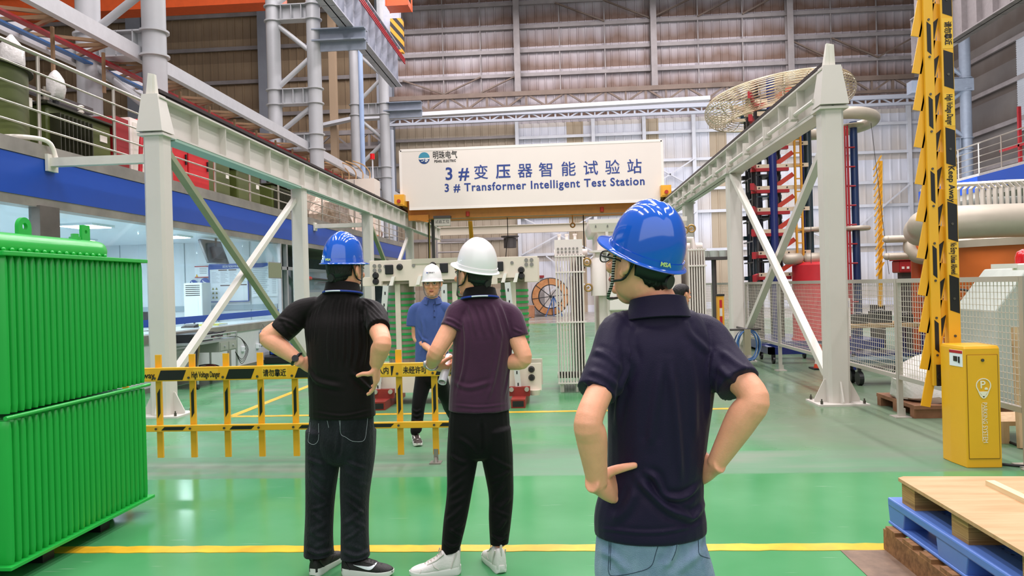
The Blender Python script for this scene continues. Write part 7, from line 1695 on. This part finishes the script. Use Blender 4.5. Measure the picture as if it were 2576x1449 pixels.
limb(b, [(*J(905, 772, 4.05), .055, .06), (*J(938, 787, 4.04), .066, .070), (*J(948, 810, 3.96), .064, .068), (*J(953, 828, 3.90), .060, .064)], (1, 0, 0), 20, 5, (.4, .06))
F = [([(822 - 7 * k, 745 + 4 * k), (800 - 9 * k, 790 + 5 * k), (790 - 5 * k, 870)], .0035, .008) for k in range(4)] + [([(842 + 16 * k, 742), (832 + 17 * k, 790), (826 + 19 * k, 870), (830 + 16 * k, 930)], .0035, .009) for k in range(6)] + \
    [([(905 + 5 * k, 745 + 10 * k), (935, 762 + 12 * k), (960, 790 + 12 * k)], .0035, .007) for k in range(5)] + [([(700 + 8 * k, 800 + 9 * k), (728 + 4 * k, 810 + 14 * k), (760, 830 + 14 * k)], .004, .009) for k in range(3)] + \
    [([(885, 935), (910, 960), (935, 985)], .006, .012), ([(775, 930), (800, 960), (860, 975)], .005, .014), ([(780, 1035), (860, 1046), (940, 1030)], .002, .006)]
shirt = fused(b, 'polo_shirt', BLKC, root, .0055, 4, folds(F, ripple(3, .0025, 24)))
CR = np.stack([SIDE, FWD, (0, 0, 1)], 1)
collar(root, J(862, 729, 4.07), CR, BLKC, .078, .078, .050)
LANY = mat('lanyard_blue', '#1C3C9A', .5)
lanyard(root, J(862, 729, 4.07) + V3((0, 0, -.004)), CR, .106, .106, LANY)
hair(root, hc, HR, 1.06)
helmet(root, hc, HR, HBLUE, 1.02, 'MSA', mat('logo_lime', '#C8E08A'), up=.048, taz=172)
face_parts(root, hc, HR, 1.06)
wrist_watch(root, LW * .86 + LE * .14, LW - LE, .036, BLK, (-.1, -1, .4))
shoe(root, (aL[0] - .02, 3.98, 0), (aL[0] + .05, 4.27, 0), SHD, SOLEW, heel_h=.095, trim=SHD)
shoe(root, (aR[0] - .07, 4.02, 0), (aR[0] + .22, 4.00, 0), SHD, SOLEW, swoosh=1, heel_h=.095, lace_m=SHD, trim=SHD)

# ======== man in purple polo with white helmet, middle ========
PURC = cloth_mat('purple_polo_cloth', '#42203A', .6, .15, 280, .05, .25)
BLKT = cloth_mat('black_trouser_cloth', '#080708', .75, .2, 240, .05, .05)
YB = 4.10
root = thing('person', 'man in dark purple polo, black trousers and white helmet holding a paper roll', 'person', (onY(1205, 1300, YB)[0], YB, 0))
SIDE = unit((1, .22, 0)); FWD = unit((-.22, 1, 0))
hc = J(1190, 689, 4.10); HR = head_axes(math.radians(52), math.radians(4), math.radians(-3))
b = MB(); head(b, hc, HR, 1.04)
limb(b, [(*J(1208, 775, 4.10), .08, .07), (*J(1205, 735, 4.10), .062, .062), (*(hc + HR @ V3((0, -.030, -.07))), .058, .062), (*(hc + HR @ V3((0, -.02, -.01))), .05, .06)], SIDE, 20)
limb(b, rows_px([(1206, 1060, YB, .13, .09), (1208, 950, YB, .135, .095), (1215, 860, YB, .145, .10), (1216, 800, YB, .145, .09), (1210, 765, YB, .10, .065)]), SIDE)
LS, LE, LW = J(1152, 792, 4.08), J(1098, 885, 4.00), J(1084, 921, 4.17)
RS, RE, RW = J(1283, 800, 4.12), J(1318, 905, 4.06), J(1180, 922, 4.27)
limb(b, [(*LS, .05, .05), (*(LS * .5 + LE * .5), .050, .050), (*LE, .042, .043), (*(LE * .65 + LW * .35), .045, .045), (*(LE * .25 + LW * .75), .035, .034), (*LW, .029, .026)], (0, 1, 0))
limb(b, [(*RS, .05, .05), (*(RS * .5 + RE * .5), .048, .048), (*RE, .042, .043), (*(RE * .7 + RW * .3), .047, .045), (*(RE * .3 + RW * .7), .036, .034), (*RW, .029, .026)], (0, 1, 0))
hand(b, LW + V3((.004, .0, 0)), (.93, .30, -.22), (.15, .55, .8), (.75, .75, .7, .7), (.75, .2, .45), 1.05, t=(.1, -.8, .5))
hand(b, RW, (-.96, -.1, .10), (.1, .5, -.5), (.45, .5, .55, .6), (-.7, -.2, -.5), 1.05, t=(-.1, -.6, .7))
aL, aR = J(1134, 1388, 4.05), J(1256, 1368, 4.12)
hL, hR = J(1168, 1100, YB), J(1246, 1100, YB); kL, kR = J(1155, 1240, 4.06), J(1260, 1240, 4.12)
for h_, k_, a_ in ((hL, kL, aL), (hR, kR, aR)): limb(b, [(*h_, .07, .075), (*k_, .052, .055), (*(k_ * .6 + a_ * .4), .050, .055), (*a_, .034, .036)], SIDE)
body = fused(b, 'body', SKIN, root, .0046, 4)
b = MB(); limb(b, rows_px([(1206, 1000, YB, .155, .11), (1206, 1050, YB, .166, .122), (1206, 1100, YB, .168, .125), (1207, 1130, YB, .155, .11)]), SIDE, 24)
for h_, k_, a_ in ((hL, kL, aL), (hR, kR, aR)):
    limb(b, [(*(h_ + V3((0, 0, .05))), .086, .11), (*(h_ * .65 + k_ * .35), .084, .098), (*k_, .068, .078), (*(k_ * .5 + a_ * .5 + V3((0, -.008, 0))), .062, .070), (*(a_ + V3((0, 0, .02))), .052, .056), (*a_, .051, .054)], SIDE, 22, 5, (.3, .05))
rr = random.Random(21); F2 = []
for x0, x1 in ((1118, 1186), (1232, 1290)):
    for k in range(8):
        y = 1160 + k * 27 + rr.uniform(-8, 8); s_ = rr.choice((-1, 1)); xa_ = x0 + rr.uniform(0, 22); xb_ = x1 - rr.uniform(0, 22); sl = rr.uniform(8, 20) * s_
        F2.append(([(xa_, y - sl), ((xa_ + xb_) / 2, y + rr.uniform(0, 5)), (xb_, y + sl)], rr.uniform(.0018, .0038), rr.uniform(.008, .013)))
F2 += [([(1212, 1060), (1213, 1110), (1212, 1140)], -.006, .010), ([(1205, 1150), (1180, 1120), (1150, 1100)], .003, .012), ([(1116, 1362), (1135, 1375), (1158, 1368)], .004, .008), ([(1236, 1345), (1256, 1357), (1280, 1350)], .004, .008)]
trousers = fused(b, 'trousers', BLKT, root, .0055, 3, folds(F2, ripple(9, .002, 26)))
b = MB()
limb(b, rows_px([(1206, 1030, YB, .168, .128), (1206, 990, YB, .164, .126), (1210, 920, YB, .160, .124), (1216, 850, YB, .164, .124), (1219, 805, YB, .160, .112), (1214, 774, YB, .125, .088), (1209, 753, YB, .092, .076), (1207, 738, YB, .074, .072)]), SIDE, 28, 5, (.1, .3))
limb(b, [(*J(1190, 775, 4.09), .055, .06), (*J(1156, 785, 4.08), .064, .066), (*J(1146, 808, 4.06), .064, .066), (*J(1136, 828, 4.04), .062, .064)], (0, 1, 0), 20, 5, (.4, .06))
limb(b, [(*J(1250, 780, 4.11), .055, .06), (*J(1283, 795, 4.12), .060, .064), (*J(1296, 822, 4.10), .056, .062), (*J(1304, 848, 4.09), .052, .060)], (0, 1, 0), 20, 5, (.4, .06))
F = [([(1175 + 20 * k, 760), (1190 + 20 * k, 800), (1200 + 21 * k, 850)], .0035, .009) for k in range(5)] + [([(1165, 800), (1172, 850), (1168, 920), (1150, 990)], .004, .010), ([(1262, 830), (1252, 900), (1240, 960), (1225, 1010)], .003, .012), ([(1285, 850), (1282, 920), (1270, 1000)], .003, .010), ([(1120, 800), (1140, 806), (1162, 820)], .003, .007), ([(1118, 812), (1138, 820), (1160, 832)], .003, .006), ([(1140, 960), (1180, 975), (1240, 960)], .003, .012), ([(1135, 1018), (1206, 1024), (1278, 1016)], .002, .006), ([(1290, 825), (1302, 832), (1314, 836)], .003, .006)]
shirt = fused(b, 'polo_shirt', PURC, root, .0055, 4, folds(F, ripple(4, .0022, 24)))
CR = np.stack([SIDE, FWD, (0, 0, 1)], 1)
collar(root, J(1207, 742, 4.10), CR, BLKC, .074, .074, .048)
lanyard(root, J(1207, 742, 4.10) + V3((0, 0, -.004)), CR, .102, .102, LANY)
hair(root, hc, HR, 1.04)
helmet(root, hc, HR, HWHITE, 1.0, up=.048, tilt=math.radians(8), back=-.02)
face_parts(root, hc, HR, 1.04)
wrist_watch(root, LW * .86 + LE * .14, LW - LE, .033, mat('watch_silver', '#C9C6C0', .25, .8), (-.9, -.4, .1))
shoe(root, (aL[0] + .055, 4.04, 0), (aL[0] - .215, 3.98, 0), SHW, SOLEW, 1.0, heel_h=.135, lace_m=SOLEG, trim=SHT)
shoe(root, (aR[0] + .02, 4.02, 0), (aR[0] - .09, 4.28, 0), SHW, SOLEW, 1.0, heel_h=.135, lace_m=SOLEG, trim=SHT)
# rolled paper in his hands
p = J(1112, 962, 4.13); q = J(1131, 896, 4.27)
t = thing('paper_roll', 'white rolled paper held in the hands of the man in purple', 'paper roll', p)
b = MB(); d = unit(q - p); u = unit(np.cross(d, (0, 1, 0))); v = np.cross(d, u); rings = []
for s_, e in ((.024, p), (.023, q), (.019, q), (.020, p)): rings.append([e + s_ * (math.cos(a) * u + math.sin(a) * v) for a in np.linspace(0, 2 * PI, 25)[:-1]])
n = 24; b.add([x for r in rings for x in r], [(i * n + k, i * n + (k + 1) % n, ((i + 1) % 4) * n + (k + 1) % n, ((i + 1) % 4) * n + k) for i in range(4) for k in range(n)]); b.build('outer_sheet', PAPER, t, smooth=40)
b = MB(); b.tube([p + d * .004, q - d * .004], .0165, 18, cap=False); b.build('inner_sheet', mat('paper_shade', '#DAD8D2', .6), t, smooth=60)

# ======== man in blue polo facing the camera ========
BLUC = cloth_mat('royal_polo_cloth', '#465C99', .75, .25, 220, .05, .12)
YB = 7.65
root = thing('person', 'man in royal blue polo and white helmet behind the barrier facing the camera', 'person', (onY(1085, 1000, YB)[0], YB, 0))
SIDE = unit((1, .1, 0)); FWD = unit((.1, -1, 0))
hc = J(1087, 713, 7.58); HR = head_axes(math.radians(180 + 4), math.radians(-4), 0)
b = MB(); head(b, hc, HR, 1.03)
limb(b, [(*J(1087, 780, 7.66), .085, .07), (*J(1087, 752, 7.64), .060, .060), (*(hc + HR @ V3((0, -.025, -.07))), .056, .06), (*(hc + HR @ V3((0, -.02, -.01))), .05, .06)], SIDE, 20)
limb(b, rows_px([(1086, 930, YB, .14, .10), (1086, 880, YB, .145, .105), (1085, 820, YB, .150, .105), (1085, 790, YB, .145, .09), (1086, 770, YB, .09, .07)]), SIDE)
LS, LE, LW = J(1046, 785, 7.65), J(1047, 848, 7.66), J(1086, 884, 7.46)
RS, RE, RW = J(1126, 785, 7.66), J(1136, 850, 7.70), J(1112, 892, 7.46)
for S_, E_, W_ in ((LS, LE, LW), (RS, RE, RW)):
    limb(b, [(*S_, .05, .05), (*(S_ * .5 + E_ * .5), .047, .047), (*E_, .041, .042), (*(E_ * .7 + W_ * .3), .043, .043), (*(E_ * .3 + W_ * .7), .035, .034), (*W_, .028, .024)], (0, 1, 0))
hand(b, LW, (.75, -.35, -.55), (.3, .9, .1), (.35, .4, .4, .45), (.6, -.5, .2), 1.0, t=(.3, -.6, .6))
hand(b, RW, (-.75, -.35, -.55), (-.3, .9, .1), (.35, .4, .4, .45), (-.6, -.5, .2), 1.0, t=(-.3, -.6, .6))
aL, aR = J(1047, 1086, 7.48), J(1138, 1046, 8.25)
hL, hR = J(1066, 950, YB), J(1104, 950, YB); kL, kR = J(1054, 1012, 7.55), J(1122, 1000, 7.85)
for h_, k_, a_ in ((hL, kL, aL), (hR, kR, aR)): limb(b, [(*h_, .07, .08), (*k_, .052, .055), (*(k_ * .55 + a_ * .45), .048, .052), (*a_, .034, .036)], SIDE)
body = fused(b, 'body', SKIN, root, .0052, 3)
b = MB(); limb(b, rows_px([(1086, 902, YB, .155, .115), (1086, 930, YB, .165, .122), (1086, 955, YB, .165, .12), (1086, 962, YB, .15, .11)]), SIDE, 24)
for h_, k_, a_ in ((hL, kL, aL), (hR, kR, aR)):
    limb(b, [(*(h_ + V3((0, 0, .03))), .084, .11), (*(h_ * .6 + k_ * .4), .080, .095), (*k_, .068, .075), (*(k_ * .5 + a_ * .5), .062, .068), (*(a_ + V3((0, 0, .02))), .056, .062), (*a_, .055, .06)], SIDE, 22, 5, (.3, .05))
trousers = fused(b, 'trousers', BLKT, root, .007, 3, folds([([(1036, 1030 + 12 * k), (1048, 1036 + 12 * k), (1060, 1030 + 12 * k)], .005, .012) for k in range(4)], ripple(12, .003, 22)))
b = MB()
limb(b, rows_px([(1086, 914, YB, .172, .132), (1086, 890, YB, .170, .132), (1086, 850, YB, .168, .130), (1085, 808, YB, .172, .128), (1085, 782, YB, .167, .110), (1086, 764, YB, .118, .088), (1087, 755, YB, .09, .075), (1087, 749, YB, .07, .07)]), SIDE, 28, 5, (.1, .3))
for q, S0, S1, S2, S3 in ((-1, (1068, 773), (1047, 779), (1041, 800), (1040, 820)), (1, (1104, 773), (1126, 779), (1133, 800), (1135, 820))):
    limb(b, [(*J(*S0, 7.65), .06, .06), (*J(*S1, 7.65), .066, .068), (*J(*S2, 7.65), .068, .070), (*J(*S3, 7.65), .070, .070)], (0, 1, 0), 20, 5, (.4, .06))
shirt = fused(b, 'polo_shirt', BLUC, root, .0065, 4, folds([([(1060, 800), (1066, 840), (1058, 890)], .005, .014), ([(1100, 800), (1098, 850), (1105, 895)], .004, .014), ([(1050, 830), (1060, 850), (1075, 860)], .005, .012), ([(1070, 870), (1080, 885), (1095, 890)], .004, .014)], ripple(14, .003, 20)))
CR = np.stack([-SIDE, FWD, (0, 0, 1)], 1)
collar(root, J(1087, 752, 7.64), CR, BLUC, .074, .074, .035, .045, .9)
b = MB(); pts = seen(BVHTree.FromPolygons([v.co + Vector(shirt['_o']) for v in shirt.data.vertices], [p.vertices for p in shirt.data.polygons]), [(1092, 766), (1093, 782), (1093, 797)])
if len(pts) == 3:
    b.tube(pts, .014, 4); pl = b.build('button_placket', BLUC, shirt, smooth=60)
    b = MB()
    for p in pts: b.cyl(p + V3((0, -.012, 0)), p + V3((0, -.018, 0)), .007, n=12)
    b.build('buttons', mat('button_navy', '#1A2A5E', .4), pl)
hair(root, hc, HR, 1.03)
helmet(root, hc, HR, HWHITE, 1.02, front_text='明珠电气', up=.042)
glasses(root, hc, HR, mat('thin_frame', '#5A3A34', .4), 1.03, fr=.0011); face_parts(root, hc, HR, 1.03)
shoe(root, (aL[0] - .03, 7.56, 0), (aL[0] + .06, 7.29, 0), mat('shoe_brown', '#3A2E28', .6), SOLEW)
shoe(root, (aR[0], 8.33, 0), (aR[0] + .05, 8.06, 0), mat('shoe_brown', '#3A2E28'), SOLEW)

# ======== bare headed person behind the navy shirt ========
YB = 8.6
hc = J(1716, 740, YB)
root = thing('person', 'person with short black hair and no helmet behind the man in navy', 'person', (hc[0], YB, 0))
HR = head_axes(math.radians(-55), math.radians(-6), 0); SIDE = unit((.6, -.8, 0))
b = MB(); head(b, hc, HR, 1.0)
limb(b, [(hc[0], YB, 1.17, .07, .06), (hc[0], YB, 1.24, .052, .052), (*(hc + HR @ V3((0, -.03, -.06))), .052, .055)], SIDE)
limb(b, [(hc[0], YB, .80, .12, .085), (hc[0], YB, 1.0, .13, .09), (hc[0], YB, 1.15, .12, .07)], SIDE)
for q in (-1, 1):
    s_ = V3((hc[0], YB, 0)) + SIDE * q * .17; limb(b, [(s_[0], s_[1], 1.14, .042, .042), (s_[0] + SIDE[0] * q * .05, s_[1] + SIDE[1] * q * .05, .90, .036, .036), (s_[0] + SIDE[0] * q * .03, s_[1] - .05, .70, .025, .022)], (0, 1, 0)); hand(b, (s_[0] + SIDE[0] * q * .03, s_[1] - .05, .69), (0, -.15, -1), SIDE * -q, (.3, .3, .3, .3), (.3, -.6, -.5), .95)
    l_ = V3((hc[0], YB, 0)) + SIDE * q * .09; limb(b, [(l_[0], l_[1], .78, .065, .07), (l_[0], l_[1], .42, .048, .05), (l_[0], l_[1], .08, .033, .035)], SIDE)
fused(b, 'body', SKIN, root, .0055, 3)
b = MB(); limb(b, [(hc[0], YB, .72, .155, .115), (hc[0], YB, .95, .15, .11), (hc[0], YB, 1.12, .15, .095), (hc[0], YB, 1.2, .09, .075)], SIDE, 24)
for q in (-1, 1):
    s_ = V3((hc[0], YB, 0)) + SIDE * q * .15; limb(b, [(s_[0], s_[1], 1.14, .055, .055), (s_[0] + SIDE[0] * q * .05, s_[1] + SIDE[1] * q * .05, .97, .056, .056)], (0, 1, 0))
fused(b, 'grey_shirt', cloth_mat('grey_work_cloth', '#4A4F58', .7), root, .008, 3)
b = MB(); limb(b, [(hc[0], YB, .68, .145, .11), (hc[0], YB, .80, .14, .105)], SIDE)
for q in (-1, 1):
    l_ = V3((hc[0], YB, 0)) + SIDE * q * .085; limb(b, [(l_[0], l_[1], .74, .08, .09), (l_[0], l_[1], .42, .065, .07), (l_[0], l_[1], .05, .055, .06)], SIDE)
fused(b, 'trousers', BLKT, root, .008, 3)
hair(root, hc, HR, 1.0, vol=1.12); face_parts(root, hc, HR)
for q in (-1, 1):
    l_ = V3((hc[0], YB, 0)) + SIDE * q * .09; shoe(root, l_ - (HR @ V3((0, 1, 0))) * V3((1, 1, 0)) * .07, l_ + (HR @ V3((0, 1, 0))) * V3((1, 1, 0)) * .18, SHD, SOLEW)
for o in bpy.data.objects:
    if '_o' in o: del o['_o']
